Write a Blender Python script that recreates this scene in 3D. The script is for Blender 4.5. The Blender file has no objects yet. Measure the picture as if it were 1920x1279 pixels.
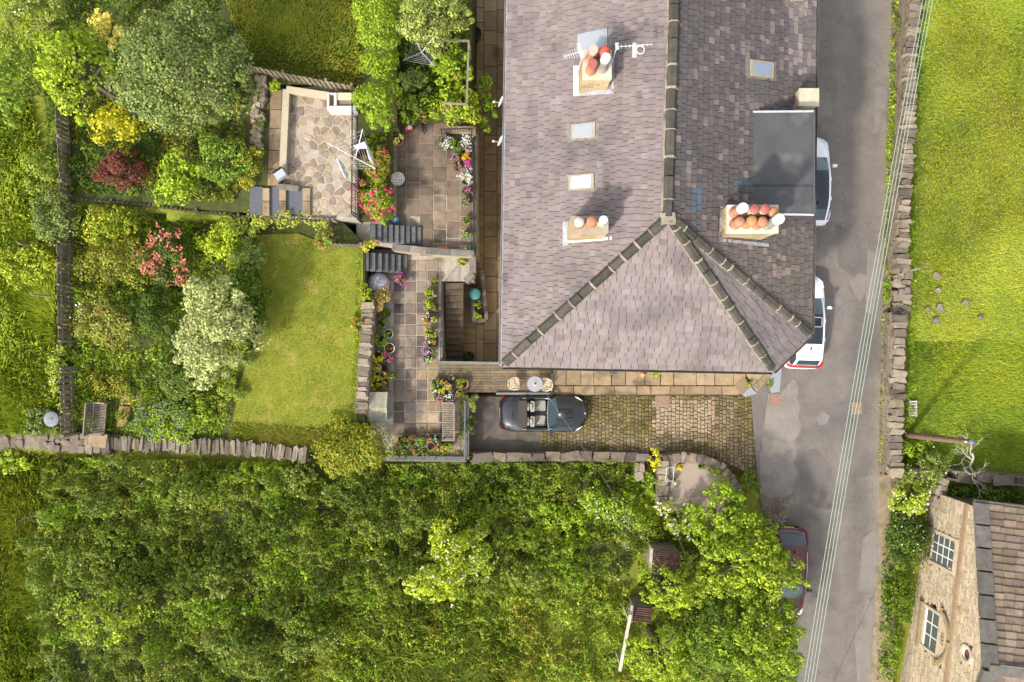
import bpy, math, random
import numpy as np
from mathutils import Vector, Matrix

# ------------------------------------------------------------------ camera, light, exposure
scene = bpy.context.scene
COL = scene.collection
CAM_H, FPX = 34.0, 1326.0          # drone height above the drive (m), focal length in photo pixels
cam_data = bpy.data.cameras.new('camera')
cam = bpy.data.objects.new('camera', cam_data)
COL.objects.link(cam)
cam.location = (0, 0, CAM_H)
cam.rotation_euler = (0, 0, 0)
cam_data.sensor_fit = 'HORIZONTAL'
cam_data.sensor_width = 36.0
cam_data.lens = FPX / 1920 * 36.0
cam_data.clip_end = 2000
scene.camera = cam

SUN_EL = math.radians(39)
SUN_DIR = Vector((-0.64 * math.cos(SUN_EL), -0.768 * math.cos(SUN_EL), math.sin(SUN_EL))).normalized()   # towards the sun
world = bpy.data.worlds.new('World')
scene.world = world
world.use_nodes = True
wn = world.node_tree
sky = wn.nodes.new('ShaderNodeTexSky')
sky.sky_type = 'NISHITA'
sky.sun_disc = False
sky.sun_elevation = SUN_EL
sky.sun_rotation = math.atan2(SUN_DIR.x, SUN_DIR.y)
sky.air_density = 1.2
sky.dust_density = 3.0
sky.ozone_density = 1.0
hs = wn.nodes.new('ShaderNodeHueSaturation')      # thin white cloud: paler sky light than a clear blue sky
hs.inputs['Saturation'].default_value = 0.35
wn.links.new(sky.outputs[0], hs.inputs['Color'])
wn.links.new(hs.outputs[0], wn.nodes['Background'].inputs[0])
wn.nodes['Background'].inputs[1].default_value = 0.15
sun_data = bpy.data.lights.new('sun', 'SUN')
sun_data.energy = 2.0
sun_data.angle = math.radians(3.5)
sun_data.color = (1.0, 0.93, 0.82)
sun = bpy.data.objects.new('sun', sun_data)
COL.objects.link(sun)
sun.location = (-30, -35, 40)
sun.rotation_euler = SUN_DIR.to_track_quat('Z', 'Y').to_euler()
scene.view_settings.view_transform = 'Standard'
scene.view_settings.look = 'None'
scene.view_settings.exposure = 1.17
scene.view_settings.gamma = 1.0
scene.view_settings.use_curve_mapping = False
scene.render.engine = 'CYCLES'
scene.cycles.max_bounces = 5
scene.cycles.diffuse_bounces = 3
scene.cycles.glossy_bounces = 2
scene.cycles.transmission_bounces = 3
scene.cycles.transparent_max_bounces = 4

rng = np.random.default_rng(7)
random.seed(7)

# ------------------------------------------------------------------ helpers
def P(px, py, z=0.0):
    """world point seen at photo pixel px,py when it lies at height z"""
    k = (CAM_H - z) / FPX
    return np.array([(px - 960) * k, (639.5 - py) * k, z])
def PL(pts, z=0.0):
    return [P(a, b, z) for a, b in pts]
def S(pxlen, z=0.0):
    return pxlen * (CAM_H - z) / FPX
def lerp(a, b, t): return a + (b - a) * t
def nrm(v):
    v = np.asarray(v, float); n = np.linalg.norm(v); return v / n if n > 1e-9 else v

ORG = {}
def link(name, data, parent=None):
    o = bpy.data.objects.new(name, data)
    COL.objects.link(o)
    if parent is not None:
        o.parent = parent
        ORG[o.name] = ORG.get(parent.name, np.zeros(3))
    return o
def tag(o, label=None, cat=None, group=None, kind=None):
    if label: o['label'] = label
    if cat: o['category'] = cat
    if group: o['group'] = group
    if kind: o['kind'] = kind
    return o
def thing(name, label, cat, loc=(0, 0, 0), group=None):
    o = link(name, None)
    o.empty_display_size = 0.2
    o.location = tuple(loc)
    ORG[o.name] = np.array(loc, float)
    return tag(o, label, cat, group)

class MB:
    """collects vertices, faces and a colour per vertex"""
    def __init__(s): s.v = []; s.f = []; s.c = []; s.n = 0
    def add(s, verts, faces, col=(1, 1, 1)):
        verts = np.asarray(verts, float).reshape(-1, 3)
        s.v.append(verts)
        n = s.n
        s.f.extend([tuple(i + n for i in f) for f in faces])
        c = np.asarray(col, float)
        if c.ndim == 1: c = np.tile(c[:3], (len(verts), 1))
        s.c.append(c); s.n += len(verts)
        return s
    def arrays(s):
        return np.concatenate(s.v), s.f, np.concatenate(s.c)

def set_col(me, cols):
    a = me.color_attributes.new('Col', 'FLOAT_COLOR', 'POINT')
    rgba = np.ones((len(cols), 4), np.float32); rgba[:, :3] = cols
    a.data.foreach_set('color', rgba.ravel())
def mesh_of(name, verts, faces, cols=None, mat=None, smooth=False):
    me = bpy.data.meshes.new(name)
    me.from_pydata([tuple(v) for v in verts], [], faces)
    set_col(me, np.ones((len(verts), 3)) if cols is None else cols)
    if mat is not None: me.materials.append(mat)
    if smooth: me.polygons.foreach_set('use_smooth', [True] * len(me.polygons))
    me.update()
    return me
def build(name, mb, mat, parent=None, smooth=False, kind=None):
    """one mesh object; the vertices of mb are in world coordinates"""
    if isinstance(mb, tuple): mb = MB().add(*mb)
    v, f, c = mb.arrays()
    org = ORG.get(parent.name, np.zeros(3)) if parent is not None else np.zeros(3)
    me = mesh_of(name, v - org, f, c, mat, smooth)
    o = link(name, me, parent)
    if kind: o['kind'] = kind
    return o
def quads_mesh(name, verts, cols, mat, nper=4):
    """fast mesh of separate polygons with nper vertices each"""
    n = len(verts) // nper
    me = bpy.data.meshes.new(name)
    me.vertices.add(len(verts)); me.vertices.foreach_set('co', np.asarray(verts, np.float32).ravel())
    me.loops.add(len(verts)); me.loops.foreach_set('vertex_index', np.arange(len(verts), dtype=np.int32))
    me.polygons.add(n)
    me.polygons.foreach_set('loop_start', np.arange(0, n * nper, nper, dtype=np.int32))
    me.update(calc_edges=True)
    set_col(me, cols)
    me.materials.append(mat)
    return me

# --- shapes (return verts, faces) ---
def box(c, s, rot=0.0):
    c = np.asarray(c, float); x, y, z = np.asarray(s, float) / 2
    v = np.array([[-x, -y, -z], [x, -y, -z], [x, y, -z], [-x, y, -z], [-x, -y, z], [x, -y, z], [x, y, z], [-x, y, z]])
    if rot:
        cs, sn = math.cos(rot), math.sin(rot)
        v = v @ np.array([[cs, sn, 0], [-sn, cs, 0], [0, 0, 1]])
    return v + c, [(0, 3, 2, 1), (4, 5, 6, 7), (0, 1, 5, 4), (1, 2, 6, 5), (2, 3, 7, 6), (3, 0, 4, 7)]
def hexa(bot, top):
    """8 corner solid from two quads"""
    return np.array(list(bot) + list(top), float), [(0, 3, 2, 1), (4, 5, 6, 7), (0, 1, 5, 4), (1, 2, 6, 5), (2, 3, 7, 6), (3, 0, 4, 7)]
def beam(a, b, w, h=None, up=(0, 0, 1)):
    """square bar from a to b"""
    a = np.asarray(a, float); b = np.asarray(b, float); h = h or w
    d = nrm(b - a); u = np.asarray(up, float)
    if abs(d @ u) > 0.95: u = np.array([0, 1., 0])
    s = nrm(np.cross(d, u)); u = nrm(np.cross(s, d))
    r = [a - s * w / 2 - u * h / 2, a + s * w / 2 - u * h / 2, a + s * w / 2 + u * h / 2, a - s * w / 2 + u * h / 2]
    t = [p + (b - a) for p in r]
    return np.array(r + t), [(0, 1, 2, 3), (7, 6, 5, 4), (0, 4, 5, 1), (1, 5, 6, 2), (2, 6, 7, 3), (3, 7, 4, 0)]
def prism(poly, z0, z1):
    poly = [np.asarray(p, float)[:2] for p in poly]
    a = sum(poly[i][0] * poly[(i + 1) % len(poly)][1] - poly[(i + 1) % len(poly)][0] * poly[i][1] for i in range(len(poly)))
    if a < 0: poly = poly[::-1]
    n = len(poly)
    z0 = [z0] * n if np.isscalar(z0) else z0; z1 = [z1] * n if np.isscalar(z1) else z1
    if a < 0: z0, z1 = list(z0)[::-1], list(z1)[::-1]
    v = [(p[0], p[1], z) for p, z in zip(poly, z0)] + [(p[0], p[1], z) for p, z in zip(poly, z1)]
    f = [tuple(range(n))[::-1], tuple(range(n, 2 * n))] + [(i, (i + 1) % n, n + (i + 1) % n, n + i) for i in range(n)]
    return np.array(v), f
def piece(poly, z0, z1, bev=0.02):
    """slab with bevelled top edge; z1 number or list"""
    poly = np.array([np.asarray(p, float)[:2] for p in poly])
    a = np.sum(poly[:, 0] * np.roll(poly[:, 1], -1) - np.roll(poly[:, 0], -1) * poly[:, 1])
    if a < 0: poly = poly[::-1]
    n = len(poly); c = poly.mean(0)
    inn = []
    for p in poly:
        d = c - p; L = np.linalg.norm(d)
        inn.append(p + d / max(L, 1e-6) * min(bev * 1.4, L * 0.5))
    v = [(p[0], p[1], z0) for p in poly] + [(p[0], p[1], z1 - bev) for p in poly] + [(p[0], p[1], z1) for p in inn]
    f = []
    for i in range(n):
        j = (i + 1) % n
        f += [(i, j, n + j, n + i), (n + i, n + j, 2 * n + j, 2 * n + i)]
    f.append(tuple(range(2 * n, 3 * n)))
    return np.array(v), f
def cbox(c, s, ch=0.15, jit=0.0, rot=0.0, R=None, rg=None):
    """chamfered, jittered block: a stone. ch relative"""
    rg = rg or rng
    hx, hy, hz = np.asarray(s, float) / 2
    v = []
    k = ch * min(hx, hy, hz) * 2
    for sx in (-1, 1):
        for sy in (-1, 1):
            for sz in (-1, 1):
                j = (rg.random(3) - .5) * 2 * jit * np.array([hx, hy, hz]) if jit else np.zeros(3)
                cx, cy, cz = sx * hx, sy * hy, sz * hz
                v += [np.array([cx - sx * k, cy, cz - sz * 0]) + j, np.array([cx, cy - sy * k, cz]) + j, np.array([cx, cy, cz - sz * k]) + j]
                # three points per corner: on faces z / z / x-y edge
    v = np.array(v)
    # index: corner i -> a=3i (x pulled), b=3i+1 (y pulled), c=3i+2 (z pulled)
    def ci(sx, sy, sz): return ((sx > 0) * 4 + (sy > 0) * 2 + (sz > 0)) * 3
    f = []
    for sz in (-1, 1):
        q = []
        for (sx, sy) in ((-1, -1), (1, -1), (1, 1), (-1, 1)):
            i = ci(sx, sy, sz)
            if (sx, sy) in ((-1, -1), (1, 1)): q += [i + 1, i]
            else: q += [i, i + 1]
        f.append(tuple(q) if sz > 0 else tuple(q[::-1]))
    ring = [(-1, -1), (1, -1), (1, 1), (-1, 1)]
    for k2 in range(4):
        (ax, ay), (bx, by) = ring[k2], ring[(k2 + 1) % 4]
        horizontal = ay == by
        o = 0 if horizontal else 1
        a0, b0, a1, b1 = ci(ax, ay, -1), ci(bx, by, -1), ci(ax, ay, 1), ci(bx, by, 1)
        f.append((a0 + o, b0 + o, b0 + 2, b1 + 2, b1 + o, a1 + o, a1 + 2, a0 + 2))
    for sx in (-1, 1):
        for sy in (-1, 1):
            for sz in (-1, 1):
                i = ci(sx, sy, sz)
                t = (i, i + 1, i + 2)
                f.append(t if sx * sy * sz > 0 else t[::-1])
    if R is not None: v = v @ np.asarray(R).T
    elif rot:
        cs, sn = math.cos(rot), math.sin(rot)
        v = v @ np.array([[cs, sn, 0], [-sn, cs, 0], [0, 0, 1]])
    return v + np.asarray(c, float), f
def lathe(c, prof, n=16, cap=True, sx=1.0, sy=1.0):
    """prof = [(r,z)...] bottom to top"""
    v = []
    for r, z in prof:
        for k in range(n):
            t = 2 * math.pi * k / n
            v.append((c[0] + r * math.cos(t) * sx, c[1] + r * math.sin(t) * sy, c[2] + z))
    f = []
    for i in range(len(prof) - 1):
        for k in range(n):
            k2 = (k + 1) % n
            f.append((i * n + k, i * n + k2, (i + 1) * n + k2, (i + 1) * n + k))
    if cap:
        f.append(tuple(range(n))[::-1]); f.append(tuple(range((len(prof) - 1) * n, len(prof) * n)))
    return np.array(v), f
def tube(path, radii, n=6, cap=True):
    path = [np.asarray(p, float) for p in path]
    if np.isscalar(radii): radii = [radii] * len(path)
    v = []; f = []
    ref = np.array([0.3, 0.2, 1.0])
    for i, p in enumerate(path):
        d = nrm(path[min(i + 1, len(path) - 1)] - path[max(i - 1, 0)])
        r0 = ref if abs(d @ nrm(ref)) < 0.95 else np.array([1., 0, 0])
        s = nrm(np.cross(d, r0)); u = np.cross(s, d)
        for k in range(n):
            t = 2 * math.pi * k / n
            v.append(p + radii[i] * (math.cos(t) * s + math.sin(t) * u))
    for i in range(len(path) - 1):
        for k in range(n):
            k2 = (k + 1) % n
            f.append((i * n + k, i * n + k2, (i + 1) * n + k2, (i + 1) * n + k))
    if cap: f.append(tuple(range(n))[::-1]); f.append(tuple(range((len(path) - 1) * n, len(path) * n)))
    return np.array(v), f
def dome(c, r, h, n=14, m=5):
    prof = [(r * math.cos(t), h * math.sin(t)) for t in np.linspace(0, math.pi / 2 * 0.96, m)]
    return lathe(c, prof, n)

_T = np.random.default_rng(3).random((64, 64))
def vnoise(x, y):
    x = np.asarray(x, float); y = np.asarray(y, float)
    xi = np.floor(x).astype(int); yi = np.floor(y).astype(int)
    fx = x - xi; fy = y - yi
    fx = fx * fx * (3 - 2 * fx); fy = fy * fy * (3 - 2 * fy)
    a = _T[xi % 64, yi % 64]; b = _T[(xi + 1) % 64, yi % 64]; c = _T[xi % 64, (yi + 1) % 64]; d = _T[(xi + 1) % 64, (yi + 1) % 64]
    return (a * (1 - fx) + b * fx) * (1 - fy) + (c * (1 - fx) + d * fx) * fy
def fnoise(x, y, s=1.0, o=3):
    t = 0; a = 0.5
    for i in range(o):
        t = t + a * vnoise(np.asarray(x) * s + 17 * i, np.asarray(y) * s + 5 * i); s *= 2.1; a *= .5
    return t / (1 - .5 ** o)
def inpoly(x, y, poly):
    x = np.asarray(x); y = np.asarray(y)
    r = np.zeros(x.shape, bool)
    n = len(poly)
    for i in range(n):
        x0, y0 = poly[i][0], poly[i][1]; x1, y1 = poly[(i + 1) % n][0], poly[(i + 1) % n][1]
        c = ((y0 > y) != (y1 > y)) & (x < (x1 - x0) * (y - y0) / ((y1 - y0) if y1 != y0 else 1e-9) + x0)
        r ^= c
    return r
def scatter(poly, n, g=rng):
    """about n random points in polygon (world xy)"""
    poly = np.array([p[:2] for p in poly]); lo = poly.min(0); hi = poly.max(0)
    out = []; tot = 0
    while tot < n:
        q = lo + g.random((n * 2, 2)) * (hi - lo)
        q = q[inpoly(q[:, 0], q[:, 1], poly)]
        out.append(q); tot += len(q)
        if len(q) == 0: break
    return np.concatenate(out)[:n]
def area(poly):
    p = np.array([q[:2] for q in poly]); return abs(np.sum(p[:, 0] * np.roll(p[:, 1], -1) - np.roll(p[:, 0], -1) * p[:, 1])) / 2

# ------------------------------------------------------------------ materials
MATS = {}
def M(name, col, rough=0.85, var=0.35, scale=5.0, detail=6.0, bump=0.0, bscale=None, col2=None, metal=0.0, spec=0.3, big=None, coat=0.0):
    """Principled; colour = vertex colour x (col..col2 by noise) with optional larger stains (big=(colour, scale, threshold))"""
    if name in MATS: return MATS[name]
    m = bpy.data.materials.new(name); m.use_nodes = True
    nt = m.node_tree; N = nt.nodes; L = nt.links
    bs = N['Principled BSDF']
    bs.inputs['Roughness'].default_value = rough
    bs.inputs['Metallic'].default_value = metal
    bs.inputs['Specular IOR Level'].default_value = spec
    if coat: bs.inputs['Coat Weight'].default_value = coat; bs.inputs['Coat Roughness'].default_value = 0.04
    at = N.new('ShaderNodeAttribute'); at.attribute_name = 'Col'
    geo = N.new('ShaderNodeNewGeometry')
    no = N.new('ShaderNodeTexNoise'); no.inputs['Scale'].default_value = scale; no.inputs['Detail'].default_value = detail
    no.inputs['Roughness'].default_value = 0.65
    L.new(geo.outputs['Position'], no.inputs['Vector'])
    mr = N.new('ShaderNodeMapRange'); mr.inputs['From Min'].default_value = 0.3; mr.inputs['From Max'].default_value = 0.7
    L.new(no.outputs['Fac'], mr.inputs['Value'])
    mx = N.new('ShaderNodeMix'); mx.data_type = 'RGBA'
    c2 = col2 if col2 is not None else tuple(min(1, x * (1 + var)) for x in col)
    c1 = col if col2 is not None else tuple(x * (1 - var) for x in col)
    mx.inputs['A'].default_value = (*c1, 1); mx.inputs['B'].default_value = (*c2, 1)
    L.new(mr.outputs[0], mx.inputs['Factor'])
    out = mx.outputs['Result']
    if big:
        items = big if isinstance(big, list) else [big]
        for bi, (bc, bsz, th) in enumerate(items):
            n2 = N.new('ShaderNodeTexNoise'); n2.inputs['Scale'].default_value = bsz; n2.inputs['Detail'].default_value = 5
            n2.inputs['Roughness'].default_value = 0.6
            va = N.new('ShaderNodeVectorMath'); va.operation = 'ADD'; va.inputs[1].default_value = (bi * 31.7 + 3, bi * 11.3, 4 + bi)
            L.new(geo.outputs['Position'], va.inputs[0]); L.new(va.outputs[0], n2.inputs['Vector'])
            m2 = N.new('ShaderNodeMapRange'); m2.inputs['From Min'].default_value = th; m2.inputs['From Max'].default_value = th + 0.14
            L.new(n2.outputs['Fac'], m2.inputs['Value'])
            x2 = N.new('ShaderNodeMix'); x2.data_type = 'RGBA'
            L.new(out, x2.inputs['A']); x2.inputs['B'].default_value = (*bc, 1); L.new(m2.outputs[0], x2.inputs['Factor'])
            out = x2.outputs['Result']
    ml = N.new('ShaderNodeMix'); ml.data_type = 'RGBA'; ml.blend_type = 'MULTIPLY'; ml.inputs['Factor'].default_value = 1
    L.new(out, ml.inputs['A']); L.new(at.outputs['Color'], ml.inputs['B'])
    L.new(ml.outputs['Result'], bs.inputs['Base Color'])
    if bump:
        n3 = N.new('ShaderNodeTexNoise'); n3.inputs['Scale'].default_value = bscale or scale * 3; n3.inputs['Detail'].default_value = 5
        L.new(geo.outputs['Position'], n3.inputs['Vector'])
        b = N.new('ShaderNodeBump'); b.inputs['Strength'].default_value = bump; b.inputs['Distance'].default_value = 0.03
        L.new(n3.outputs['Fac'], b.inputs['Height']); L.new(b.outputs[0], bs.inputs['Normal'])
    MATS[name] = m
    return m
def leaf_material(name, trans=0.3, rough=0.6):
    m = bpy.data.materials.new(name); m.use_nodes = True
    nt = m.node_tree; N = nt.nodes; L = nt.links
    bs = N['Principled BSDF']; bs.inputs['Roughness'].default_value = rough; bs.inputs['Specular IOR Level'].default_value = 0.25
    at = N.new('ShaderNodeAttribute'); at.attribute_name = 'Col'
    tr = N.new('ShaderNodeBsdfTranslucent'); mx = N.new('ShaderNodeMixShader'); mx.inputs[0].default_value = trans
    L.new(at.outputs['Color'], bs.inputs['Base Color']); L.new(at.outputs['Color'], tr.inputs['Color'])
    L.new(bs.outputs[0], mx.inputs[1]); L.new(tr.outputs[0], mx.inputs[2])
    L.new(mx.outputs[0], N['Material Output'].inputs['Surface'])
    return m
LEAF = leaf_material('leaf', 0.28)
GRASS = leaf_material('grass_blade', 0.45, 0.7)
PETAL = leaf_material('petal', 0.3, 0.7)
def glass_mat(name, col, rough=0.05):
    m = bpy.data.materials.new(name); m.use_nodes = True
    bs = m.node_tree.nodes['Principled BSDF']
    bs.inputs['Base Color'].default_value = (*col, 1); bs.inputs['Roughness'].default_value = rough
    bs.inputs['Specular IOR Level'].default_value = 0.9; bs.inputs['Metallic'].default_value = 0.15
    return m
# ------------------------------------------------------------------ levels of the hillside
Z_PASS, Z_TER, Z_UP, Z_LAWN, Z_GARD, Z_CRAZY, Z_TOP, Z_FIELD = -2.4, 0.0, 0.9, 1.35, 1.3, 2.0, 2.2, 1.7
def ramp(x, xs, ys): return np.interp(x, xs, ys)
def drive_z(px): return float(np.interp(px, [880, 1050, 1440], [-0.75, -0.55, 0.0]))
def south_z(X, Y):
    """ground south of the garden walls and drive"""
    px = 960 + X * 39
    z = ramp(px, [-400, 0, 300, 600, 880, 1200, 1330, 1440, 1500], [1.6, 1.2, 0.8, 0.1, -1.1, -1.1, -0.5, -0.06, -0.06])
    return z
HOLE = [P(*q, 0) for q in ((150, 405), (475, 435), (490, 150), (660, 150), (690, 20), (690, -300), (1525, -300), (1525, 845), (1380, 880), (1330, 862), (1205, 862), (700, 858), (600, 830), (330, 815), (150, 800))]
def ground_z(X, Y):
    X = np.asarray(X, float); Y = np.asarray(Y, float)
    px = 960 + X * 39; py = 639.5 - Y * 39
    west = Z_FIELD + ramp(py, [-200, 100, 400, 800], [0.5, 0.45, 0.1, 0.0])
    east = np.full(X.shape, -0.06)
    east = np.where(px > 1695, 0.12 + np.clip((px - 1695) / 400, 0, 2) * 0.3, east)
    cott = np.clip((py - 880) / 400, 0, 1) * 0.9
    east = np.where(px > 1668, east - cott, east)
    north = np.where(px < 1000, west, east)
    t = np.clip((py - 800) / 60, 0, 1)
    z = north * (1 - t) + np.where(px > 1450, north, south_z(X, Y)) * t
    z = z + (fnoise(X, Y, 0.5) - 0.5) * 0.25 * np.clip((np.abs(px - 1580) - 95) / 60, 0, 1)
    z = np.where(inpoly(X, Y, HOLE), -2.75, z)
    # nothing may poke through the road
    z = np.where((px > 1425) & (px < 1672) & ~inpoly(X, Y, HOLE), np.minimum(z, -0.06), z)
    return z
gx = np.concatenate([[-400, -200, -100, -60, -40, -32], np.arange(-28, 28.01, 0.35), [32, 40, 60, 100, 200, 400]])
gy = np.concatenate([[-400, -200, -100, -50, -30, -24], np.arange(-20, 20.01, 0.35), [24, 30, 50, 100, 200, 400]])
GX, GY = np.meshgrid(gx, gy, indexing='ij')
GZ = ground_z(GX, GY)
nx, ny = GX.shape
gv = np.stack([GX, GY, GZ], -1).reshape(-1, 3)
gf = [(i * ny + j, (i + 1) * ny + j, (i + 1) * ny + j + 1, i * ny + j + 1) for i in range(nx - 1) for j in range(ny - 1)]
m_ground = M('meadow_soil', (0.14, 0.165, 0.02), 1.0, scale=1.2, detail=9, col2=(0.21, 0.235, 0.026), big=[((0.10, 0.075, 0.03), 0.35, 0.55)], bump=0.6, bscale=18)
build('ground', MB().add(gv, gf), m_ground, smooth=True, kind='structure')

def at_ground(px, py):
    """ground point seen at the pixel"""
    z = 0.0
    for _ in range(6):
        p = P(px, py, z); z = float(ground_z(p[0], p[1]))
    return P(px, py, z)

# ------------------------------------------------------------------ earth terraces
m_soil = M('garden_soil', (0.045, 0.048, 0.016), 1.0, scale=3, detail=8, col2=(0.085, 0.10, 0.024), bump=0.6)
m_stoneface = M('retaining_stone', (0.17, 0.14, 0.10), 0.95, scale=4, detail=8, col2=(0.27, 0.23, 0.17), big=((0.08, 0.08, 0.05), 1.2, 0.55), bump=0.6, bscale=14)
m_mortar = M('pale_mortar', (0.26, 0.23, 0.19), 0.95, scale=6, col2=(0.40, 0.365, 0.31), big=((0.16, 0.13, 0.09), 0.8, 0.5), bump=0.3)
gard = PL([(128, 380), (640, 414), (684, 458), (684, 812), (575, 846), (330, 836), (128, 822)], Z_GARD)
build('lower_garden_bed', prism(gard, -2.7, Z_GARD), m_soil, kind='structure')
top = PL([(120, 200), (108, -120), (742, -120), (742, 240), (669, 250), (669, 160), (530, 160), (500, 395), (128, 378)], Z_TOP)
topb = PL([(-60, -120), (742, -120), (742, 236), (669, 250), (669, 160), (530, 158), (512, 395), (128, 376), (112, 180)], Z_TOP)
build('upper_garden_bed', prism(PL([(118, -160), (744, -160), (744, 236), (671, 250), (671, 158), (526, 158), (508, 352), (470, 352), (470, 399), (128, 376)], Z_TOP), -2.7, Z_TOP), m_soil, kind='structure')
build('shrub_bed', prism(PL([(744, -160), (884, -160), (884, 222), (744, 236)], 1.2), -2.7, 1.2), m_soil, kind='structure')
crazy_poly = PL([(534, 165), (669, 158), (669, 412), (470, 404), (470, 352), (528, 352)], Z_CRAZY)
build('paved_patio_base', prism(crazy_poly, -2.7, Z_CRAZY - 0.02), m_mortar, kind='structure')
up_poly = PL([(735, 236), (888, 232), (888, 482), (760, 466), (668, 456), (668, 405), (735, 412)], Z_UP)
build('upper_patio_base', prism(up_poly, -2.7, Z_UP - 0.03), m_mortar, kind='structure')
bank = PL([(669, 240), (737, 236), (737, 412), (669, 412)], 1.5)
build('flower_bank', prism(bank, -2.7, 1.5), m_soil, kind='structure')
ter_poly = PL([(684, 466), (764, 470), (888, 482), (888, 527), (829, 527), (829, 742), (872, 742), (872, 862), (716, 862), (684, 800)], Z_TER)
build('terrace_base', prism(ter_poly, -2.7, Z_TER - 0.035), m_mortar, kind='structure')

# lawn
lawn_poly = [(480, 440), (560, 438), (622, 462), (681, 464), (680, 600), (674, 700), (668, 785), (600, 802), (520, 800), (436, 792), (452, 710), (478, 640), (498, 580), (488, 520), (474, 480)]
m_lawn = M('mown_lawn', (0.155, 0.185, 0.018), 1.0, scale=2.0, detail=11, col2=(0.235, 0.24, 0.03), big=[((0.30, 0.25, 0.06), 0.9, 0.56), ((0.12, 0.165, 0.016), 0.7, 0.56)], bump=0.5, bscale=40)
lawn_w = PL(lawn_poly, Z_LAWN)
build('lawn', prism(lawn_w, Z_GARD - 0.1, Z_LAWN), m_lawn, kind='structure')

# ------------------------------------------------------------------ road, verge, apron
m_road = M('worn_asphalt', (0.135, 0.118, 0.104), 0.93, scale=1.1, detail=12, col2=(0.185, 0.163, 0.144),
           big=[((0.105, 0.096, 0.092), 0.16, 0.55), ((0.225, 0.20, 0.18), 0.5, 0.62), ((0.08, 0.074, 0.07), 0.9, 0.69)], bump=0.25, bscale=60)
def road_cracks(m):
    # fine aggregate and a net of cracks, as colour and relief of the tarmac itself
    nt = m.node_tree; N = nt.nodes; L = nt.links; bs = N['Principled BSDF']
    src = bs.inputs['Base Color'].links[0].from_socket
    geo = N.new('ShaderNodeNewGeometry')
    sp = N.new('ShaderNodeTexNoise'); sp.inputs['Scale'].default_value = 22; sp.inputs['Detail'].default_value = 6; sp.inputs['Roughness'].default_value = .8
    L.new(geo.outputs['Position'], sp.inputs['Vector'])
    r1 = N.new('ShaderNodeMapRange'); r1.inputs['From Min'].default_value = .35; r1.inputs['From Max'].default_value = .65; r1.inputs['To Min'].default_value = .74; r1.inputs['To Max'].default_value = 1.2
    L.new(sp.outputs['Fac'], r1.inputs['Value'])
    wob = N.new('ShaderNodeTexNoise'); wob.inputs['Scale'].default_value = .9; wob.inputs['Detail'].default_value = 5
    L.new(geo.outputs['Position'], wob.inputs['Vector'])
    ad = N.new('ShaderNodeVectorMath'); ad.operation = 'MULTIPLY_ADD'; ad.inputs[1].default_value = (1.6, 1.6, 0)
    L.new(wob.outputs['Color'], ad.inputs[0]); L.new(geo.outputs['Position'], ad.inputs[2])
    vo = N.new('ShaderNodeTexVoronoi'); vo.feature = 'DISTANCE_TO_EDGE'; vo.inputs['Scale'].default_value = .33
    L.new(ad.outputs[0], vo.inputs['Vector'])
    r2 = N.new('ShaderNodeMapRange'); r2.inputs['From Min'].default_value = .0; r2.inputs['From Max'].default_value = .012; r2.inputs['To Min'].default_value = .84; r2.inputs['To Max'].default_value = 1.0
    L.new(vo.outputs['Distance'], r2.inputs['Value'])
    mu = N.new('ShaderNodeMath'); mu.operation = 'MULTIPLY'; L.new(r1.outputs[0], mu.inputs[0]); L.new(r2.outputs[0], mu.inputs[1])
    mx = N.new('ShaderNodeMix'); mx.data_type = 'RGBA'; mx.blend_type = 'MULTIPLY'; mx.inputs['Factor'].default_value = 1
    L.new(src, mx.inputs['A']); L.new(mu.outputs[0], mx.inputs['B']); L.new(mx.outputs['Result'], bs.inputs['Base Color'])
road_cracks(m_road)
yy = np.linspace(-420, 1700, 54)
le = np.interp(yy, [-420, 640, 900, 1279, 1700], [1400, 1400, 1420, 1478, 1520])
re = np.interp(yy, [-420, 0, 400, 800, 1000, 1279, 1700], [1686, 1678, 1668, 1656, 1650, 1636, 1610])
rv = []; rf = []; rc = []
fr = [0, .12, .25, .4, .55, .66, .78, .88, .95, 1.0]
NC = len(fr)
for i, y in enumerate(yy):
    for j, t in enumerate(fr):
        p = P(lerp(le[i], re[i], t), y, 0)
        p[2] = 0.035 - 0.07 * abs(t - .5) ** 2 + (vnoise(p[0] * .7, p[1] * .7) - .5) * .015
        rv.append(p)
        # tyre-worn paler lanes, pale dusty right edge
        w = 1 + 0.10 * math.exp(-((t - .66) / .08) ** 2) - 0.06 * math.exp(-((t - .78) / .06) ** 2) + 0.42 * max(0, (t - .86) / .14)
        rc.append((w, w * (1 - .02 * (t > .9)), w * (1 - .10 * (t > .9))))
for i in range(len(yy) - 1):
    for j in range(NC - 1):
        rf.append((i * NC + j, (i + 1) * NC + j, (i + 1) * NC + j + 1, i * NC + j + 1))
build('road', MB().add(np.array(rv), rf, np.array(rc)), m_road, smooth=True, kind='structure')
def patch(pts, name, mat, z=0.042, n=3, parent=None, kind='structure'):
    """thin irregular sheet lying on the road"""
    pp = []
    for i in range(len(pts)):
        a = np.array(pts[i]); b = np.array(pts[(i + 1) % len(pts)])
        for t in np.linspace(0, 1, n, endpoint=False):
            q = a + (b - a) * t + (rng.random(2) - .5) * (2.5 if t else 0)
            pp.append(P(q[0], q[1], z))
    return build(name, (np.array(pp), [tuple(range(len(pp)))][::-1]), mat, parent=parent, kind=kind)
m_patch1 = M('asphalt_patch_dark', (0.115, 0.103, 0.094), 0.95, scale=1.3, detail=10, col2=(0.16, 0.142, 0.128), big=((0.14, 0.124, 0.11), 0.6, 0.50), bump=0.3, bscale=60)
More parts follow.
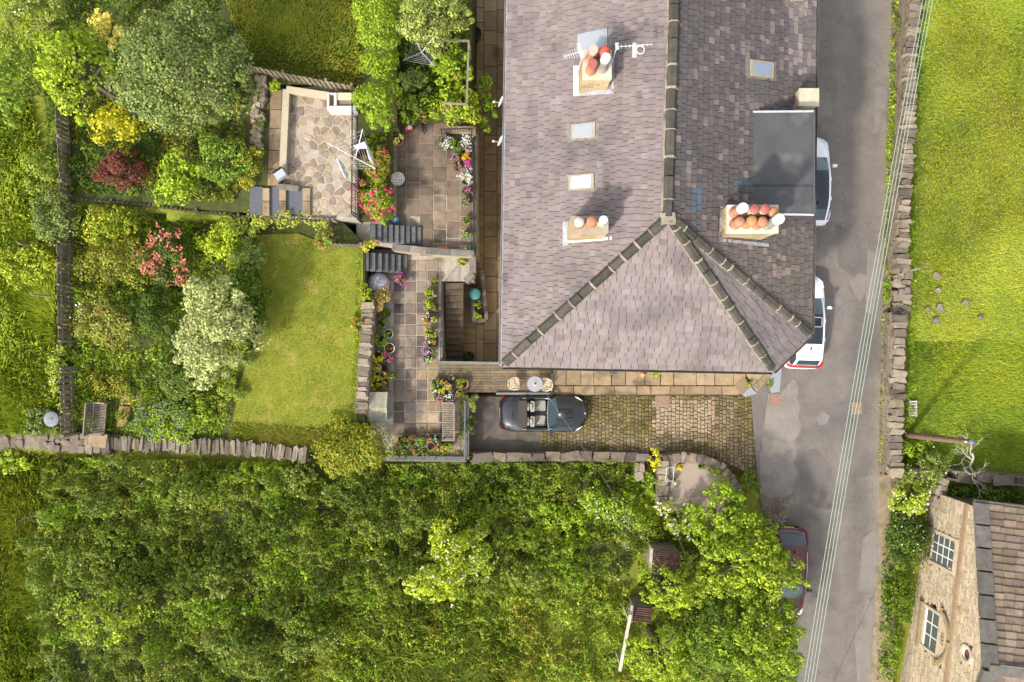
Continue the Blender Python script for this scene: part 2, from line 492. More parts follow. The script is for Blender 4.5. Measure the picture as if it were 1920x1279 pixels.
m_patch2 = M('asphalt_patch_pale', (0.17, 0.152, 0.135), 0.95, scale=1.3, detail=10, col2=(0.225, 0.20, 0.18), big=((0.14, 0.125, 0.112), 0.6, 0.52), bump=0.3, bscale=60)
m_conc = M('old_concrete', (0.175, 0.155, 0.134), 0.95, scale=1.2, detail=10, col2=(0.25, 0.226, 0.198), big=[((0.135, 0.12, 0.105), 0.5, 0.52)], bump=0.3, bscale=40)
for m_ in (m_patch1, m_patch2, m_conc): road_cracks(m_)
def wiggly_sheet(name, pts, zz, mat):
    pts = [(a, b) for a, b in pts]
    v = [P(a, b, zz) for a, b in pts]
    a = sum(v[i][0] * v[(i + 1) % len(v)][1] - v[(i + 1) % len(v)][0] * v[i][1] for i in range(len(v)))
    f = tuple(range(len(v))) if a > 0 else tuple(range(len(v)))[::-1]
    return build(name, (np.array(v), [f]), mat, kind='structure')
wiggly_sheet('apron', [(1440, 742), (1466, 735), (1490, 708), (1499, 728), (1494, 745), (1500, 762), (1497, 782), (1504, 797), (1497, 815), (1489, 832), (1494, 850), (1490, 868), (1496, 886), (1489, 905), (1485, 926), (1462, 938), (1440, 932), (1425, 925), (1424, 860), (1432, 800)], 0.048, m_conc)
wiggly_sheet('road_patch', [(1593, 528), (1610, 512), (1625, 515), (1622, 548), (1612, 566), (1602, 552)], 0.044, m_patch2)
wiggly_sheet('road_patch', [(1529, 783), (1545, 772), (1556, 781), (1550, 795), (1537, 797)], 0.044, m_patch2)
wiggly_sheet('road_patch', [(1532, 168), (1556, 170), (1560, 215), (1552, 243), (1534, 246)], 0.044, m_patch2)
wiggly_sheet('road_patch', [(1566, 420), (1612, 442), (1606, 520), (1572, 500)], 0.043, m_patch1)
wiggly_sheet('road_patch', [(1500, 850), (1530, 842), (1560, 880), (1540, 960), (1500, 980)], 0.043, m_patch1)
wiggly_sheet('road_patch', [(1618, 1010), (1640, 990), (1650, 1015), (1640, 1100), (1632, 1240), (1608, 1285), (1602, 1190)], 0.043, m_patch2)
wiggly_sheet('road_patch', [(1628, 440), (1652, 436), (1650, 505), (1634, 590), (1622, 585)], 0.043, m_patch2)
wiggly_sheet('road_patch', [(1640, 165), (1662, 160), (1664, 245), (1640, 250)], 0.043, m_patch2)
m_edge = M('verge_earth', (0.16, 0.12, 0.075), 1.0, scale=4, detail=8, col2=(0.28, 0.22, 0.15), big=((0.10, 0.12, 0.025), 1.5, 0.54), bump=0.6)
vv = []; vf = []
for i, y in enumerate(yy):
    x1 = np.interp(y, [-420, 400, 900, 1279, 1700], [1702, 1694, 1684, 1668, 1650])
    vv += [P(re[i] - 4, y, 0.03), P((re[i] + x1) / 2, y, 0.09), P(x1 + 6, y, 0.12)]
for i in range(len(yy) - 1):
    for j in range(2): vf.append((i * 3 + j, (i + 1) * 3 + j, (i + 1) * 3 + j + 1, i * 3 + j + 1))
build('verge', MB().add(np.array(vv), vf), m_edge, smooth=True, kind='structure')

# ------------------------------------------------------------------ driveway
m_bed = M('mossy_joint', (0.045, 0.036, 0.018), 1.0, scale=2.5, detail=8, col2=(0.09, 0.08, 0.025), big=((0.07, 0.05, 0.03), 0.7, 0.55), bump=0.5)
m_sett = M('stone_sett', (0.16, 0.122, 0.072), 0.85, scale=4, detail=8, col2=(0.235, 0.185, 0.115), big=[((0.125, 0.115, 0.045), 0.8, 0.57), ((0.10, 0.075, 0.05), 1.2, .60)], bump=0.5, bscale=25)
drv = [(872, 742), (1034, 742), (1440, 742), (1436, 800), (1428, 905), (1385, 890), (1330, 862), (1240, 852), (1205, 852), (880, 852)]
dpoly = [P(a, b, drive_z(a)) for a, b in drv]
drive = build('driveway', prism(dpoly, -2.7, [p[2] - 0.045 for p in dpoly]), m_bed, kind='structure')
setts = []
rs = np.random.default_rng(21)
px = 1012.0
while px < 1442:
    w = rs.uniform(5.6, 8.2)
    y = 739.0 + rs.uniform(0, 5)
    while y < 905:
        h = rs.uniform(5.8, 9.2)
        cx, cy = px + w / 2, y + h / 2
        if inpoly(np.array(cx), np.array(cy), [(1012, 741), (1438, 741), (1436, 800), (1430, 900), (1392, 885), (1330, 857), (1240, 850), (1012, 850)]):
            z = drive_z(cx)
            j = lambda: rs.uniform(-.6, .6)
            g = 0.5
            q = [(px + g + j(), y + g + j()), (px + w - g + j(), y + g + j()), (px + w - g + j(), y + h - g + j()), (px + g + j(), y + h - g + j())]
            t = rs.uniform(.6, 1.15)
            c = np.array([t, t * rs.uniform(.94, 1.0), t * rs.uniform(.85, 1.0)])
            if 1218 + 16 * vnoise(cy * .15, 3.0) < cx < 1348 - 14 * vnoise(cy * .15, 9.0) and 748 < cy < 812: c = np.array([1.5, 1.46, 1.6]) * rs.uniform(.8, 1.1) * (1 if min(cx - 1218, 1348 - cx, cy - 748, 812 - cy) > 8 or rs.random() < .5 else .75)       # paler repaired patch
            elif vnoise(cx * .03, cy * .03) > .60: c = c * np.array([.80, .82, .55])
            setts.append((w * h, piece([P(a, b, z) for a, b in q], z - 0.08, z + rs.uniform(-.018, .008), 0.02), c))
        y += h
    px += w
setts.sort(key=lambda s: -s[0])
for a, g, c in setts[:300]: build('sett', MB().add(g[0], g[1], c), m_sett, drive)
mb = MB()
for a, g, c in setts[300:]: mb.add(g[0], g[1], c)
build('small_setts', mb, m_sett, drive, kind='stuff')
m_tar = M('drive_tarmac', (0.085, 0.07, 0.06), 0.95, scale=2, detail=9, col2=(0.14, 0.115, 0.095), big=((0.06, 0.065, 0.03), 0.8, 0.56), bump=0.4, bscale=40)
tq = [(876, 744), (1034, 744), (1020, 760), (1012, 850), (880, 850)]
build('parking_hardstanding', (np.array([P(a, b, drive_z(a) - 0.012) for a, b in tq][::-1]), [tuple(range(5))]), m_tar, kind='structure')

# ------------------------------------------------------------------ flags along the south wall of the house
m_flag = M('sandstone_flag', (0.225, 0.165, 0.098), 0.9, scale=2.5, detail=10, col2=(0.33, 0.25, 0.155), big=[((0.13, 0.105, 0.062), 1.1, 0.53), ((0.19, 0.20, 0.055), 1.3, 0.62)], bump=0.3, bscale=20)
walk = build('house_path', prism(PL([(1034, 640), (1470, 640), (1470, 705), (1440, 735), (1390, 742), (1034, 742)], 0.03), -2.7, -0.02), m_bed, kind='structure')
def flag(px_pts, z, parent, mat, col, th=0.07, bev=0.015):
    g = piece([P(a, b, z) for a, b in px_pts], z - th, z, bev)
    return build('flagstone', MB().add(g[0], g[1], col), mat, parent)
x = 1036.0
while x < 1395:
    w = rs.uniform(24, 46)
    x1 = min(x + w, 1398)
    flag([(x + .4, 660), (x1 - .4, 660), (x1 - .4 + rs.uniform(-1.2, .4), 722.6), (x + .4, 722 + rs.uniform(-.6, .8))], 0.05 + rs.uniform(-.01, .012), walk, m_flag, rs.uniform(.75, 1.15) * np.array([1, rs.uniform(.95, 1.03), rs.uniform(.9, 1.1)]))
    x = x1
x = 1036.0
while x < 1380:
    w = rs.uniform(26, 42); x1 = min(x + w, 1388)
    flag([(x + .6, 724), (x1 - .6, 724), (x1 - .6, 740 + rs.uniform(-1, 1)), (x + .6, 740)], 0.03 + rs.uniform(-.01, .01), walk, m_flag, rs.uniform(.7, 1.1) * np.array([1, .97, .95]))
    x = x1
for q, t in (([(1399, 700), (1432, 672), (1446, 690), (1412, 722)], 1.05), ([(1412, 723), (1447, 691), (1446, 706), (1420, 734)], .95), ([(1376, 724), (1394, 705), (1410, 723), (1392, 741)], .8), ([(1399, 660), (1430, 660), (1431, 671), (1399, 698)], 1.0)):
    flag(q, 0.055, walk, m_flag, (t, t * .98, t * .95))
m_chip = M('slate_chippings', (0.16, 0.175, 0.19), 0.9, scale=45, detail=3, col2=(0.38, 0.40, 0.42), bump=0.8, bscale=60)
for q in ([(1384, 735), (1404, 722), (1420, 738), (1398, 744)], [(1440, 710), (1452, 692), (1466, 690), (1462, 735), (1446, 738)]):
    build('slate_chippings', prism(PL(q, 0.05), -0.3, 0.045), m_chip, kind='structure')

# ------------------------------------------------------------------ terrace, patio and passage paving
m_slab = M('patio_slab', (0.15, 0.118, 0.092), 0.9, scale=3, detail=10, col2=(0.255, 0.208, 0.165), big=[((0.095, 0.078, 0.066), 0.9, 0.55), ((.30, .26, .22), 2.2, .64)], bump=0.25, bscale=25)
ter = build('terrace_paving', prism(PL([(737, 470), (826, 470), (826, 742), (870, 742), (870, 845), (737, 845)], -0.03), -0.3, -0.028), m_mortar, kind='structure')
pal_slab = [(.50, .47, .49), (.85, .82, .84), (1.05, 1.02, 1.0), (.66, .62, .62), (1.2, 1.15, 1.1), (.95, .91, .90)]
ox, oy, pw, ph = 737.5, 487.0, 21.3, 20.4
for i in range(7):
    for j in range(-1, 19):
        x0 = ox + i * pw; y0 = oy + j * ph
        cx, cy = x0 + pw / 2, y0 + ph / 2
        if not inpoly(np.array(cx), np.array(cy), [(735, 478), (829, 488), (829, 742), (872, 742), (872, 846), (735, 846)]): continue
        c = np.array(pal_slab[rs.integers(len(pal_slab))]) * rs.uniform(.85, 1.1)
        if (i == 3 and 680 < cy < 772) or rs.random() < .05 or (cy > 800 and rs.random() < .45): c = np.array([1.25, 1.12, .82]) * rs.uniform(.9, 1.05)
        if 768 < cy < 795 and 778 < cx < 822: c = np.array([1.75, 1.65, 1.35])
        g = 0.9
        q = [(x0 + g, y0 + g), (x0 + pw - g, y0 + g), (x0 + pw - g, y0 + ph - g), (x0 + g, y0 + ph - g)]
        gg = piece(PL(q, 0), -0.06, rs.uniform(-.006, .006), 0.012)
        build('paving_slab', MB().add(gg[0], gg[1], c), m_slab, ter)
upp = build('upper_patio_paving', prism(PL([(737, 240), (886, 238), (886, 476), (795, 466), (737, 432)], Z_UP - .03), Z_UP - .3, Z_UP - .022), m_mortar, kind='structure')
ox, oy, pw, ph = 737.0, 238.0, 25.0, 26.5
for i in range(6):
    y0 = oy - rs.uniform(0, 14)
    while y0 < 474:
        h = ph * rs.choice([1, 1, 1, .72, 1.2])
        x0 = ox + i * pw
        cx, cy = x0 + pw / 2, y0 + h / 2
        lim = 416 if cx < 795 else 470
        if 236 < cy < lim:
            c = np.array([.78, .72, .66]) * rs.uniform(.75, 1.15) * (1.22 if (cx > 800 and cy > 370) else 1)
            g = .9 if (cx > 800 and cy > 370) else .45
            q = [(x0 + g, y0 + g), (x0 + pw - g, y0 + g), (x0 + pw - g, y0 + h - g), (x0 + g, y0 + h - g)]
            gg = piece(PL(q, Z_UP), Z_UP - .06, Z_UP + rs.uniform(-.006, .006), 0.012)
            build('paving_slab', MB().add(gg[0], gg[1], c), m_slab, upp)
        y0 += h
m_passage = M('passage_flag', (0.25, 0.175, 0.095), 0.9, scale=2, detail=9, col2=(0.36, 0.26, 0.15), big=[((0.15, 0.115, 0.06), 0.7, 0.58), ((0.10, 0.12, 0.03), 1.2, 0.64)], bump=0.3, bscale=20)
pas = build('passage_floor', prism([P(840, -200, Z_PASS), P(1000, -200, Z_PASS), P(1000, 745, Z_PASS), P(826, 745, Z_PASS), P(826, 520, Z_PASS)], -2.8, Z_PASS - .02), m_bed, kind='structure')
for x0, x1 in ((860, 893), (893, 907), (907, 932), (932, 972)):
    y0 = -150.0
    while y0 < 742:
        h = rs.uniform(24, 44)
        if not (x0 == 860 and y0 < 500):
            q = [(x0 + .5, y0 + .5), (x1 - .5, y0 + .5), (x1 - .5, min(y0 + h, 742) - .5), (x0 + .5, min(y0 + h, 742) - .5)]
            t = rs.uniform(.8, 1.15)
            gg = piece(PL(q, Z_PASS), Z_PASS - .06, Z_PASS + rs.uniform(-.006, .01), .012)
            build('flagstone', MB().add(gg[0], gg[1], (t, t, t)), m_passage, pas)
        y0 += h

# crazy paving
def voronoi(pts, poly):
    cells = []
    for i, p in enumerate(pts):
        c = [np.array(q[:2]) for q in poly]
        d = np.linalg.norm(pts - p, axis=1)
        for k in np.argsort(d)[1:18]:
            m = (p + pts[k]) / 2; n = pts[k] - p
            new = []
            for a in range(len(c)):
                A, B = c[a], c[(a + 1) % len(c)]
                da, db = (A - m) @ n, (B - m) @ n
                if da <= 0: new.append(A)
                if da * db < 0: new.append(A + (B - A) * da / (da - db))
            c = new
            if len(c) < 3: break
        if len(c) >= 3: cells.append((p, c))
    return cells
cz_poly = PL([(536, 168), (667, 165), (667, 408), (580, 402), (578, 352), (531, 350)], Z_CRAZY)
rc_ = np.random.default_rng(5)
pts = []
cand = scatter(cz_poly, 6000, rc_)
for q in cand:
    if all(np.linalg.norm(q - o) > 0.19 + .17 * vnoise(q[0] * 2, q[1] * 2) for o in pts): pts.append(q)
pts = np.array(pts)
cpav = build('crazy_paving', prism(cz_poly, Z_CRAZY - .2, Z_CRAZY - .012), M('crazy_mortar', (0.29, 0.235, 0.18), 0.95, scale=3, detail=9, col2=(0.42, 0.36, 0.30), big=[((0.38, 0.325, 0.265), 0.9, 0.53), ((0.165, 0.135, 0.092), 0.7, 0.56)], bump=0.4), kind='structure')
m_crazy = M('crazy_stone', (0.215, 0.168, 0.12), 0.9, scale=3, detail=10, col2=(0.34, 0.28, 0.215), big=[((0.37, 0.315, 0.255), 0.9, 0.53), ((0.16, 0.13, 0.09), 0.7, 0.56)], bump=0.4, bscale=18)
bb = np.array([p[:2] for p in cz_poly])
big_poly = [np.array([bb[:, 0].min(), bb[:, 1].min()]), np.array([bb[:, 0].max(), bb[:, 1].min()]), np.array([bb[:, 0].max(), bb[:, 1].max()]), np.array([bb[:, 0].min(), bb[:, 1].max()])]
for p, c in voronoi(pts, big_poly)[:300]:
    c = np.array(c); ctr = c.mean(0)
    if not inpoly(ctr[0], ctr[1], cz_poly): continue
    c = ctr + (c - ctr) * rc_.uniform(.80, .97) + rc_.uniform(-.025, .025, c.shape)
    if rc_.random() < .16: continue                       # worn away or covered by later mortar
    # soften corners
    cc = []
    for i in range(len(c)):
        a, b, d = c[i - 1], c[i], c[(i + 1) % len(c)]
        cc += [b + (a - b) * .13, b + (d - b) * .13]
    t = rc_.uniform(.65, 1.25)
    gg = piece(cc, Z_CRAZY - .05, Z_CRAZY + rc_.uniform(.0, .012), .015)
    build('crazy_stone', MB().add(gg[0], gg[1], (t, t * rc_.uniform(.93, 1.03), t * rc_.uniform(.85, 1.05))), m_crazy, cpav)
# ------------------------------------------------------------------ the stone house
ZE, ZR = 5.5, 8.6
SW, C1, C2 = P(941, 686, ZE), P(1450, 696, ZE), P(1521, 627, ZE)
NW, NE = P(955, -160, ZE), P(1531, -160, ZE)
AP, RN = P(1253, 408, ZR), P(1269, -160, ZR)
m_wall = M('house_stone', (0.27, 0.21, 0.13), 0.9, scale=3, detail=8, col2=(0.36, 0.29, 0.19), bump=0.5, bscale=9)
house = thing('stone_house', 'large stone house with hipped purple stone slate roof beside the narrow road', 'house', (5.5, 6, -2.4))
ins = lambda p, dx, dy: np.array([p[0] + dx, p[1] + dy, 0])
foot = [ins(SW, .28, .28), ins(C1, -.10, .28), ins(C2, -.28, .10), ins(NE, -.28, 0), ins(NW, .28, 0)]
build('wall', prism(foot, -2.7, ZE - .02), m_wall, house)
m_frame = M('white_frame', (0.75, 0.74, 0.71), 0.5, var=.06)
m_glass = glass_mat('window_glass', (0.05, 0.06, 0.07))
def wall_window(parent, a, b, s, z0, w, h, name='window'):
    """a window on the wall from a to b (outside on the right of a->b), s metres along"""
    a = np.array(a, float); b = np.array(b, float); d = nrm((b - a)[:2]); n = np.array([d[1], -d[0]])
    def q(u, z, o): return np.array([a[0] + d[0] * u + n[0] * o, a[1] + d[1] * u + n[1] * o, z])
    def blk(u0, u1, za, zb, o0, o1):
        return hexa([q(u0, za, o0), q(u1, za, o0), q(u1, za, o1), q(u0, za, o1)], [q(u0, zb, o0), q(u1, zb, o0), q(u1, zb, o1), q(u0, zb, o1)])
    win = build(name, blk(s - .05, s + w + .05, z0 - .05, z0 + h + .05, -.05, .012), m_frame, parent)
    build('pane', blk(s + .05, s + w / 2 - .03, z0 + .05, z0 + h - .05, .0, .016), m_glass, win)
    build('pane', blk(s + w / 2 + .03, s + w - .05, z0 + .05, z0 + h - .05, .0, .016), m_glass, win)
    build('sill', blk(s - .1, s + w + .1, z0 - .2, z0 - .06, -.05, .06), m_stoneface, win)
for s, z0 in ((1.5, .9), (4.2, .9), (7.5, .9), (1.5, 3.4), (4.2, 3.4), (7.5, 3.4)):
    wall_window(house, foot[0], foot[1], s, z0, 1.1, 1.3)
for s in (2.5, 6, 9.5, 13):
    for z0 in (.9, 3.4): wall_window(house, foot[2], foot[3], s, z0, 1.0, 1.3)
    for z0 in (-1.4, 1, 3.4): wall_window(house, foot[4], foot[0], s, z0, 1.0, 1.2)

# slates
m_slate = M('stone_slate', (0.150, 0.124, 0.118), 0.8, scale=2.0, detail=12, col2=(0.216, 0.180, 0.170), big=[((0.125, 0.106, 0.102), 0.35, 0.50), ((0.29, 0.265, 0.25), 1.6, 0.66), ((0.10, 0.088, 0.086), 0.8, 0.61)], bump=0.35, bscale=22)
m_slate_e = M('dark_slate', (0.072, 0.063, 0.060), 0.85, scale=3.5, detail=9, col2=(0.125, 0.109, 0.104), big=[((0.09, 0.085, 0.075), 0.5, 0.55), ((0.24, 0.21, 0.19), 2.8, 0.68)], bump=0.35, bscale=22)  # darker slate colour for the east and south-east slopes
roof = build('roof', MB().add(np.array([NW, SW, AP, RN, C1, C2, NE]) - np.array([0, 0, .05]), [(0, 1, 2, 3), (1, 4, 2), (4, 5, 2), (3, 2, 5, 6)]), M('roof_underlay', (.05, .045, .045), 1), house)
slates = []
rr = np.random.default_rng(11)
def slate_plane(e0, e1, t0, t1, n, wmin, wmax, mat, tint):
    """e0->e1 along the eave, t0->t1 the upper edge, n courses"""
    e0, e1, t0, t1 = [np.asarray(q, float) for q in (e0, e1, t0, t1)]
    up = nrm(np.cross(e1 - e0, (t0 + t1) / 2 - (e0 + e1) / 2))
    if up[2] < 0: up = -up
    along = nrm(e1 - e0)
    slope = nrm(np.cross(up, along)); 
    if slope @ ((t0 + t1) / 2 - (e0 + e1) / 2) < 0: slope = -slope
    for k in range(n):
        f0, f1 = k / n, (k + 1) / n
        a0, b0 = lerp(e0, t0, f0), lerp(e1, t1, f0)
        a1, b1 = lerp(e0, t0, f1), lerp(e1, t1, f1)
        L = np.linalg.norm(b0 - a0)
        u = -rr.uniform(0, wmax)
        ph = (a1 - a0) @ along
        ph2 = (b1 - b0) @ along
        g = (a1 - a0) @ slope
        wc = lerp(wmax, wmin, f0) * 1.0
        while u < L:
            w = rr.uniform(.8, 1.2) * lerp((wmin + wmax) / 2 * 1.12, (wmin + wmax) / 2 * .85, f0)
            if rr.random() < .07: w *= 1.5
            u0, u1 = max(u, 0), min(u + w, L)
            u += w
            if u1 - u0 < .06: continue
            gap = .010
            # trimmed to the hip lines at both ends
            up0 = min(max(u0, ph if ph > 0 else u0), u1)
            lim = L + ph2
            up1 = max(min(u1, lim if ph2 < 0 else u1), u0)
            over = -.03 + rr.uniform(-.014, .014)
            th = .028 + rr.uniform(-.006, .016)
            def q(uu, vv, hh): return a0 + along * uu + slope * vv + up * hh
            sk = rr.uniform(-.008, .008)
            h0 = th; h1 = .008
            lo = [q(u0 + gap, over + sk, -.03), q(u1 - gap, over - sk, -.03), q(up1 - gap, g + .02, -.03), q(up0 + gap, g + .02, -.03)]
            hi = [q(u0 + gap, over + sk, h0), q(u1 - gap, over - sk, h0 + rr.uniform(-.006, .006)), q(up1 - gap, g + .02, h1), q(up0 + gap, g + .02, h1)]
            ctr = (hi[0] + hi[1] + hi[2] + hi[3]) / 4
            c = tint(ctr)
            kk = CAM_H - ctr[2]
            pxl = (960 + ctr[0] * FPX / kk, 639.5 - ctr[1] * FPX / kk)
            vis = -60 < pxl[1]
            slates.append(((u1 - u0) * g / kk ** 2 * vis, hexa(lo, hi), c, mat, pxl))
def tint_w(p):
    t = rr.uniform(.90, 1.07)
    c = np.array([t, t * rr.uniform(.95, 1.0), t * rr.uniform(.95, 1.03)])
    r = rr.random()
    if r < .035: c = np.array([1.0, 1.06, 1.12]) * rr.uniform(.95, 1.15)
    elif r < .07: c *= np.array([1.14, 1.10, 1.05])
    elif r < .13: c *= .84
    return c
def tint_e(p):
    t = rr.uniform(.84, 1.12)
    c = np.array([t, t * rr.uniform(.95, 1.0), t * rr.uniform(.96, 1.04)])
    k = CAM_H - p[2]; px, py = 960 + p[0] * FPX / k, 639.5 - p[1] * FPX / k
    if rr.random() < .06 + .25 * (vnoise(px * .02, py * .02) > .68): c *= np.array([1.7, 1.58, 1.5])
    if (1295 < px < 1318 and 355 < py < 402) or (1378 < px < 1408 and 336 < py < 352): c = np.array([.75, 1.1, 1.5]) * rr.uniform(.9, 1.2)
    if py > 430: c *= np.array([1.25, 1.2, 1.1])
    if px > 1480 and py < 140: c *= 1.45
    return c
slate_plane(SW, NW, AP, RN, 27, .20, .30, m_slate, tint_w)
slate_plane(C1, SW, AP, AP, 25, .26, .38, m_slate, tint_w)
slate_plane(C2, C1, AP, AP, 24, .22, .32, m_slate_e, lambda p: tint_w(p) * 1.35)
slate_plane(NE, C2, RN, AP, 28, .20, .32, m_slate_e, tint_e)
def holes(px, py):
    return (1413 < px < 1535 and 212 < py < 398)
slates = [s for s in slates if not holes(*s[4])]
slates.sort(key=lambda s: -s[0])
for s in slates[:300]: build('slate', MB().add(s[1][0], s[1][1], s[2]), s[3], roof)
for mt, nm in ((m_slate, 'smaller_slates'), (m_slate_e, 'darker_slates')):
    mb = MB()
    for s in slates[300:]:
        if s[3] is mt: mb.add(s[1][0], s[1][1], s[2])
    build(nm, mb, mt, roof, kind='stuff')

# ridge and hip stones
m_ridge = M('ridge_stone', (0.036, 0.032, 0.026), 0.9, scale=4, detail=8, col2=(0.07, 0.063, 0.05), big=[((0.15, 0.135, 0.095), 1.8, 0.66), ((0.035, 0.036, 0.03), 1.2, 0.54)], bump=0.6, bscale=18)
m_lime = M('lime_mortar', (0.20, 0.17, 0.125), 0.95, scale=5, detail=5, col2=(0.34, 0.295, 0.22), big=((.10, .09, .07), 1.5, .52), bump=0.5)
mort = MB()
def ridge_run(a, b, n, w=.42, side=None):
    a = np.asarray(a, float); b = np.asarray(b, float)
    d = nrm(b - a); s = nrm(np.cross(d, [0, 0, 1])); u = np.cross(s, d)
    L = np.linalg.norm(b - a)
    cuts = np.linspace(0, L, n + 1); cuts[1:-1] += rr.uniform(-.28, .28, n - 1) * L / n
    for i in range(n):
        p0, p1 = a + d * (cuts[i] + .025), a + d * (cuts[i + 1] - .025)
        wj = w * rr.uniform(.92, 1.06); j = s * rr.uniform(-.015, .015) + u * rr.uniform(-.01, .015)
        prof = [(-wj / 2, -.16), (-wj / 2, -.02), (-wj * .27, .10), (wj * .27, .10), (wj / 2, -.02), (wj / 2, -.16)]
        v = [p0 + s * x + u * y + j for x, y in prof] + [p1 + s * x + u * y + j for x, y in prof]
        f = [(0, 1, 2, 3, 4, 5)[::-1], (6, 7, 8, 9, 10, 11)] + [(k, k + 1, k + 7, k + 6) for k in range(5)]
        t = rr.uniform(.75, 1.35)
        build('ridge_stone', MB().add(np.array(v), f, (t, t, t)), m_ridge, roof)
        if i and rr.random() < .8:
            pj = a + d * cuts[i]
            pr = [(-w * .56, -.14), (-w * .55, .0), (-w * .28, .125), (w * .28, .125), (w * .55, .0), (w * .56, -.14)]
            hw = rr.uniform(.018, .04)
            v = [pj - d * hw + s * x + u * y for x, y in pr] + [pj + d * hw * 1.2 + s * x * .95 + u * y for x, y in pr]
            mort.add(np.array(v), f)
    if side:
        # bedding mortar along the edge
        for k in range(int(L / .3)):
            q0, q1 = a + d * .3 * k, a + d * (.3 * k + .3)
            o = s * side * (w * .53 + rr.uniform(-.012, .018))
            mort.add(*beam(q0 + o - u * .07, q1 + o - u * .07, .06, .10, up=u))
ridge_run(AP + [0, 0, .04], RN + [0, 0, .04], 14, .38, side=None)
ridge_run(AP + [0, 0, .02], SW + [.1, .1, .06], 12, .38)
ridge_run(AP + [0.05, 0, .02], C1 + [-.05, .1, .06], 12, .36, side=1)
ridge_run(AP + [0.1, 0, .02], C2 + [-.1, .05, .06], 12, .35, side=1)
d = nrm(RN - AP)
for k in range(44):
    q0 = AP + d * .35 * k; o = np.array([-.215 + rr.uniform(-.015, .012), 0, -.05])
    mort.add(*beam(q0 + o, q0 + d * .35 + o, .06, .09))
mort.add(*cbox(AP + [0, -.05, .06], (.5, .42, .13), .35, .2))
build('ridge_mortar', mort, m_lime, roof, kind='stuff')

# gutters
m_gut = M('grey_gutter', (0.33, 0.33, 0.34), 0.5, var=.15, scale=3)
m_gutb = M('brown_gutter', (0.10, 0.085, 0.07), 0.6, var=.3, scale=3)
def gutter(a, b, mat, off):
    a = np.asarray(a, float) + off; b = np.asarray(b, float) + off
    d = nrm(b - a); s = nrm(np.cross(d, [0, 0, 1]))
    mb = MB()
    pr = [(-.06, .03), (-.05, -.04), (.0, -.065), (.05, -.04), (.06, .03), (.05, .03), (.04, -.03), (0, -.05), (-.04, -.03), (-.05, .03)]
    v = [a + s * x + np.array([0, 0, y]) for x, y in pr] + [b + s * x + np.array([0, 0, y]) for x, y in pr]
    n = len(pr)
    f = [(k, (k + 1) % n, n + (k + 1) % n, n + k) for k in range(n)] + [tuple(range(n))[::-1], tuple(range(n, 2 * n))]
    return build('gutter', mb.add(np.array(v), f), mat, house)
gutter(SW, NW, m_gut, np.array([-.07, 0, -.03])); gutter(SW, C1, m_gutb, np.array([0, -.08, -.04]))
gutter(C1, C2, m_gutb, np.array([.06, -.06, -.04])); gutter(C2, NE, m_gutb, np.array([.08, 0, -.04]))

def plane_pt(px, py, a, b, c):
    """where the photo ray meets the roof plane through a,b,c"""
    n = np.cross(np.asarray(b) - a, np.asarray(c) - a); n = nrm(n)
    if n[2] < 0: n = -n
    o = np.array([0, 0, CAM_H]); r = np.array([(px - 960) / FPX, (639.5 - py) / FPX, -1.0])
    t = ((np.asarray(a) - o) @ n) / (r @ n)
    return o + r * t, n
WP = (SW, NW, (AP + RN) / 2); EP = (C2, NE, (AP + RN) / 2)
m_lead = M('lead_flashing', (0.22, 0.225, 0.24), 0.6, scale=5, col2=(0.38, 0.385, 0.40), bump=.2)
m_wpaint = M('white_render', (0.48, 0.47, 0.45), 0.8, scale=6, col2=(0.62, 0.61, 0.58), big=((0.35, .31, .25), 2.5, .6))
m_vframe = M('rooflight_frame', (0.30, 0.27, 0.19), 0.6, var=.2)
m_vdark = M('rooflight_edge', (0.10, 0.09, 0.08), 0.5, var=.2)
m_vglass = glass_mat('rooflight_glass', (0.30, 0.32, 0.355), .12)
m_vblind = M('white_blind', (0.55, 0.55, 0.54), 0.7, var=.05)
m_vblue = glass_mat('rooflight_glass_blue', (0.20, 0.25, 0.31), .08)
def rooflight(corners, plane, glass, lab, proud=.10, fr=.12, fm=None, parent=house):
    """corners: photo pixels of the frame"""
    pts = []
    for c in corners:
        p, n = plane_pt(c[0], c[1], *plane); pts.append(p)
    pts = np.array(pts); ctr = pts.mean(0)
    a = sum(pts[i][0] * pts[(i + 1) % 4][1] - pts[(i + 1) % 4][0] * pts[i][1] for i in range(4))
    if a < 0: pts = pts[::-1]
    fl = ctr + (pts - ctr) * 1.28
    rl = build('rooflight', hexa(pts - n * .02, pts + n * proud), fm or m_vframe, parent)
    if lab: rl['label'] = lab
    build('flashing', hexa(fl - n * .02, fl + n * .045), M('rooflight_flashing', (.17, .155, .15), .7, var=.3), rl)
    inn = ctr + (pts - ctr) * (1 - fr * 2)
    build('pane', hexa(inn + n * (proud - .01), inn + n * (proud + .012)), glass, rl)
    return rl, pts, n
rooflight([(1073, 235), (1117, 229), (1117, 258), (1073, 262)], WP, m_vglass, 'rooflight with pale blind and cream frame', fr=.10)
rooflight([(1068, 330), (1115, 325), (1115, 355), (1068, 358)], WP, m_vblind, 'rooflight with closed white blind', fr=.12)
rooflight([(1085, 66), (1140, 54), (1140, 95), (1085, 98)], WP, m_vglass, 'large grey rooflight behind the chimney', fr=.07, fm=M('grey_frame', (.28, .29, .31), .5, var=.1))
rooflight([(1404, 113), (1448, 119), (1447, 148), (1405, 143)], EP, m_vblue, 'rooflight with blue glass on the dark slope', fr=.14)
rooflight([(1480, -20), (1505, -20), (1505, 3), (1480, 3)], EP, m_vblue, 'rooflight at the top of the dark slope', fr=.14)

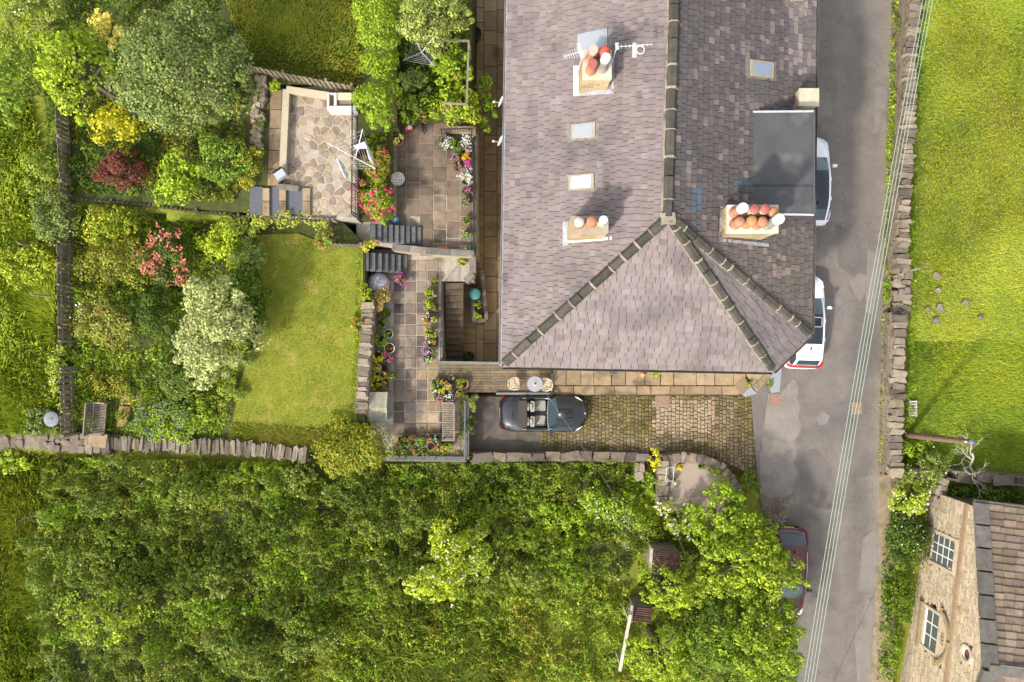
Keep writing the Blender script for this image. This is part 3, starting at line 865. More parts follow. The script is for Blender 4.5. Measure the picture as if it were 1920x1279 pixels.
# flat roofed dormer
zd = 6.95
fd = PL([(1410, 212), (1524, 210), (1524, 401), (1409, 399)], zd)
m_felt = M('roofing_felt', (0.055, 0.057, 0.062), 0.75, scale=1.0, detail=9, col2=(0.085, 0.085, 0.088), big=[((0.13, 0.125, 0.115), 0.55, 0.55)], bump=0.25, bscale=50)
dorm = build('dormer', prism(fd, ZE - .3, zd - .05), M('dormer_cheek', (.06, .055, .055), .8, var=.3), house)
dorm['label'] = 'flat roofed dormer covered in dark felt'
fo = PL([(1408, 210), (1526, 209), (1526, 403), (1407, 401)], zd)
build('felt_deck', prism(fo, zd - .06, zd), m_felt, dorm)
for i, (a, b) in enumerate(((0, 1), (1, 2), (2, 3))):
    build('edge_trim', MB().add(*beam(np.array(fo[a]) + [0, 0, .012], np.array(fo[b]) + [0, 0, .012], .07, .05)), M('trim_grey', (.40, .41, .43), .5, var=.15) if i != 1 else M('trim_dark', (.08, .08, .085), .5, var=.15), dorm)

for fy in (.72,):
    a_, b_ = lerp(np.array(fo[0]), np.array(fo[3]), fy), lerp(np.array(fo[1]), np.array(fo[2]), fy)
    build('felt_seam', MB().add(*beam(a_ + [.05, 0, .004], b_ + [-.05, 0, .004], .09, .014)), M('felt_seam', (.045, .046, .05), .7, var=.3), dorm)
# chimneys
m_chim = M('chimney_stone', (0.29, 0.225, 0.13), 0.9, scale=4, detail=7, col2=(0.42, 0.34, 0.22), big=[((0.13, 0.11, 0.08), 1.6, 0.60)], bump=0.5, bscale=12)
m_capw = M('chimney_cap', (0.42, 0.35, 0.25), 0.9, scale=3, detail=7, col2=(0.54, 0.47, 0.37), big=((0.36, 0.29, 0.19), 1.8, 0.60), bump=.3)
m_terra = M('terracotta', (0.30, 0.125, 0.07), 0.85, scale=5, col2=(0.42, 0.20, 0.12), big=[((0.34, 0.27, 0.20), 3, .58), ((.10, .065, .05), 2.2, .58)], bump=.3)
m_redc = M('red_clay', (0.30, 0.095, 0.078), 0.75, var=.25, scale=6, big=((.13, .07, .06), 3, .58))
m_buff = M('buff_clay', (0.42, 0.34, 0.22), 0.8, var=.25, scale=6)
m_whitec = M('white_cowl', (0.52, 0.53, 0.54), 0.5, var=.06)
m_dark = M('flue_dark', (0.02, 0.018, 0.016), 0.9)
def chimney(rect, zt, zb, cap, lab, courses=5, inset=.06, capm=None):
    """rect = pixel rectangle of the cap at height zt; zb = bottom of the stack inside the roof"""
    x0, y0, x1, y1 = rect
    q = PL([(x0, y1), (x1, y1), (x1, y0), (x0, y0)], zt)
    q = np.array(q); ctr = q.mean(0); ctr2 = ctr.copy()
    st = ctr + (q - ctr) * (1 - inset)
    body = build('chimney', prism(st, zb, zt - .16), m_chim, house)
    body['label'] = lab
    # courses of stone
    h = .24; z = zb
    k = 0
    w = st[1][0] - st[0][0]; dd = st[2][1] - st[1][1]
    while z < zt - .2:
        hh = min(h, zt - .17 - z)
        for (ax, ay, bx, by, nx_, ny_) in ((st[0][0], st[0][1], st[1][0], st[1][1], 0, -1), (st[1][0], st[1][1], st[2][0], st[2][1], 1, 0), (st[2][0], st[2][1], st[3][0], st[3][1], 0, 1), (st[3][0], st[3][1], st[0][0], st[0][1], -1, 0)):
            L = math.hypot(bx - ax, by - ay); n = 3 if L > .9 else 2
            cuts = [0, .5 * (.6 if k % 2 else 1), 1] if n == 2 else [0, .28 if k % 2 else .42, .66 if k % 2 else .76, 1]
            for i in range(len(cuts) - 1):
                t0, t1 = cuts[i], cuts[i + 1]
                cx, cy = ax + (bx - ax) * (t0 + t1) / 2, ay + (by - ay) * (t0 + t1) / 2
                sz = ((t1 - t0) * L - .015, .05) if nx_ == 0 else (.05, (t1 - t0) * L - .015)
                t = rr.uniform(.75, 1.15)
                g = cbox((cx + nx_ * .01, cy + ny_ * .01, z + hh / 2), (sz[0], sz[1], hh - .015), .12, .02)
                build('stone', MB().add(g[0], g[1], (t, t * .98, t * .93)), m_chim, body)
        z += h; k += 1
    g = prism(q, zt - .17, zt - .01)
    c = build('cap', MB().add(*g), capm or m_capw, body)
    return body, q
def pot(body, px, py, zt, r, h, mat, kind='plain', topm=None):
    """chimney pot: px,py = top centre in the photo, zt its top height"""
    c = P(px, py, zt); c[2] = zt - h
    p = build('chimney_pot', lathe(c, [(r * 1.12, 0), (r * 1.12, h * .12), (r * .95, h * .16), (r * .86, h * .75), (r * 1.0, h * .80), (r * 1.0, h * .93), (r * .9, h * .96)], 16), mat, body, smooth=False)
    if kind == 'dome': build('cowl', dome(c + [0, 0, h * .93], r * 1.0, r * .5), topm or mat, p, smooth=True)
    elif kind == 'flat':
        build('cowl', lathe(c + [0, 0, h * .95], [(r * 1.0, 0), (r * 1.0, h * .22), (r * .94, h * .25)], 18), topm or mat, p)
    else: build('flue', lathe(c + [0, 0, h * .93], [(r * .72, 0), (r * .72, h * .045)], 14), m_dark, p)
    return p
def apron(body, pts, plane, mat=m_lead):
    q = np.array([plane_pt(a, b, *plane)[0] for a, b in pts]); n = plane_pt(*pts[0], *plane)[1]
    build('flashing', hexa(q + n * .03, q + n * .055), mat, body)
c1, q1 = chimney((1092, 94, 1147, 148), 8.5, 6.6, 0, 'square stone chimney with four pots and television aerials')
apron(c1, [(1076, 124), (1086, 124), (1086, 180), (1076, 181)], WP, m_wpaint)
apron(c1, [(1086, 172), (1152, 168), (1152, 176), (1086, 181)], WP); apron(c1, [(1147, 112), (1152, 112), (1152, 172), (1147, 172)], WP)
pot(c1, 1112, 95, 9.2, .17, .72, m_terra, 'flat', M('pink_cowl', (.56, .34, .28), .7, var=.1)); pot(c1, 1134, 95, 9.1, .20, .62, m_redc, 'dome', M('red_cowl', (.55, .09, .06), .5, var=.1))
pot(c1, 1111, 121, 9.1, .17, .62, m_terra, 'flat', m_redc); pot(c1, 1135, 111, 9.35, .17, .87, M('grey_clay', (.22, .20, .17), .8, var=.3), 'flat', m_whitec)
c2, q2 = chimney((1071, 405, 1141, 437), 8.75, 6.4, 0, 'wide low stone chimney with three clay pots on the sunny slope', capm=M('grey_cap', (.26, .23, .18), .9, scale=4, col2=(.36, .32, .26)))
apron(c2, [(1056, 416), (1067, 416), (1067, 460), (1056, 462)], WP, m_lead); apron(c2, [(1067, 448), (1148, 444), (1148, 450), (1067, 456)], WP, m_wpaint)
pot(c2, 1086, 416, 9.25, .19, .5, m_terra, 'dome', M('lichen_clay', (.45, .30, .25), .9, scale=14, col2=(.6, .55, .48))); pot(c2, 1110, 414, 9.25, .19, .5, m_terra, 'dome', m_terra); pot(c2, 1131, 413, 9.3, .15, .55, m_buff, 'flat', m_whitec)
c3, q3 = chimney((1364, 384, 1460, 437), 8.45, 6.3, 0, 'broad cream stone chimney crowded with eight pots', capm=M('pale_cap', (.46, .40, .32), .9, scale=3, col2=(.56, .51, .43), big=((.34, .29, .22), 2, .56)))
apron(c3, [(1349, 388), (1357, 388), (1354, 447), (1347, 447)], EP); apron(c3, [(1349, 447), (1440, 457), (1440, 463), (1349, 453)], EP)
for px, py, zt, mat, kd, tm in ((1391, 391, 9.75, m_terra, 'flat', m_whitec), (1416, 391, 9.7, m_buff, 'dome', m_redc), (1436, 391, 9.7, m_buff, 'dome', m_redc), (1452, 397, 9.55, m_terra, 'dome', M('orange_clay', (.40, .19, .085), .85, var=.25, big=((.14, .08, .05), 3, .58))),
                                (1388, 415, 9.5, m_terra, 'dome', m_terra), (1411, 413, 9.6, M('orange_clay', (.5, .22, .08)), 'dome', M('orange_clay', (.5, .22, .08))), (1431, 415, 9.55, m_terra, 'dome', m_terra), (1458, 412, 9.9, M('grey_clay', (.22, .20, .17)), 'flat', m_whitec)):
    pot(c3, px, py, zt - .45, .185, zt - 8.88, mat, kd, tm)
c4, q4 = chimney((1498, 168, 1533, 199), 6.35, 4.8, 0, 'small square chimney capped with one sandstone slab at the road eave')
build('capping_slab', MB().add(*cbox((q4[:, 0].mean(), q4[:, 1].mean(), 6.38), (q4[1][0] - q4[0][0] + .05, q4[2][1] - q4[1][1] + .05, .1), .1)), m_capw, c4)
apron(c4, [(1490, 175), (1497, 175), (1496, 205), (1489, 205)], EP, m_wpaint); apron(c4, [(1490, 203), (1524, 206), (1524, 211), (1490, 208)], EP, m_lead)

# aerials and dishes
m_alu = M('aluminium', (0.62, 0.62, 0.62), 0.4, var=.1, metal=.5)
def aerial(base, tip, boom_a, boom_b, n, half, lab, dish=False):
    t = thing('television_aerial', lab, 'aerial', base)
    build('mast', tube([base, tip], .025), m_alu, t)
    a, b = np.asarray(boom_a, float), np.asarray(boom_b, float)
    bo = build('boom', tube([a, b], .016), m_alu, t)
    d = nrm(b - a); s = nrm(np.cross(d, [0, 0, 1]))
    for i in range(n):
        p = lerp(a, b, i / (n - 1)); h = half * lerp(1.2, .7, i / (n - 1))
        build('element', tube([p - s * h, p + s * h], .009, 5), m_alu, bo)
    build('reflector', MB().add(*beam(a - s * half * 1.7 + [0, 0, .05], a + s * half * 1.7 + [0, 0, .05], .12, .02)), m_alu, bo)
    return t
tp = P(1092, 100, 9.0)
aerial([tp[0] - .04, tp[1] - .2, 7.3], [tp[0] - .04, tp[1] - .2, 9.6], [tp[0] - .12, tp[1] - .12, 9.45], P(1058, 106, 9.4), 8, .16, 'comb shaped aerial pointing over the sunny slope from the four-pot chimney')
tp = P(1150, 97, 8.9)
t = aerial([tp[0], tp[1] - .2, 7.6], [tp[0], tp[1] - .2, 9.9], [tp[0], tp[1] - .18, 9.75], P(1222, 83, 9.75), 9, .07, 'long thin aerial reaching toward the ridge from the four-pot chimney')
dc = P(1196, 94, 9.6)
build('panel', MB().add(*box(dc + np.array([-.12, 0, 0]), (.13, .5, .04))), m_whitec, t)
ring = [dc + np.array([.08 + .14 * math.cos(a), .14 * math.sin(a), .02]) for a in np.linspace(0, 2 * math.pi, 17)]
build('hoop', tube(ring, .02, 6), m_whitec, t)
for (px, py, z, lab) in ((941, 190, 3.6, 'white satellite dish on the house wall above the leafy passage end'), (940, 264, 3.4, 'white satellite dish on the house wall opposite the potted flowers')):
    c = P(px - 2, py, z)
    t = thing('satellite_dish', lab, 'satellite dish', c)
    R = Matrix.Rotation(math.radians(-20), 3, 'Z') @ Matrix.Rotation(math.radians(-70), 3, 'Y')
    v, f = lathe((0, 0, 0), [(.03, -.05), (.15, -.035), (.24, 0), (.25, .01), (.235, .012), (.14, -.02)], 18)
    build('dish', MB().add(np.array([R @ Vector(q) for q in v]) + c, f), m_whitec, t, smooth=True)
    build('arm', tube([c + [.05, 0, -.2], c + [-.28, 0, -.12]], .014), m_alu, t)
    build('receiver', MB().add(*box(c + np.array([-.3, 0, -.08]), (.1, .07, .07))), m_whitec, t)
    build('bracket', tube([c + [.03, 0, -.1], np.array([-.05, c[1], z - .15])], .02), m_alu, t)
# ------------------------------------------------------------------ cottage across the road
CP0 = np.array([20.18, -7.71]); CD = nrm(np.array([-.1177, -.993])); CN = np.array([CD[1], -CD[0]])   # CN points to the road (west)
if CN[0] > 0: CN = -CN
def cw(px, py):
    """(s, z) on the gable wall plane seen at the pixel"""
    r = np.array([(px - 960) / FPX, (639.5 - py) / FPX])
    k = (CP0 @ CN) / (r @ CN); q = k * r
    return float((q - CP0) @ CD), CAM_H - k
def CW(s, z, o=0.0):
    q = CP0 + CD * s + CN * o
    return np.array([q[0], q[1], z])
def cblk(s0, s1, z0, z1, o0, o1):
    return hexa([CW(s0, z0, o0), CW(s1, z0, o0), CW(s1, z0, o1), CW(s0, z0, o1)], [CW(s0, z1, o0), CW(s1, z1, o0), CW(s1, z1, o1), CW(s0, z1, o1)])
E0, A0 = cw(1834, 952), cw(1848, 1253)
S_E, Z_E, S_A, Z_A = E0[0], E0[1], A0[0], A0[1]
S_F = 2 * S_A - S_E
m_cot = M('honey_stone', (0.40, 0.32, 0.22), 0.9, scale=3, detail=8, col2=(0.53, 0.445, 0.325), big=[((0.29, 0.22, 0.14), 1.3, 0.60)], bump=0.4, bscale=14)
m_cotj = M('dark_joint', (0.07, 0.05, 0.03), 1.0, var=.3, scale=4)
m_cope = M('dark_coping', (0.085, 0.078, 0.068), 0.9, scale=3, detail=8, col2=(0.16, 0.145, 0.125), big=[((0.25, 0.22, 0.17), 2.2, 0.62)], bump=.4, bscale=18)
cot = thing('stone_cottage', 'honey coloured stone cottage with gable end, round window and dark coping beside the hedge', 'cottage', CW(S_A, -1.2))
DEPTH = 9.0
def zroof(s): return Z_E + (Z_A - Z_E) * (1 - abs(s - S_A) / (S_A - S_E))
pent = [(S_E, -1.3), (S_F, -1.3), (S_F, Z_E - .1), (S_A, Z_A - .1), (S_E, Z_E - .1)]
v = [CW(s, z, -.16) for s, z in pent] + [CW(s, z, -DEPTH) for s, z in pent]
build('wall', (np.array(v), [(4, 3, 2, 1, 0), (5, 6, 7, 8, 9)] + [(i, (i + 1) % 5, 5 + (i + 1) % 5, 5 + i) for i in range(5)]), m_cotj, cot)
w1 = [cw(1752, 1003), cw(1792, 1016), cw(1784, 1067), cw(1745, 1050)]
w2 = [cw(1737, 1143), cw(1762, 1155), cw(1755, 1218), cw(1730, 1208)]
W1 = (min(a[0] for a in w1), max(a[0] for a in w1), min(a[1] for a in w1), max(a[1] for a in w1))
W2 = (min(a[0] for a in w2), max(a[0] for a in w2), min(a[1] for a in w2), max(a[1] for a in w2))
OC = cw(1813, 1227)
zs = cw(1800, 1070)[1]          # string course height
stones = []
rk = np.random.default_rng(31)
z = -1.2
while z < Z_A - .12:
    h = rk.uniform(.075, .11)
    lo, hi = S_E, S_F
    if z + h > Z_E - .15:
        f = (z + h - Z_E + .15) / (Z_A - Z_E); lo, hi = lerp(S_E, S_A, f), lerp(S_F, S_A, f)
    s = lo - rk.uniform(0, .3) 
    while s < hi:
        w = rk.uniform(.22, .62); s0, s1 = max(s, lo), min(s + w, hi); s += w
        if s1 - s0 < .05: continue
        cs, cz = (s0 + s1) / 2, z + h / 2
        if abs(cz - zs) < .12: continue
        if W1[0] - .12 < cs < W1[1] + .12 and W1[2] - .05 < cz < W1[3] + .05: continue
        if W2[0] - .28 < cs < W2[1] + .28 and W2[2] - .05 < cz < W2[3] + .5: continue
        if (cs - OC[0]) ** 2 + (cz - OC[1]) ** 2 < .42 ** 2: continue
        t = rk.uniform(.72, 1.12); stones.append((cblk(s0 + .009, s1 - .009, z + .009, z + h - .009, -.17, .012 + rk.uniform(0, .012)), (t, t * rk.uniform(.95, 1.02), t * rk.uniform(.85, 1.05))))
    z += h
mb = MB()
for g, c in stones: mb.add(g[0], g[1], c)
build('stone_courses', mb, m_cot, cot, kind='stuff')
build('string_course', cblk(S_E - .02, S_F + .02, zs - .11, zs + .11, -.02, .10), M('brown_band', (.22, .15, .085), .9, scale=4, col2=(.32, .23, .14)), cot)
def cot_window(W, cols, rows, proud_lintel, mull=None, lab=None):
    s0, s1, z0, z1 = W
    fr = build('window', cblk(s0, s1, z0, z1, -.14, -.02), m_frame, cot)
    if lab: fr['label'] = lab
    ds, dz = (s1 - s0) / cols, (z1 - z0) / rows
    for i in range(cols):
        for j in range(rows):
            gl = glass_mat('cottage_glass', (.12, .13, .12), .05) if 'cg' not in MATS else MATS['cg']
            MATS['cg'] = gl
            build('pane', cblk(s0 + ds * i + .035, s0 + ds * (i + 1) - .035, z0 + dz * j + .035, z0 + dz * (j + 1) - .035, -.06, -.008), gl, fr)
    # stone surround
    for a in ((s0 - .14, s0 - .01, z0 - .15, z1 + .02), (s1 + .01, s1 + .14, z0 - .15, z1 + .02), (s0 - .14, s1 + .14, z1 + .025, z1 + .22)):
        build('surround', cblk(*a, -.12, .045), m_cot, fr)
    build('sill', cblk(s0 - .2, s1 + .2, z0 - .34, z0 - .16, -.1, .16), M('sill_stone', (.20, .15, .09), .9, scale=5, col2=(.30, .23, .14)), fr)
    return fr
cot_window(W1, 3, 4, 1, lab='white sash window above the hedge')
ws = (W2[0] + W2[1]) / 2
f2 = cot_window(W2, 3, 2, 1, lab='white window under a carved arched date stone')
f2c = cblk(W2[0], W2[1], W2[2], W2[2] + .1, -.05, .02)
build('ledge', f2c, m_frame, f2)
# arched hood with carved date
hw = (W2[1] - W2[0]) / 2 + .16
zt = W2[3] + .23
HA = .62
mbp = []
n = 16
arc = [(ws + hw * math.cos(a), zt + HA * math.sin(a)) for a in np.linspace(0, math.pi, n)]
v = [CW(s, z, .05) for s, z in arc] + [CW(s, z, -.05) for s, z in arc]
tym = build('tympanum', (np.array(v), [tuple(range(n)), tuple(range(n, 2 * n))[::-1]] + [(i, n + i, n + (i + 1) % n, (i + 1) % n) for i in range(n)]), M('date_stone', (.42, .33, .20), .9, scale=6, col2=(.50, .40, .26)), f2)
mbh = MB()
for i in range(n - 1):
    (sa, za), (sb, zb) = arc[i], arc[i + 1]
    for k, r in ((0, 1.0),):
        oa = [(ws + (sa - ws) * 1.0, zt + (za - zt) * 1.0), (ws + (sb - ws) * 1.0, zt + (zb - zt) * 1.0)]
        ob = [(ws + (sa - ws) * 1.16, zt + (za - zt) * 1.2), (ws + (sb - ws) * 1.16, zt + (zb - zt) * 1.2)]
        q = [oa[0], oa[1], ob[1], ob[0]]
        mbh.add(*hexa([CW(s, z, -.03) for s, z in q], [CW(s, z, .14) for s, z in q]))
build('hood_mould', mbh, M('hood_stone', (.24, .17, .095), .9, scale=5, col2=(.34, .26, .15)), f2)
for s in (ws - hw * 1.16 - .12, ws + hw * 1.16 - .06): build('label_stop', cblk(s, s + .18, zt - .08, zt + .05, -.03, .16), M('hood_stone', (1, 1, 1)), f2)
build('keystone', cblk(ws - .07, ws + .07, zt + HA * 1.1, zt + HA * 1.35, -.03, .2), M('hood_stone', (1, 1, 1)), f2)
m_ink = M('carved_letter', (0.10, 0.075, 0.05), 0.9)
def carve(txt, s, z, size, ang=0.0):
    cu = bpy.data.curves.new('carved_text', 'FONT'); cu.body = txt; cu.size = size; cu.align_x = 'CENTER'; cu.extrude = .006
    tmp = bpy.data.objects.new('tmp_text', cu); COL.objects.link(tmp)
    dg = bpy.context.evaluated_depsgraph_get()
    me = bpy.data.meshes.new_from_object(tmp.evaluated_get(dg)); bpy.data.objects.remove(tmp)
    vv = np.array([v.co[:] for v in me.vertices]); ff = [tuple(p.vertices) for p in me.polygons]
    ca, sa = math.cos(ang), math.sin(ang)
    # text runs towards +CD reading left to right when seen from the road (viewer looks east, left = north = -CD)
    pts = [CW(s + (x * ca - y * sa), z + (x * sa + y * ca), .056 + zz) for x, y, zz in vv]
    return build('carved_text', (np.array(pts), ff), m_ink, tym)
carve('1837', ws, zt + .08, .30)
word = 'CON. SCHOOL'
for i, ch in enumerate(word):
    a = math.pi - math.pi * (i + 1.2) / (len(word) + 1.4)
    if ch != ' ': carve(ch, ws + hw * .78 * math.cos(a), zt + HA * .74 * math.sin(a), .17, -(math.pi / 2 - a) * .9)
# round window
oc = []
v, f = [], []
for r, o in ((.40, .0), (.40, .07), (.27, .07), (.27, -.08)):
    for k in range(20):
        a = 2 * math.pi * k / 20; v.append(CW(OC[0] + r * math.cos(a), OC[1] + r * math.sin(a), o))
for i in range(3):
    for k in range(20): f.append((i * 20 + k, i * 20 + (k + 1) % 20, (i + 1) * 20 + (k + 1) % 20, (i + 1) * 20 + k))
rw = build('round_window', (np.array(v), f), m_cot, cot)
v = [CW(OC[0] + .28 * math.cos(2 * math.pi * k / 20), OC[1] + .28 * math.sin(2 * math.pi * k / 20), -.06) for k in range(20)]
build('pane', (np.array(v), [tuple(range(20))]), M('oculus_red', (.12, .05, .04), .3), rw)
rg = [CW(OC[0] + .25 * math.cos(2 * math.pi * k / 24), OC[1] + .25 * math.sin(2 * math.pi * k / 24), -.02) for k in range(25)]
build('frame', tube(rg, .035, 6), m_frame, rw)
# roof
m_cslate = M('cottage_slate', (0.145, 0.108, 0.077), 0.85, scale=4, detail=8, col2=(0.235, 0.182, 0.132), big=[((0.13, 0.10, 0.075), 0.7, 0.56), ((.36, .30, .22), 2.4, .66)], bump=.4, bscale=18)
rp = [CW(S_E - .15, Z_E - .12, -.02), CW(S_A, Z_A + .0, -.02), CW(S_F + .15, Z_E - .12, -.02)]
rq = [CW(S_E - .15, Z_E - .12, -DEPTH - .1), CW(S_A, Z_A + .0, -DEPTH - .1), CW(S_F + .15, Z_E - .12, -DEPTH - .1)]
croof = build('roof', (np.array(rp + rq), [(0, 3, 4, 1), (1, 4, 5, 2)]), M('roof_underlay', (.05, .045, .045)), cot)
csl = []
for side in (1, -1):
    n = 22
    sl = (Z_A - Z_E + .12) / (S_A - S_E + .15)
    for k in range(n):
        f0, f1 = k / n, (k + 1) / n
        sa = lerp(S_E - .15, S_A, f0) if side > 0 else lerp(S_F + .15, S_A, f0)
        sb = lerp(S_E - .15, S_A, f1) if side > 0 else lerp(S_F + .15, S_A, f1)
        za, zb = lerp(Z_E - .12, Z_A, f0), lerp(Z_E - .12, Z_A, f1)
        o = -.48
        wb = lerp(.62, .34, f0)
        while o > -DEPTH:
            w = rk.uniform(.75, 1.25) * wb; o1 = max(o - w, -DEPTH)
            j = rk.uniform(-.02, .02); th = rk.uniform(.04, .06)
            lo = [CW(sa - side * .03 + j, za - .01, o - .01), CW(sa - side * .03 + j, za - .01, o1 + .01), CW(sb, zb - .01, o1 + .01), CW(sb, zb - .01, o - .01)]
            hi = [lo[0] + [0, 0, th + .02], lo[1] + [0, 0, th + .02 + rk.uniform(-.01, .01)], lo[2] + [0, 0, .025], lo[3] + [0, 0, .025]]
            t = rk.uniform(.7, 1.2); c = np.array([t, t * rk.uniform(.93, 1.02), t * rk.uniform(.88, 1.05)])
            if rk.random() < .05: c = np.array([.55, .68, .85])
            csl.append((o * side, hexa(lo, hi) if side < 0 else hexa(lo[::-1], hi[::-1]), c, side))
            o = o1
vis = [s for s in csl if s[3] > 0]; vis.sort(key=lambda s: -s[0])
for s in vis[:290]: build('slate', MB().add(s[1][0], s[1][1], s[2]), m_cslate, croof)
mb = MB()
for s in vis[290:] + [s for s in csl if s[3] < 0]: mb.add(s[1][0], s[1][1], s[2])
build('hidden_slope_slates', mb, m_cslate, croof, kind='stuff')
for side in (1, -1):
    n = 7
    for k in range(n):
        f0, f1 = k / n, (k + 1) / n - .012
        sa, sb = [(lerp(S_E - .2, S_A, f) if side > 0 else lerp(S_F + .2, S_A, f)) for f in (f0, f1)]
        za, zb = lerp(Z_E - .14, Z_A, f0), lerp(Z_E - .14, Z_A, f1)
        q = [CW(sa, za, .12), CW(sb, zb, .12), CW(sb, zb, -.46), CW(sa, za, -.46)]
        t = rk.uniform(.8, 1.2)
        g = hexa([p + [0, 0, -.08] for p in q], [p + [0, 0, .13] for p in q]) if side < 0 else hexa([p + [0, 0, -.08] for p in q][::-1], [p + [0, 0, .13] for p in q][::-1])
        build('coping_stone', MB().add(g[0], g[1], (t, t, t)), m_cope, croof)
build('ridge_capping', MB().add(*beam(CW(S_A, Z_A + .05, -.1), CW(S_A, Z_A + .05, -DEPTH), .4, .16)), m_cope, croof)
build('ridge_flashing', MB().add(*beam(CW(S_A - .16, Z_A + .06, -.55), CW(S_A - .16, Z_A + .06, -DEPTH), .1, .1)), m_frame, croof)
build('gutter', MB().add(*beam(CW(S_E - .24, Z_E - .16, .1), CW(S_E - .24, Z_E - .16, -DEPTH), .16, .13)), m_gutb, cot)

# ------------------------------------------------------------------ dry stone walls
m_dry = M('gritstone', (0.165, 0.137, 0.104), 0.95, scale=5, detail=8, col2=(0.265, 0.226, 0.178), big=[((0.12, 0.11, 0.075), 1.5, 0.57), ((.36, .34, .28), 3.5, .66)], bump=0.6, bscale=16)
m_core = M('wall_core', (0.05, 0.042, 0.03), 1.0, var=.3)
def along(path, d):
    for i in range(len(path) - 1):
        L = np.linalg.norm(path[i + 1][:2] - path[i][:2])
        if d <= L or i == len(path) - 2:
            t = nrm((path[i + 1] - path[i])[:2]); return lerp(path[i], path[i + 1], min(d / L, 1)), t
        d -= L
def plen(path): return sum(np.linalg.norm(path[i + 1][:2] - path[i][:2]) for i in range(len(path) - 1))
def stone_wall(name, label, path, z0, z1, width, cope=(.12, .26, .22), faces=(1, -1), cope_w=1.05, seed=1, irregular=False, courses=None, tint=1.0, top_only=False):
    """path: world points along the wall centre, z0/z1 functions of distance or numbers"""
    g = np.random.default_rng(seed)
    path = [np.array([p[0], p[1], 0.]) for p in path]
    L = plen(path)
    fz0 = z0 if callable(z0) else (lambda d: z0); fz1 = z1 if callable(z1) else (lambda d: z1)
    c0 = path[len(path) // 2]
    t = thing(name, label, 'wall', (c0[0], c0[1], fz0(L / 2)))
    core = MB()
    n = max(2, int(L / .5)); ds = np.linspace(0, L, n)
    for i in range(n - 1):
        (pa, ta), (pb, tb) = along(path, ds[i]), along(path, ds[i + 1])
        na, nb = np.array([-ta[1], ta[0]]) * width * .4, np.array([-tb[1], tb[0]]) * width * .4
        def q(p, nn, sgn, z): return np.array([p[0] + sgn * nn[0], p[1] + sgn * nn[1], z])
        zb0, zb1 = fz0(ds[i]) - .3, fz0(ds[i + 1]) - .3; zt0, zt1 = fz1(ds[i]) - .05, fz1(ds[i + 1]) - .05
        core.add(*hexa([q(pa, na, -1, zb0), q(pb, nb, -1, zb1), q(pb, nb, 1, zb1), q(pa, na, 1, zb0)], [q(pa, na, -1, zt0), q(pb, nb, -1, zt1), q(pb, nb, 1, zt1), q(pa, na, 1, zt0)]))
    build('core', core, m_core, t)
    st = []
    d = 0.0
    while d < L:
        w = g.uniform(cope[0], cope[1])
        p, tt = along(path, d + w / 2)
        ang = math.atan2(tt[1], tt[0])
        h = cope[2] * g.uniform(.75, 1.2); zz = fz1(d + w / 2)
        if irregular:
            k = g.integers(1, 4); off = -width / 2; nn = np.array([-tt[1], tt[0]])
            cuts = np.sort(np.concatenate([[0, 1], (np.arange(1, k) + g.uniform(-.2, .2, k - 1)) / k]))
            for a, b in zip(cuts[:-1], cuts[1:]):
                o = (-.5 + (a + b) / 2) * width * 1.05 + g.uniform(-.03, .03)
                c = np.array([p[0] + nn[0] * o, p[1] + nn[1] * o, zz + g.uniform(-.05, .06)])
                cl = tint * g.uniform(.7, 1.2)
                st.append((1, cbox(c, (w * g.uniform(.9, 1.1), (b - a) * width * 1.02, h), .30, .18, ang + g.uniform(-.3, .3), rg=g), (cl, cl * g.uniform(.93, 1), cl * g.uniform(.85, 1.0))))
        else:
            c = np.array([p[0], p[1], zz + g.uniform(-.03, .03)])
            cl = tint * g.uniform(.5, 1.25)
            lean = Matrix.Rotation(ang + g.uniform(-.12, .12), 3, 'Z') @ Matrix.Rotation(g.uniform(-.25, .25), 3, 'Y')
            st.append((1, cbox(c, (w * .95, width * cope_w * g.uniform(.72, 1.15), h * g.uniform(.8, 1.3)), .2, .24, R=np.array(lean), rg=g), (cl, cl * g.uniform(.93, 1), cl * g.uniform(.85, 1.0))))
        d += w
    for sd in faces:
        z = fz0(L / 2) - .05; ztop = fz1(L / 2) - cope[2] * .4
        while z < ztop:
            h = g.uniform(.11, .18); d = -g.uniform(0, .3)
            while d < L:
                w = g.uniform(.22, .5); dm = min(max(d + w / 2, 0), L)
                p, tt = along(path, dm); nn = np.array([-tt[1], tt[0]])
                zz = z + h / 2 + fz0(dm) - fz0(L / 2)
                c = np.array([p[0] + nn[0] * sd * width * .42, p[1] + nn[1] * sd * width * .42, zz])
                cl = tint * g.uniform(.7, 1.15)
                st.append((0, cbox(c, (w - .02, width * .22, h - .015), .18, .14, math.atan2(tt[1], tt[0]), rg=g), (cl, cl * .97, cl * .9)))
                d += w
            z += h
    st.sort(key=lambda s: -s[0])
    for s in st[:290]: build('stone', MB().add(s[1][0], s[1][1], s[2]), m_dry, t)
    if len(st) > 290:
        mb = MB()
        for s in st[290:]: mb.add(s[1][0], s[1][1], s[2])
        build('rubble', mb, m_dry, t, kind='stuff')
    return t
rw_path = [P(a, b, 1.0) for a, b in ((1722, -60), (1707, 90), (1703, 240), (1695, 400), (1690, 500))]
stone_wall('dry_stone_wall', 'long dry stone wall with upright coping between the road and the buttercup field', rw_path, .05, 1.0, .52, (.15, .30, .26), (1, -1), 1.05, 3)
rw2 = [P(a, b, .95) for a, b in ((1686, 590), (1684, 660), (1682, 750), (1680, 830), (1678, 885))]
stone_wall('dry_stone_wall', 'dry stone wall with wide flat coping ending by the telegraph pole', rw2, .05, .95, .58, (.18, .42, .24), (1, -1), 1.05, 4)
rw3 = [P(a, b, .5) for a, b in ((1690, 498), (1694, 520), (1690, 545), (1694, 570), (1686, 592))]
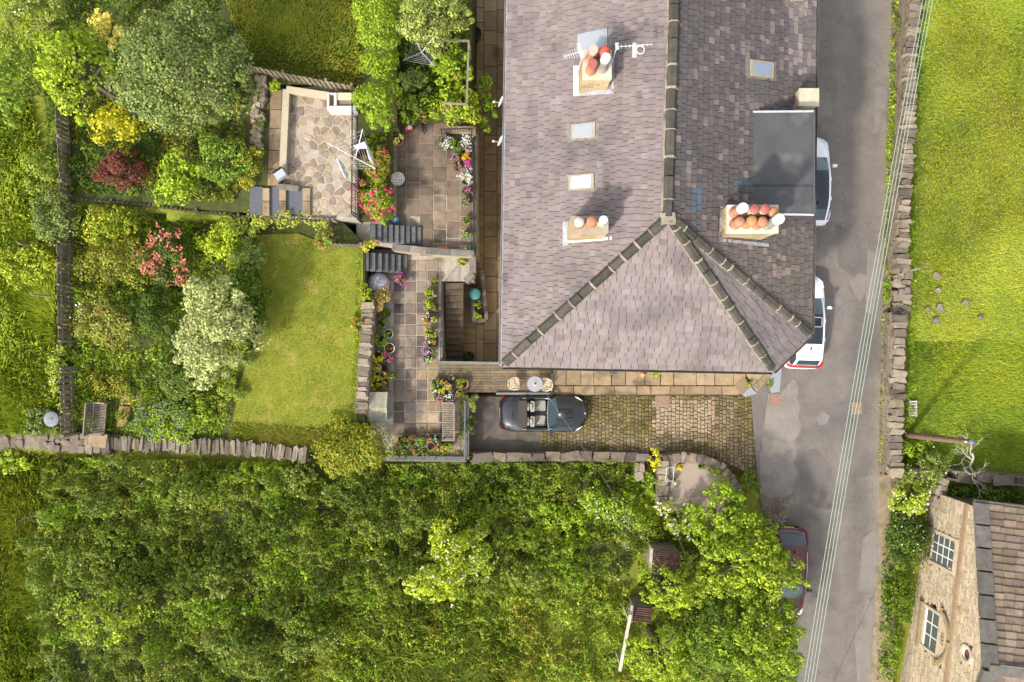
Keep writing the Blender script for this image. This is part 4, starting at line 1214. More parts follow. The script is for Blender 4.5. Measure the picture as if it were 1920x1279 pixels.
stone_wall('dry_stone_wall', 'collapsed gap of tumbled stones in the road wall', rw3, .05, .40, .75, (.18, .4, .26), (1,), 1.0, 5, irregular=True)
sw_path = [P(a, b, 1.55) for a, b in ((-40, 828), (40, 822), (120, 828), (200, 834))]
stone_wall('dry_stone_wall', 'broad tumbled stone wall below the galvanised bin', sw_path, .9, 1.5, .85, (.25, .45, .3), (1, -1), 1.0, 6, irregular=True, tint=.85)
sw2 = [P(a, b, 1.5) for a, b in ((200, 830), (330, 834), (420, 838), (510, 845), (575, 853))]
stone_wall('dry_stone_wall', 'dry stone wall of thin upright slabs along the foot of the flower garden and lawn', sw2, .6, 1.45, .62, (.10, .24, .3), (1, -1), 1.1, 7, tint=.85)
lw = [P(a, b, 1.42) for a, b in ((690, 567), (686, 620), (682, 680), (679, 730), (677, 772))]
stone_wall('retaining_wall', 'dry stone retaining wall holding up the lawn above the terrace', lw, 0, 1.36, .5, (.13, .27, .18), (1,), 1.1, 8, tint=1.15)
dwp = [P(a, b, -.05) for a, b in ((886, 858), (1000, 857), (1100, 856), (1206, 858))]
stone_wall('drive_wall', 'low mortared stone wall with flat coping along the cobbled drive', dwp, -1.1, -.12, .42, (.5, 1.1, .16), (1, -1), 1.0, 9, tint=.62)
stone_wall('drive_wall', 'short broken return of the drive wall going down into the nettles', [P(a, b, -.3) for a, b in ((1200, 868), (1199, 896))], -1.1, -.35, .4, (.35, .5, .2), (1, -1), 1.0, 19, irregular=True)
rb = [P(a, b, .32) for a, b in ((1243, 945), (1243, 900), (1244, 862), (1280, 858), (1320, 862), (1352, 876), (1372, 898), (1383, 918))]
stone_wall('raised_bed_wall', 'curved stone wall edging the gravel bed at the drive entrance', rb, -.5, .25, .4, (.2, .36, .2), (1, -1), 1.1, 10, tint=.95)
fw = [P(a, b, .75) for a, b in ((1672, 886), (1720, 888), (1745, 890))]
stone_wall('dry_stone_wall', 'short ivy grown stone wall beside the bare tree', fw, .0, .7, .5, (.2, .4, .22), (1, -1), 1.0, 11)
fw2 = [P(a, b, 1.1) for a, b in ((1795, 893), (1860, 897), (1990, 910))]
stone_wall('field_wall', 'dark capped stone wall between the field and the cottage garden', fw2, .0, 1.05, .45, (.7, 1.3, .14), (1, -1), 1.15, 12, tint=.7)
stone_wall('dry_stone_wall', 'narrow stone wall running from the bare tree to the cottage corner', [P(a, b, .7) for a, b in ((1772, 898), (1766, 925), (1757, 946))], .0, .6, .45, (.18, .34, .2), (1, -1), 1.0, 13, irregular=True)
build('gravel_bed', prism([P(a, b, .1) for a, b in ((1247, 955), (1247, 866), (1280, 862), (1318, 866), (1348, 880), (1366, 900), (1376, 930), (1330, 970))], -1.2, .08), M('pea_gravel', (0.22, 0.165, 0.12), 0.95, scale=40, detail=4, col2=(0.48, 0.40, 0.33), bump=.9, bscale=50), kind='structure')
slabw = thing('capstone', 'square sandstone slab laid on the wall beside the garden bench', 'slab', P(184, 826, 1.6))
build('slab', MB().add(*cbox(P(184, 826, 1.68), (.82, .62, .09), .1, .04, -.1)), m_flag, slabw)

# mortared garden walls (coping pieces)
m_gcope = M('garden_coping', (0.11, 0.10, 0.085), 0.9, scale=4, detail=8, col2=(0.19, 0.175, 0.15), big=((0.30, 0.26, 0.18), 2, .62), bump=.4)
m_gwall = M('garden_wall_stone', (0.30, 0.235, 0.15), 0.9, scale=4, detail=7, col2=(0.40, 0.33, 0.23), bump=.4, bscale=12)
def block_wall(label, path, z0, z1, width, n_per_m=1.1, name='garden_wall', cope_mat=None):
    path = [np.array([p[0], p[1], 0.]) for p in path]
    t = thing(name, label, 'wall', (path[0][0], path[0][1], z0))
    for i in range(len(path) - 1):
        a, b = path[i], path[i + 1]
        L = np.linalg.norm(b - a); d = nrm(b - a)
        build('wall_body', MB().add(*beam(a + [0, 0, (z0 + z1 - .1) / 2], b + [0, 0, (z0 + z1 - .1) / 2], width * .86, z1 - .1 - z0)), m_gwall, t)
        n = max(1, int(round(L * n_per_m)))
        for k in range(n):
            q0, q1 = a + d * (L * k / n + .008), a + d * (L * (k + 1) / n - .008)
            tt = rk.uniform(.8, 1.2)
            g = beam(q0 + [0, 0, z1 - .05 + .002 * i], q1 + [0, 0, z1 - .05 + .002 * i], width, .1)
            build('coping_stone', MB().add(g[0], g[1], (tt, tt, tt)), cope_mat or m_gcope, t)
    return t
block_wall('stone wall with dark coping dividing the upper patio from the terrace', [P(735, 463, 1.35), P(800, 470, 1.35), P(889, 476, 1.35)], 0, 1.35, .30)
block_wall('short stone wall turning the corner at the top of the basement steps', [P(886, 480, 1.0), P(886, 512, 1.0), P(872, 527, 1.0)], 0, 1.0, .30)
block_wall('retaining wall with coping above the shaded passage', [P(890, 232, 1.05), P(890, 478, 1.05)], -2.5, 1.02, .22)
block_wall('cream rendered kerb wall around the crazy paving', [P(530, 327, 2.3), P(537, 168, 2.3), P(618, 180, 2.3)], 2.0, 2.35, .30, .3, cope_mat=M('cream_paint', (.40, .34, .24), .8, scale=4, col2=(.48, .42, .31)))
block_wall('low stone wall between the crazy paving and the gravel steps', [P(518, 349, 2.3), P(560, 354, 2.3)], 2.0, 2.3, .25)
block_wall('concrete edge wall beside the gravel steps', [P(480, 405, 2.2), P(625, 411, 2.2)], 1.3, 2.15, .10, .6, cope_mat=m_conc)
block_wall('stone wall between the flower bank and the upper patio', [P(737, 262, 1.5), P(737, 405, 1.5)], .8, 1.45, .2)
block_wall('low wall along the outer edge of the terrace', [P(874, 745, .2), P(874, 862, .2), P(718, 860, .2), P(700, 822, .2)], -1.2, .12, .26)
block_wall('raised stone planter wall in the shaded passage', [P(903, 505, -1.6), P(912, 600, -1.6), P(888, 602, -1.6), P(886, 560, -1.6)], -2.45, -1.7, .18, 2)

# ------------------------------------------------------------------ fences and railings
m_wood = M('weathered_timber', (0.17, 0.145, 0.105), 0.9, scale=3, detail=8, col2=(0.27, 0.225, 0.165), big=((0.10, 0.10, 0.06), 1.2, 0.57), bump=.5, bscale=25)
m_wooddk = M('dark_timber', (0.085, 0.072, 0.05), 0.9, scale=3, detail=8, col2=(0.15, 0.13, 0.095), bump=.4, bscale=25)
m_iron = M('black_iron', (0.025, 0.026, 0.028), 0.5, var=.3)
def picket_fence(label, path, h, pitch=.21, bw=.15, mat=m_wood, seed=0, skip=()):
    """path of ground points (world, with z)"""
    g = np.random.default_rng(seed)
    path = [np.asarray(p, float) for p in path]
    t = thing('picket_fence', label, 'fence', path[0])
    L = plen(path)
    n = int(L / pitch)
    def pt(d):
        rem = d
        for i in range(len(path) - 1):
            l = np.linalg.norm((path[i + 1] - path[i])[:2])
            if rem <= l or i == len(path) - 2: return lerp(path[i], path[i + 1], min(rem / l, 1)), nrm((path[i + 1] - path[i])[:2])
            rem -= l
    for k in range(n + 1):
        if any(a < k * pitch < b for a, b in skip): continue
        p, d = pt(k * pitch); ang = math.atan2(d[1], d[0])
        hh = h * g.uniform(.95, 1.03); c = g.uniform(.75, 1.2)
        v, f = box((0, 0, hh / 2 + .04), (bw * g.uniform(.9, 1.05), .02, hh), 0)
        v = v @ np.array(Matrix.Rotation(g.uniform(-.02, .02), 3, 'Y')).T @ np.array(Matrix.Rotation(ang + g.uniform(-.03, .03), 3, 'Z')).T + p
        build('picket', MB().add(v, f, (c, c * .98, c * .94)), mat, t)
    for k in range(int(L / 1.9) + 2):
        d = min(k * 1.9, L); p, dr = pt(d); nn = np.array([-dr[1], dr[0], 0]) * .07
        build('post', MB().add(*box(p + nn + [0, 0, h * .5 - .1], (.09, .09, h * 1.08 + .2), math.atan2(dr[1], dr[0]))), mat, t)
    for fz in (.3, .8):
        for i in range(len(path) - 1):
            dr = nrm((path[i + 1] - path[i])[:2]); nn = np.array([-dr[1], dr[0], 0]) * .035
            build('rail', MB().add(*beam(path[i] + nn + [0, 0, h * fz], path[i + 1] + nn + [0, 0, h * fz], .035, .08)), mat, t)
    return t
gz = lambda px, py, z: P(px, py, z)
picket_fence('grey picket fence beside the yellow and purple shrubs', [gz(134, 190, 2.0), gz(138, 280, 1.95), gz(143, 372, 1.8)], 1.15, seed=1, bw=.17)
picket_fence('long grey picket fence between the field and the flower garden', [gz(140, 382, 1.6), gz(137, 520, 1.6), gz(140, 640, 1.6)], 1.15, seed=2, bw=.17)
picket_fence('picket fence panel ending at the tumbled stone wall', [gz(140, 690, 1.6), gz(144, 812, 1.6)], 1.1, .27, .2, seed=3)
picket_fence('picket fence between the crazy paving and the rough grass', [gz(465, 136, 2.15), gz(560, 156, 2.1), gz(668, 176, 2.05)], 1.0, .24, .16, seed=4)
picket_fence('low picket fence half covered by pale climbers above the flower garden', [gz(150, 378, 1.5), gz(300, 392, 1.45), gz(440, 410, 1.4), gz(625, 422, 1.35)], .85, .2, .12, seed=5, mat=m_wooddk)
picket_fence('short low picket fence at the corner of the lawn', [gz(628, 462, 1.35), gz(682, 464, 1.35)], .7, .2, .13, seed=6)
def railing(label, path, h, pitch=.12, mat=m_iron, z_off=0.0, r=.008):
    path = [np.asarray(p, float) for p in path]
    t = thing('iron_railing', label, 'railing', path[0])
    for i in range(len(path) - 1):
        a, b = path[i], path[i + 1]
        build('top_rail', MB().add(*beam(a + [0, 0, h], b + [0, 0, h], .05, .03)), mat, t)
        build('bottom_rail', MB().add(*beam(a + [0, 0, .1], b + [0, 0, .1], .03, .02)), mat, t)
        n = max(2, int(np.linalg.norm(b - a) / pitch))
        for k in range(n + 1):
            p = lerp(a, b, k / n)
            if k % 10 == 0 or k == n: build('post', MB().add(*beam(p, p + [0, 0, h], .04)), mat, t)
            else: build('bar', MB().add(*beam(p + [0, 0, .1], p + [0, 0, h], r * 2)), mat, t)
    return t
railing('black iron railing on the edge of the crazy paving above the flower bank', [P(669, 172, 2.0), P(669, 300, 2.0), P(668, 408, 2.0)], .95)
railing('black iron railing along the upper patio above the passage', [P(830, 254, Z_UP + .1), P(886, 252, Z_UP + .1), P(890, 360, Z_UP + .1), P(890, 474, Z_UP + .1)], .95)
railing('black iron railing guarding the basement stairwell', [P(832, 530, 0), P(830, 676, 0)], .95)
railing('grey iron railing along the terrace edge above the parked convertible', [P(874, 750, .1), P(874, 858, .1), P(722, 857, .1)], .9, .14, M('grey_iron', (.11, .12, .13), .5, var=.3))
gate = thing('iron_gate', 'black iron gate standing open at the top of the upper patio', 'gate', P(788, 240, Z_UP))
ga, gb = P(790, 222, Z_UP), P(796, 252, Z_UP)
for z_ in (.12, 1.1): build('rail', MB().add(*beam(ga + [0, 0, z_], gb + [0, 0, z_], .04, .04)), m_iron, gate)
for k in range(8):
    p = lerp(ga, gb, k / 7); build('bar', MB().add(*beam(p + [0, 0, .05], p + [0, 0, 1.25], .022)), m_iron, gate)
# garden gravel border posts in the west field
for a, b, zz, lab in (((38, 458), (98, 462), 2.2, 'grey wooden post leaning out of the shrubs beside the long picket fence'), ((62, 553), (120, 560), 2.1, 'forked grey wooden prop leaning on the long picket fence')):
    t = thing('wooden_post', lab, 'post', P(*b, 1.6))
    build('shaft', tube([P(*b, 1.5), lerp(P(*b, 1.5), P(*a, zz + .4), .5) + [0, .02, 0], P(*a, zz + .4)], [.05, .045, .04], 7), m_wood, t)
    build('stub', tube([P(*a, zz + .4), P(*a, zz + .4) + [-.12, .1, .05]], [.04, .03], 6), m_wood, t)

# ------------------------------------------------------------------ steps
m_step = M('slate_step', (0.062, 0.064, 0.066), 0.85, scale=5, detail=7, col2=(0.12, 0.122, 0.122), bump=.3)
def flight(label, a0, a1, b0, b1, za, zb, n, mat, name='steps', th=.06, riser=None, tint=(1, 1, 1), solid=True):
    """n treads from edge a0-a1 (height za) to edge b0-b1 (height zb); world points"""
    t = thing(name, label, 'steps', ((a0[0] + b1[0]) / 2, (a0[1] + b1[1]) / 2, min(za, zb)))
    for k in range(n):
        f0, f1 = k / n, (k + 1) / n
        z = lerp(za, zb, (k + .5) / n)
        p = [lerp(a0, b0, f0), lerp(a1, b1, f0), lerp(a1, b1, f1), lerp(a0, b0, f1)]
        q = rk.uniform(.85, 1.15)
        poly = np.array([x[:2] for x in p]); c = poly.mean(0); poly = c + (poly - c) * .985
        g = piece(poly, z - th, z + rk.uniform(-.004, .004), .015)
        build('tread', MB().add(g[0], g[1], np.array(tint) * q), mat, t)
        build('riser', prism(c + (poly - c) * .9, (z - .5) if solid else z - .25, z - th + .002), riser or m_stoneface, t)
    return t
flight('upper flight of slate steps climbing beside the pink rose to the crazy paving', P(790, 425, .95), P(790, 460, .95), P(694, 418, 1.9), P(694, 454, 1.9), .95, 1.95, 9, m_step)
flight('lower flight of slate steps climbing from the terrace to the lawn', P(764, 478, .15), P(764, 513, .15), P(680, 472, 1.3), P(680, 508, 1.3), .12, 1.33, 7, m_step)
flight('dark timber stair descending into the basement passage', P(834, 530, 0), P(869, 530, 0), P(836, 690, -2.3), P(869, 690, -2.3), -.1, -2.3, 14, M('stair_board', (.085, .06, .036), .8, scale=3, col2=(.15, .11, .07)), riser=M('stair_dark', (.03, .022, .016), .9))
flight('stone steps rising from the upper patio behind the railing', P(836, 236, 1.0), P(836, 250, 1.0), P(892, 236, 1.7), P(892, 250, 1.7), 1.0, 1.7, 5, M('brown_step', (.20, .15, .09), .9, scale=3, col2=(.28, .21, .13)))
# gravel steps
gs = thing('gravel_steps', 'broad garden steps of slate gravel held by stone slabs', 'steps', P(525, 378, 2.0))
m_gravel = M('grey_slate_gravel', (0.06, 0.063, 0.075), 0.95, scale=38, detail=4, col2=(0.17, 0.175, 0.195), bump=.9, bscale=50)
for (x0, x1, z) in ((468, 492, 2.3), (504, 523, 2.2), (536, 568, 2.1)): build('gravel_tray', prism(PL([(x0, 350), (x1, 350), (x1, 402), (x0, 402)], z), 1.8, z), m_gravel, gs)
for (x0, x1, z) in ((492, 505, 2.33), (523, 536, 2.24), (567, 582, 2.14)):
    for (y0, y1) in ((352, 376), (377, 404)):
        q = piece(PL([(x0, y0), (x1, y0), (x1, y1), (x0, y1)], z), 1.8, z, .02); t = rk.uniform(.85, 1.1)
        build('slab', MB().add(q[0], q[1], (t, t, t)), m_flag, gs)

# ------------------------------------------------------------------ timber deck
m_deck = M('deck_board', (0.105, 0.078, 0.052), 0.85, scale=2.5, detail=9, col2=(0.185, 0.142, 0.098), big=[((0.12, 0.115, 0.05), 0.8, 0.57)], bump=.4, bscale=30)
deck = thing('timber_deck', 'weathered timber deck bridging from the terrace to the drive', 'deck', P(930, 708, -.2))
for k in range(11):
    y0 = 680.5 + k * 5.05; y1 = y0 + 4.6
    segs = [(823, 920), (920.6, 1034)] if k % 2 else [(823, 1000), (1000.6, 1034)]
    for (x0, x1) in segs:
        t = rk.uniform(.8, 1.2)
        c = (t, t * rk.uniform(.95, 1.02), t * rk.uniform(.85, 1.0))
        if k == 3 and x0 > 910: c = (1.5, 1.45, 1.3)
        g = piece(PL([(x0, y0), (x1, y0), (x1, y1), (x0, y1)], .03), -.03, .03, .006)
        build('board', MB().add(g[0], g[1], c), m_deck, deck)
for y in (684, 708, 732): build('joist', MB().add(*beam(P(822, y, -.12), P(1034, y, -.12), .07, .16)), m_wooddk, deck)
for x in (850, 900, 960, 1020):
    for y in (684, 732): build('post', MB().add(*beam(P(x, y, -.1), np.array([*P(x, y, -.1)[:2], -2.6]), .1)), m_wooddk, deck)
m_pgrey = M('grey_paint', (0.17, 0.18, 0.175), 0.7, var=.2, scale=3)
for a, b in (((822, 679), (1000, 682)), ((1035, 700), (1035, 738)), ((930, 738), (1035, 738))): build('edge_rail', MB().add(*beam(P(*a, .07), P(*b, .07), .10, .12)), m_pgrey, deck)
# ------------------------------------------------------------------ cars
def paint(name, col, rough=.25, metal=0.0):
    m = M(name, col, rough, var=.04, scale=2, spec=.5, coat=.6, metal=metal); return m
m_tyre = M('tyre_rubber', (.02, .02, .02), .9); m_rim = M('alloy_rim', (.5, .5, .52), .3, var=.1, metal=.7)
m_cglass = glass_mat('car_glass', (.03, .045, .055), .03); m_cscreen = glass_mat('windscreen_glass', (.03, .06, .075), .03)
m_blackp = M('black_trim', (.015, .015, .017), .4); m_redlamp = M('red_lamp', (.55, .02, .02), .3); m_clearlamp = M('clear_lamp', (.7, .72, .74), .15, spec=.7)
def xf(v, T): v = np.asarray(v, float); return v @ T[0].T + T[1]
def car_T(cx, cy, cz, yaw, pitch=0.0):
    R = np.array(Matrix.Rotation(yaw, 3, 'Z') @ Matrix.Rotation(-pitch, 3, 'Y')); return R, np.array([cx, cy, cz])
def loft(secs, mirror=True):
    """secs: list of half sections [(x,y,z)...] from sill to centre line"""
    full = []
    for s in secs: full.append(list(s) + [(x, -y, z) for (x, y, z) in s[::-1][1:]])
    m = len(full[0]); v = [p for s in full for p in s]; f = []
    for i in range(len(full) - 1):
        for k in range(m - 1): f.append((i * m + k, i * m + k + 1, (i + 1) * m + k + 1, (i + 1) * m + k))
    f.append(tuple(range(m))); f.append(tuple(range((len(full) - 1) * m, len(full) * m))[::-1])
    return np.array(v), f, m
def body_secs(st):
    out = []
    for (x, hw, zs, zc, yi, zin) in st:
        zb = .20
        zt = zs + (zc - zs) * .85 if zin >= zs else zs + .01
        out.append([(x, hw * .90, zb), (x, hw * .985, .38), (x, hw, .55 if zs > .6 else zs * .8), (x, hw * .965, zs * .93), (x, hw * .90, zs), (x, hw * yi, zt), (x, hw * yi - .015, zin if zin < zs else zt + .005), (x, hw * .25, zin if zin < zs else zc), (x, 0, zin if zin < zs else zc)])
    return out
def wheels(t, T, xs, hw, r=.31):
    for x in xs:
        for sgn in (1, -1):
            w = tube([(x, sgn * (hw - .21), r), (x, sgn * (hw - .02), r)], r, 18)
            o = build('wheel', MB().add(xf(w[0], T), w[1]), m_tyre, t)
            w = tube([(x, sgn * (hw - .04), r), (x, sgn * (hw - .01), r)], r * .62, 12)
            build('rim', MB().add(xf(w[0], T), w[1]), m_rim, o)
def patchq(pts, T, n):
    """thin raised quad patch, pts local, lifted by n"""
    p = xf(pts, T); nn = xf(n, (T[0], np.zeros(3)))
    k = len(p)
    v = np.concatenate([p - nn * .02, p + nn * .012])
    f = [tuple(range(k))[::-1], tuple(range(k, 2 * k))] + [(i, (i + 1) % k, k + (i + 1) % k, k + i) for i in range(k)]
    return v, f
def mirror_part(t, T, x, y, z, mat):
    v, f = cbox((x, y, z), (.13, .20, .14), .3); build('wing_mirror', MB().add(xf(v, T), f), mat, t)

def convertible(label, T, mat):
    t = thing('convertible_car', label, 'car', T[1])
    # x, half width, shoulder, crown, inner fraction, inner height
    st = [(-2.06, .52, .55, .62, .5, 9), (-2.03, .66, .60, .72, .5, 9), (-1.95, .76, .66, .82, .55, 9), (-1.75, .83, .74, .90, .6, 9), (-1.45, .88, .80, .94, .62, 9), (-1.12, .895, .82, .94, .64, 9), (-.80, .90, .83, .93, .68, 9), (-.74, .90, .83, .86, .74, .40),
          (-.4, .89, .82, .84, .77, .36), (0, .885, .82, .84, .78, .36), (.28, .885, .82, .86, .77, .40), (.36, .885, .82, .90, .74, 9), (.62, .89, .80, .90, .68, 9), (1.0, .90, .76, .86, .62, 9), (1.4, .885, .71, .80, .58, 9), (1.7, .82, .66, .74, .55, 9), (1.9, .70, .61, .68, .5, 9), (2.02, .54, .56, .61, .5, 9), (2.08, .36, .50, .53, .5, 9)]
    v, f, m = loft(body_secs(st)); b = build('body', MB().add(xf(v, T), f), mat, t, smooth=True)
    wheels(t, T, (-1.28, 1.22), .90)
    for sy in (1, -1):
        for pts in ([(.36, sy * .895, .35), (.36, sy * .872, .78), (.36, sy * .82, .83)], [(-.74, sy * .905, .35), (-.74, sy * .885, .78), (-.74, sy * .83, .84)], [(.74, sy * .60, .925), (1.3, sy * .62, .85), (1.75, sy * .50, .765)]):
            w = tube(pts, .008, 4); build('panel_gap', MB().add(xf(w[0], T), w[1]), m_blackp, b)
        w = tube([(.76, sy * .10 - .05, .945), (.60, sy * .38 + .02, 1.0)], .010, 4); build('wiper', MB().add(xf(w[0], T), w[1]), m_blackp, t)
    w = tube([(-1.40, -.72, .905), (-1.40, 0, .955), (-1.40, .72, .905)], .007, 4); build('boot_gap', MB().add(xf(w[0], T), w[1]), m_blackp, b)
    # bonnet power dome
    v, f = cbox((1.0, 0, .845), (.75, .42, .10), .35); build('bonnet_bulge', MB().add(xf(v, T), f), mat, b, smooth=True)
    # soft-top stowage lid
    v, f = cbox((-.95, 0, .945), (.42, 1.26, .05), .3); build('folded_roof_cover', MB().add(xf(v, T), f), M('roof_fabric', (.055, .045, .038), .95, var=.3, scale=20), t)
    # cockpit
    v, f = box((-.2, 0, .38), (1.05, 1.30, .06)); build('cockpit_floor', MB().add(xf(v, T), f), m_blackp, t)
    m_lea = M('cream_leather', (.26, .245, .21), .55, var=.15, scale=8)
    for sy in (.36, -.36):
        v, f = cbox((-.12, sy, .56), (.52, .50, .18), .3); s = build('seat', MB().add(xf(v, T), f), m_lea, t, smooth=False)
        v, f = cbox((-.48, sy, .76), (.20, .50, .52), .3); build('backrest', MB().add(xf(v, T), f), m_lea, s)
        v, f = cbox((-.55, sy, 1.02), (.12, .26, .16), .35); build('headrest', MB().add(xf(v, T), f), m_lea, s)
        hoop = [(-.68, sy - .2, .88), (-.68, sy - .17, 1.04), (-.68, sy, 1.08), (-.68, sy + .17, 1.04), (-.68, sy + .2, .88)]
        w = tube(hoop, .025, 6); build('roll_hoop', MB().add(xf(w[0], T), w[1]), m_rim, t)
    v, f = cbox((-.15, 0, .58), (.85, .16, .14), .2); build('centre_console', MB().add(xf(v, T), f), m_blackp, t)
    v, f = cbox((.32, 0, .78), (.22, 1.28, .16), .3); build('dashboard', MB().add(xf(v, T), f), m_blackp, t)
    ring = [(.12 + .03 * math.cos(a), -.36 + .17 * math.cos(a), .82 + .16 * math.sin(a)) for a in np.linspace(0, 2 * math.pi, 15)]
    w = tube(ring, .018, 5); build('steering_wheel', MB().add(xf(w[0], T), w[1]), m_blackp, t)
    ws = [(.62, .74, .90), (.30, .62, 1.20), (.26, .3, 1.25), (.25, 0, 1.26), (.26, -.3, 1.25), (.30, -.62, 1.20), (.62, -.74, .90), (.70, -.4, .915), (.73, 0, .92), (.70, .4, .915)]
    v, f = patchq(ws, T, np.array([.6, 0, .8])); ww = build('windscreen', MB().add(v, f), m_cscreen, t)
    w = tube([(.62, .76, .88), (.28, .64, 1.21), (.24, .3, 1.265), (.23, 0, 1.275), (.24, -.3, 1.265), (.28, -.64, 1.21), (.62, -.76, .88)], .028, 6); build('screen_frame', MB().add(xf(w[0], T), w[1]), m_pgrey, ww)
    for sy in (1, -1):
        v, f = patchq([(1.55, sy * .82, .72), (1.72, sy * .76, .69), (1.92, sy * .60, .64), (1.86, sy * .62, .67), (1.66, sy * .72, .71)], T, np.array([.2, sy * .3, .9])); build('headlight', MB().add(v, f), m_clearlamp, t)
        v, f = patchq([(-1.98, sy * .70, .70), (-1.86, sy * .80, .73), (-1.80, sy * .83, .70), (-1.95, sy * .76, .62), (-2.05, sy * .6, .62)], T, np.array([-.4, sy * .4, .8])); build('tail_light', MB().add(v, f), m_redlamp, t)
        mirror_part(t, T, .42, sy * .98, .88, mat)
        w = tube([(-.95, sy * .74, .91), (-.78, sy * .74, .91)], .022, 5); build('roof_latch', MB().add(xf(w[0], T), w[1]), m_rim, t)
    v, f = cbox((-2.05, 0, .55), (.04, .52, .12), .1); build('number_plate', MB().add(xf(v, T), f), M('plate_white', (.6, .6, .58), .6), t)
    v, f = cbox((-2.04, 0, .45), (.10, 1.20, .22), .2); build('rear_bumper', MB().add(xf(v, T), f), m_blackp, t)
    w = lathe((2.03, 0, .60), [(.045, 0), (.045, .02)], 12); build('badge', MB().add(xf(w[0], T), w[1]), m_rim, t)
    v, f = cbox((-1.42, 0, .955), (.05, .36, .03), .2); build('brake_light', MB().add(xf(v, T), f), m_blackp, t)
    return t

def hatchback(label, T, mat, roofm, L=4.2, sunroof=False, tail='wrap', white_rear=.0, rails=False, roof_end=-1.35):
    t = thing('parked_car', label, 'car', T[1])
    k = L / 4.2
    st = [(-2.1, .60, .55, .62, .5, 9), (-2.06, .76, .66, .72, .5, 9), (-1.95, .85, .80, .86, .6, 9), (-1.6, .89, .92, .94, .7, 9), (-1.0, .90, .93, .95, .8, 9), (0, .90, .92, .95, .8, 9), (.6, .90, .90, .96, .75, 9), (1.0, .89, .86, .96, .65, 9), (1.4, .87, .80, .90, .6, 9), (1.75, .80, .72, .80, .55, 9), (1.95, .68, .64, .70, .5, 9), (2.06, .52, .56, .60, .5, 9), (2.1, .36, .48, .50, .5, 9)]
    st = [(x * k, *r) for x, *r in st]
    v, f, m = loft(body_secs(st)); b = build('body', MB().add(xf(v, T), f), mat, t, smooth=True)
    wheels(t, T, (-1.28 * k, 1.28 * k), .90)
    # greenhouse: x, base half width, base z, top half width, top z
    gh = [(1.02 * k, .74, .93, .70, .96), (.70 * k, .79, .93, .68, 1.18), (.32 * k, .81, .93, .64, 1.38), (.10 * k, .81, .93, .63, 1.43), (-.5 * k, .81, .93, .62, 1.46), (-1.0 * k, .80, .93, .61, 1.44), (roof_end * k, .79, .93, .59, 1.38), (roof_end * k - .12, .77, .93, .58, 1.34), (-1.92 * k, .70, .93, .60, 1.02)]
    secs = []
    for (x, hb, zb, ht, zt) in gh: secs.append([(x, hb, zb), (x, hb * .985, lerp(zb, zt, .3)), (x, ht + .02, max(zt - .05, zb)), (x, ht - .08, zt), (x, ht * .4, zt + .02), (x, 0, zt + .025)])
    v, f, m = loft(secs)
    def strip(name, rng_i, ks, mm, parent, lift=0.0):
        mb = MB(); vv = xf(v + np.array([0, 0, lift]), T)
        used = [ff for idx, ff in enumerate(f[:-2]) if (idx // (m - 1)) in rng_i and (idx % (m - 1)) in ks]
        ids = sorted({q for ff in used for q in ff}); mp = {q: i for i, q in enumerate(ids)}
        return build(name, MB().add(vv[ids], [tuple(mp[q] for q in ff) for ff in used]), mm, parent, smooth=True)
    topk = [2, 3, 4, 5, 6, 7]; midk = [3, 4, 5, 6]
    strip('windscreen', (0, 1), [2, 3, 4, 5, 6, 7], m_cscreen, t)
    strip('roof', (2, 3, 4, 5, 6), topk, roofm, t)
    strip('rear_window', (7,), midk, m_cglass, t)
    strip('rear_pillars', (7,), [2, 7], mat, t)
    strip('side_window', range(8), [0, 1], m_cglass, t); strip('side_window', range(8), [8, 9], m_cglass, t)
    for ks, yy in (([2], 1), ([7], -1)):
        strip('roof_edge', range(0, 8), ks, mat, t, .006)
    if white_rear:
        strip('rear_roof_panel', (5, 6), midk, mat, t, .008)
    for sy in (1, -1):
        v2, f2 = patchq([(1.50 * k, sy * .80, .80), (1.78 * k, sy * .76, .73), (1.96 * k, sy * .58, .66), (1.80 * k, sy * .58, .74)], T, np.array([.2, sy * .3, .9])); build('headlight', MB().add(v2, f2), m_clearlamp, t)
        if tail == 'wrap':
            v2, f2 = patchq([(-1.70 * k, sy * .80, .96), (-1.95 * k, sy * .70, .93), (-2.06 * k, sy * .56, .80), (-2.0 * k, sy * .80, .76), (-1.85 * k, sy * .87, .86)], T, np.array([-.4, sy * .4, .8]))
        else:
            v2, f2 = patchq([(-1.90 * k, sy * .84, .84), (-2.02 * k, sy * .72, .78), (-2.05 * k, sy * .74, .66), (-1.94 * k, sy * .86, .70)], T, np.array([-.4, sy * .5, .6]))
        build('tail_light', MB().add(v2, f2), m_redlamp, t)
        mirror_part(t, T, .62 * k, sy * 1.0, .98, mat if tail != 'plain_dark' else m_blackp)
        for x in (.05, -.85):
            v2, f2 = cbox((x, sy * .915, .80), (.2, .04, .04), .2); build('door_handle', MB().add(xf(v2, T), f2), mat, t)
        if rails:
            w = tube([(.15, sy * .60, 1.46), (-.6, sy * .59, 1.51), (-1.25, sy * .57, 1.45)], .02, 6); build('roof_rail', MB().add(xf(w[0], T), w[1]), m_rim, t)
    if tail == 'wrap':
        v2, f2 = cbox((-2.03 * k, 0, .88), (.07, 1.24, .10), .3); build('tail_light_bar', MB().add(xf(v2, T), f2), m_redlamp, t)
    v2, f2 = cbox((-2.1 * k, 0, .55), (.05, .52, .12), .1); build('number_plate', MB().add(xf(v2, T), f2), M('plate_yellow', (.6, .5, .08), .6), t)
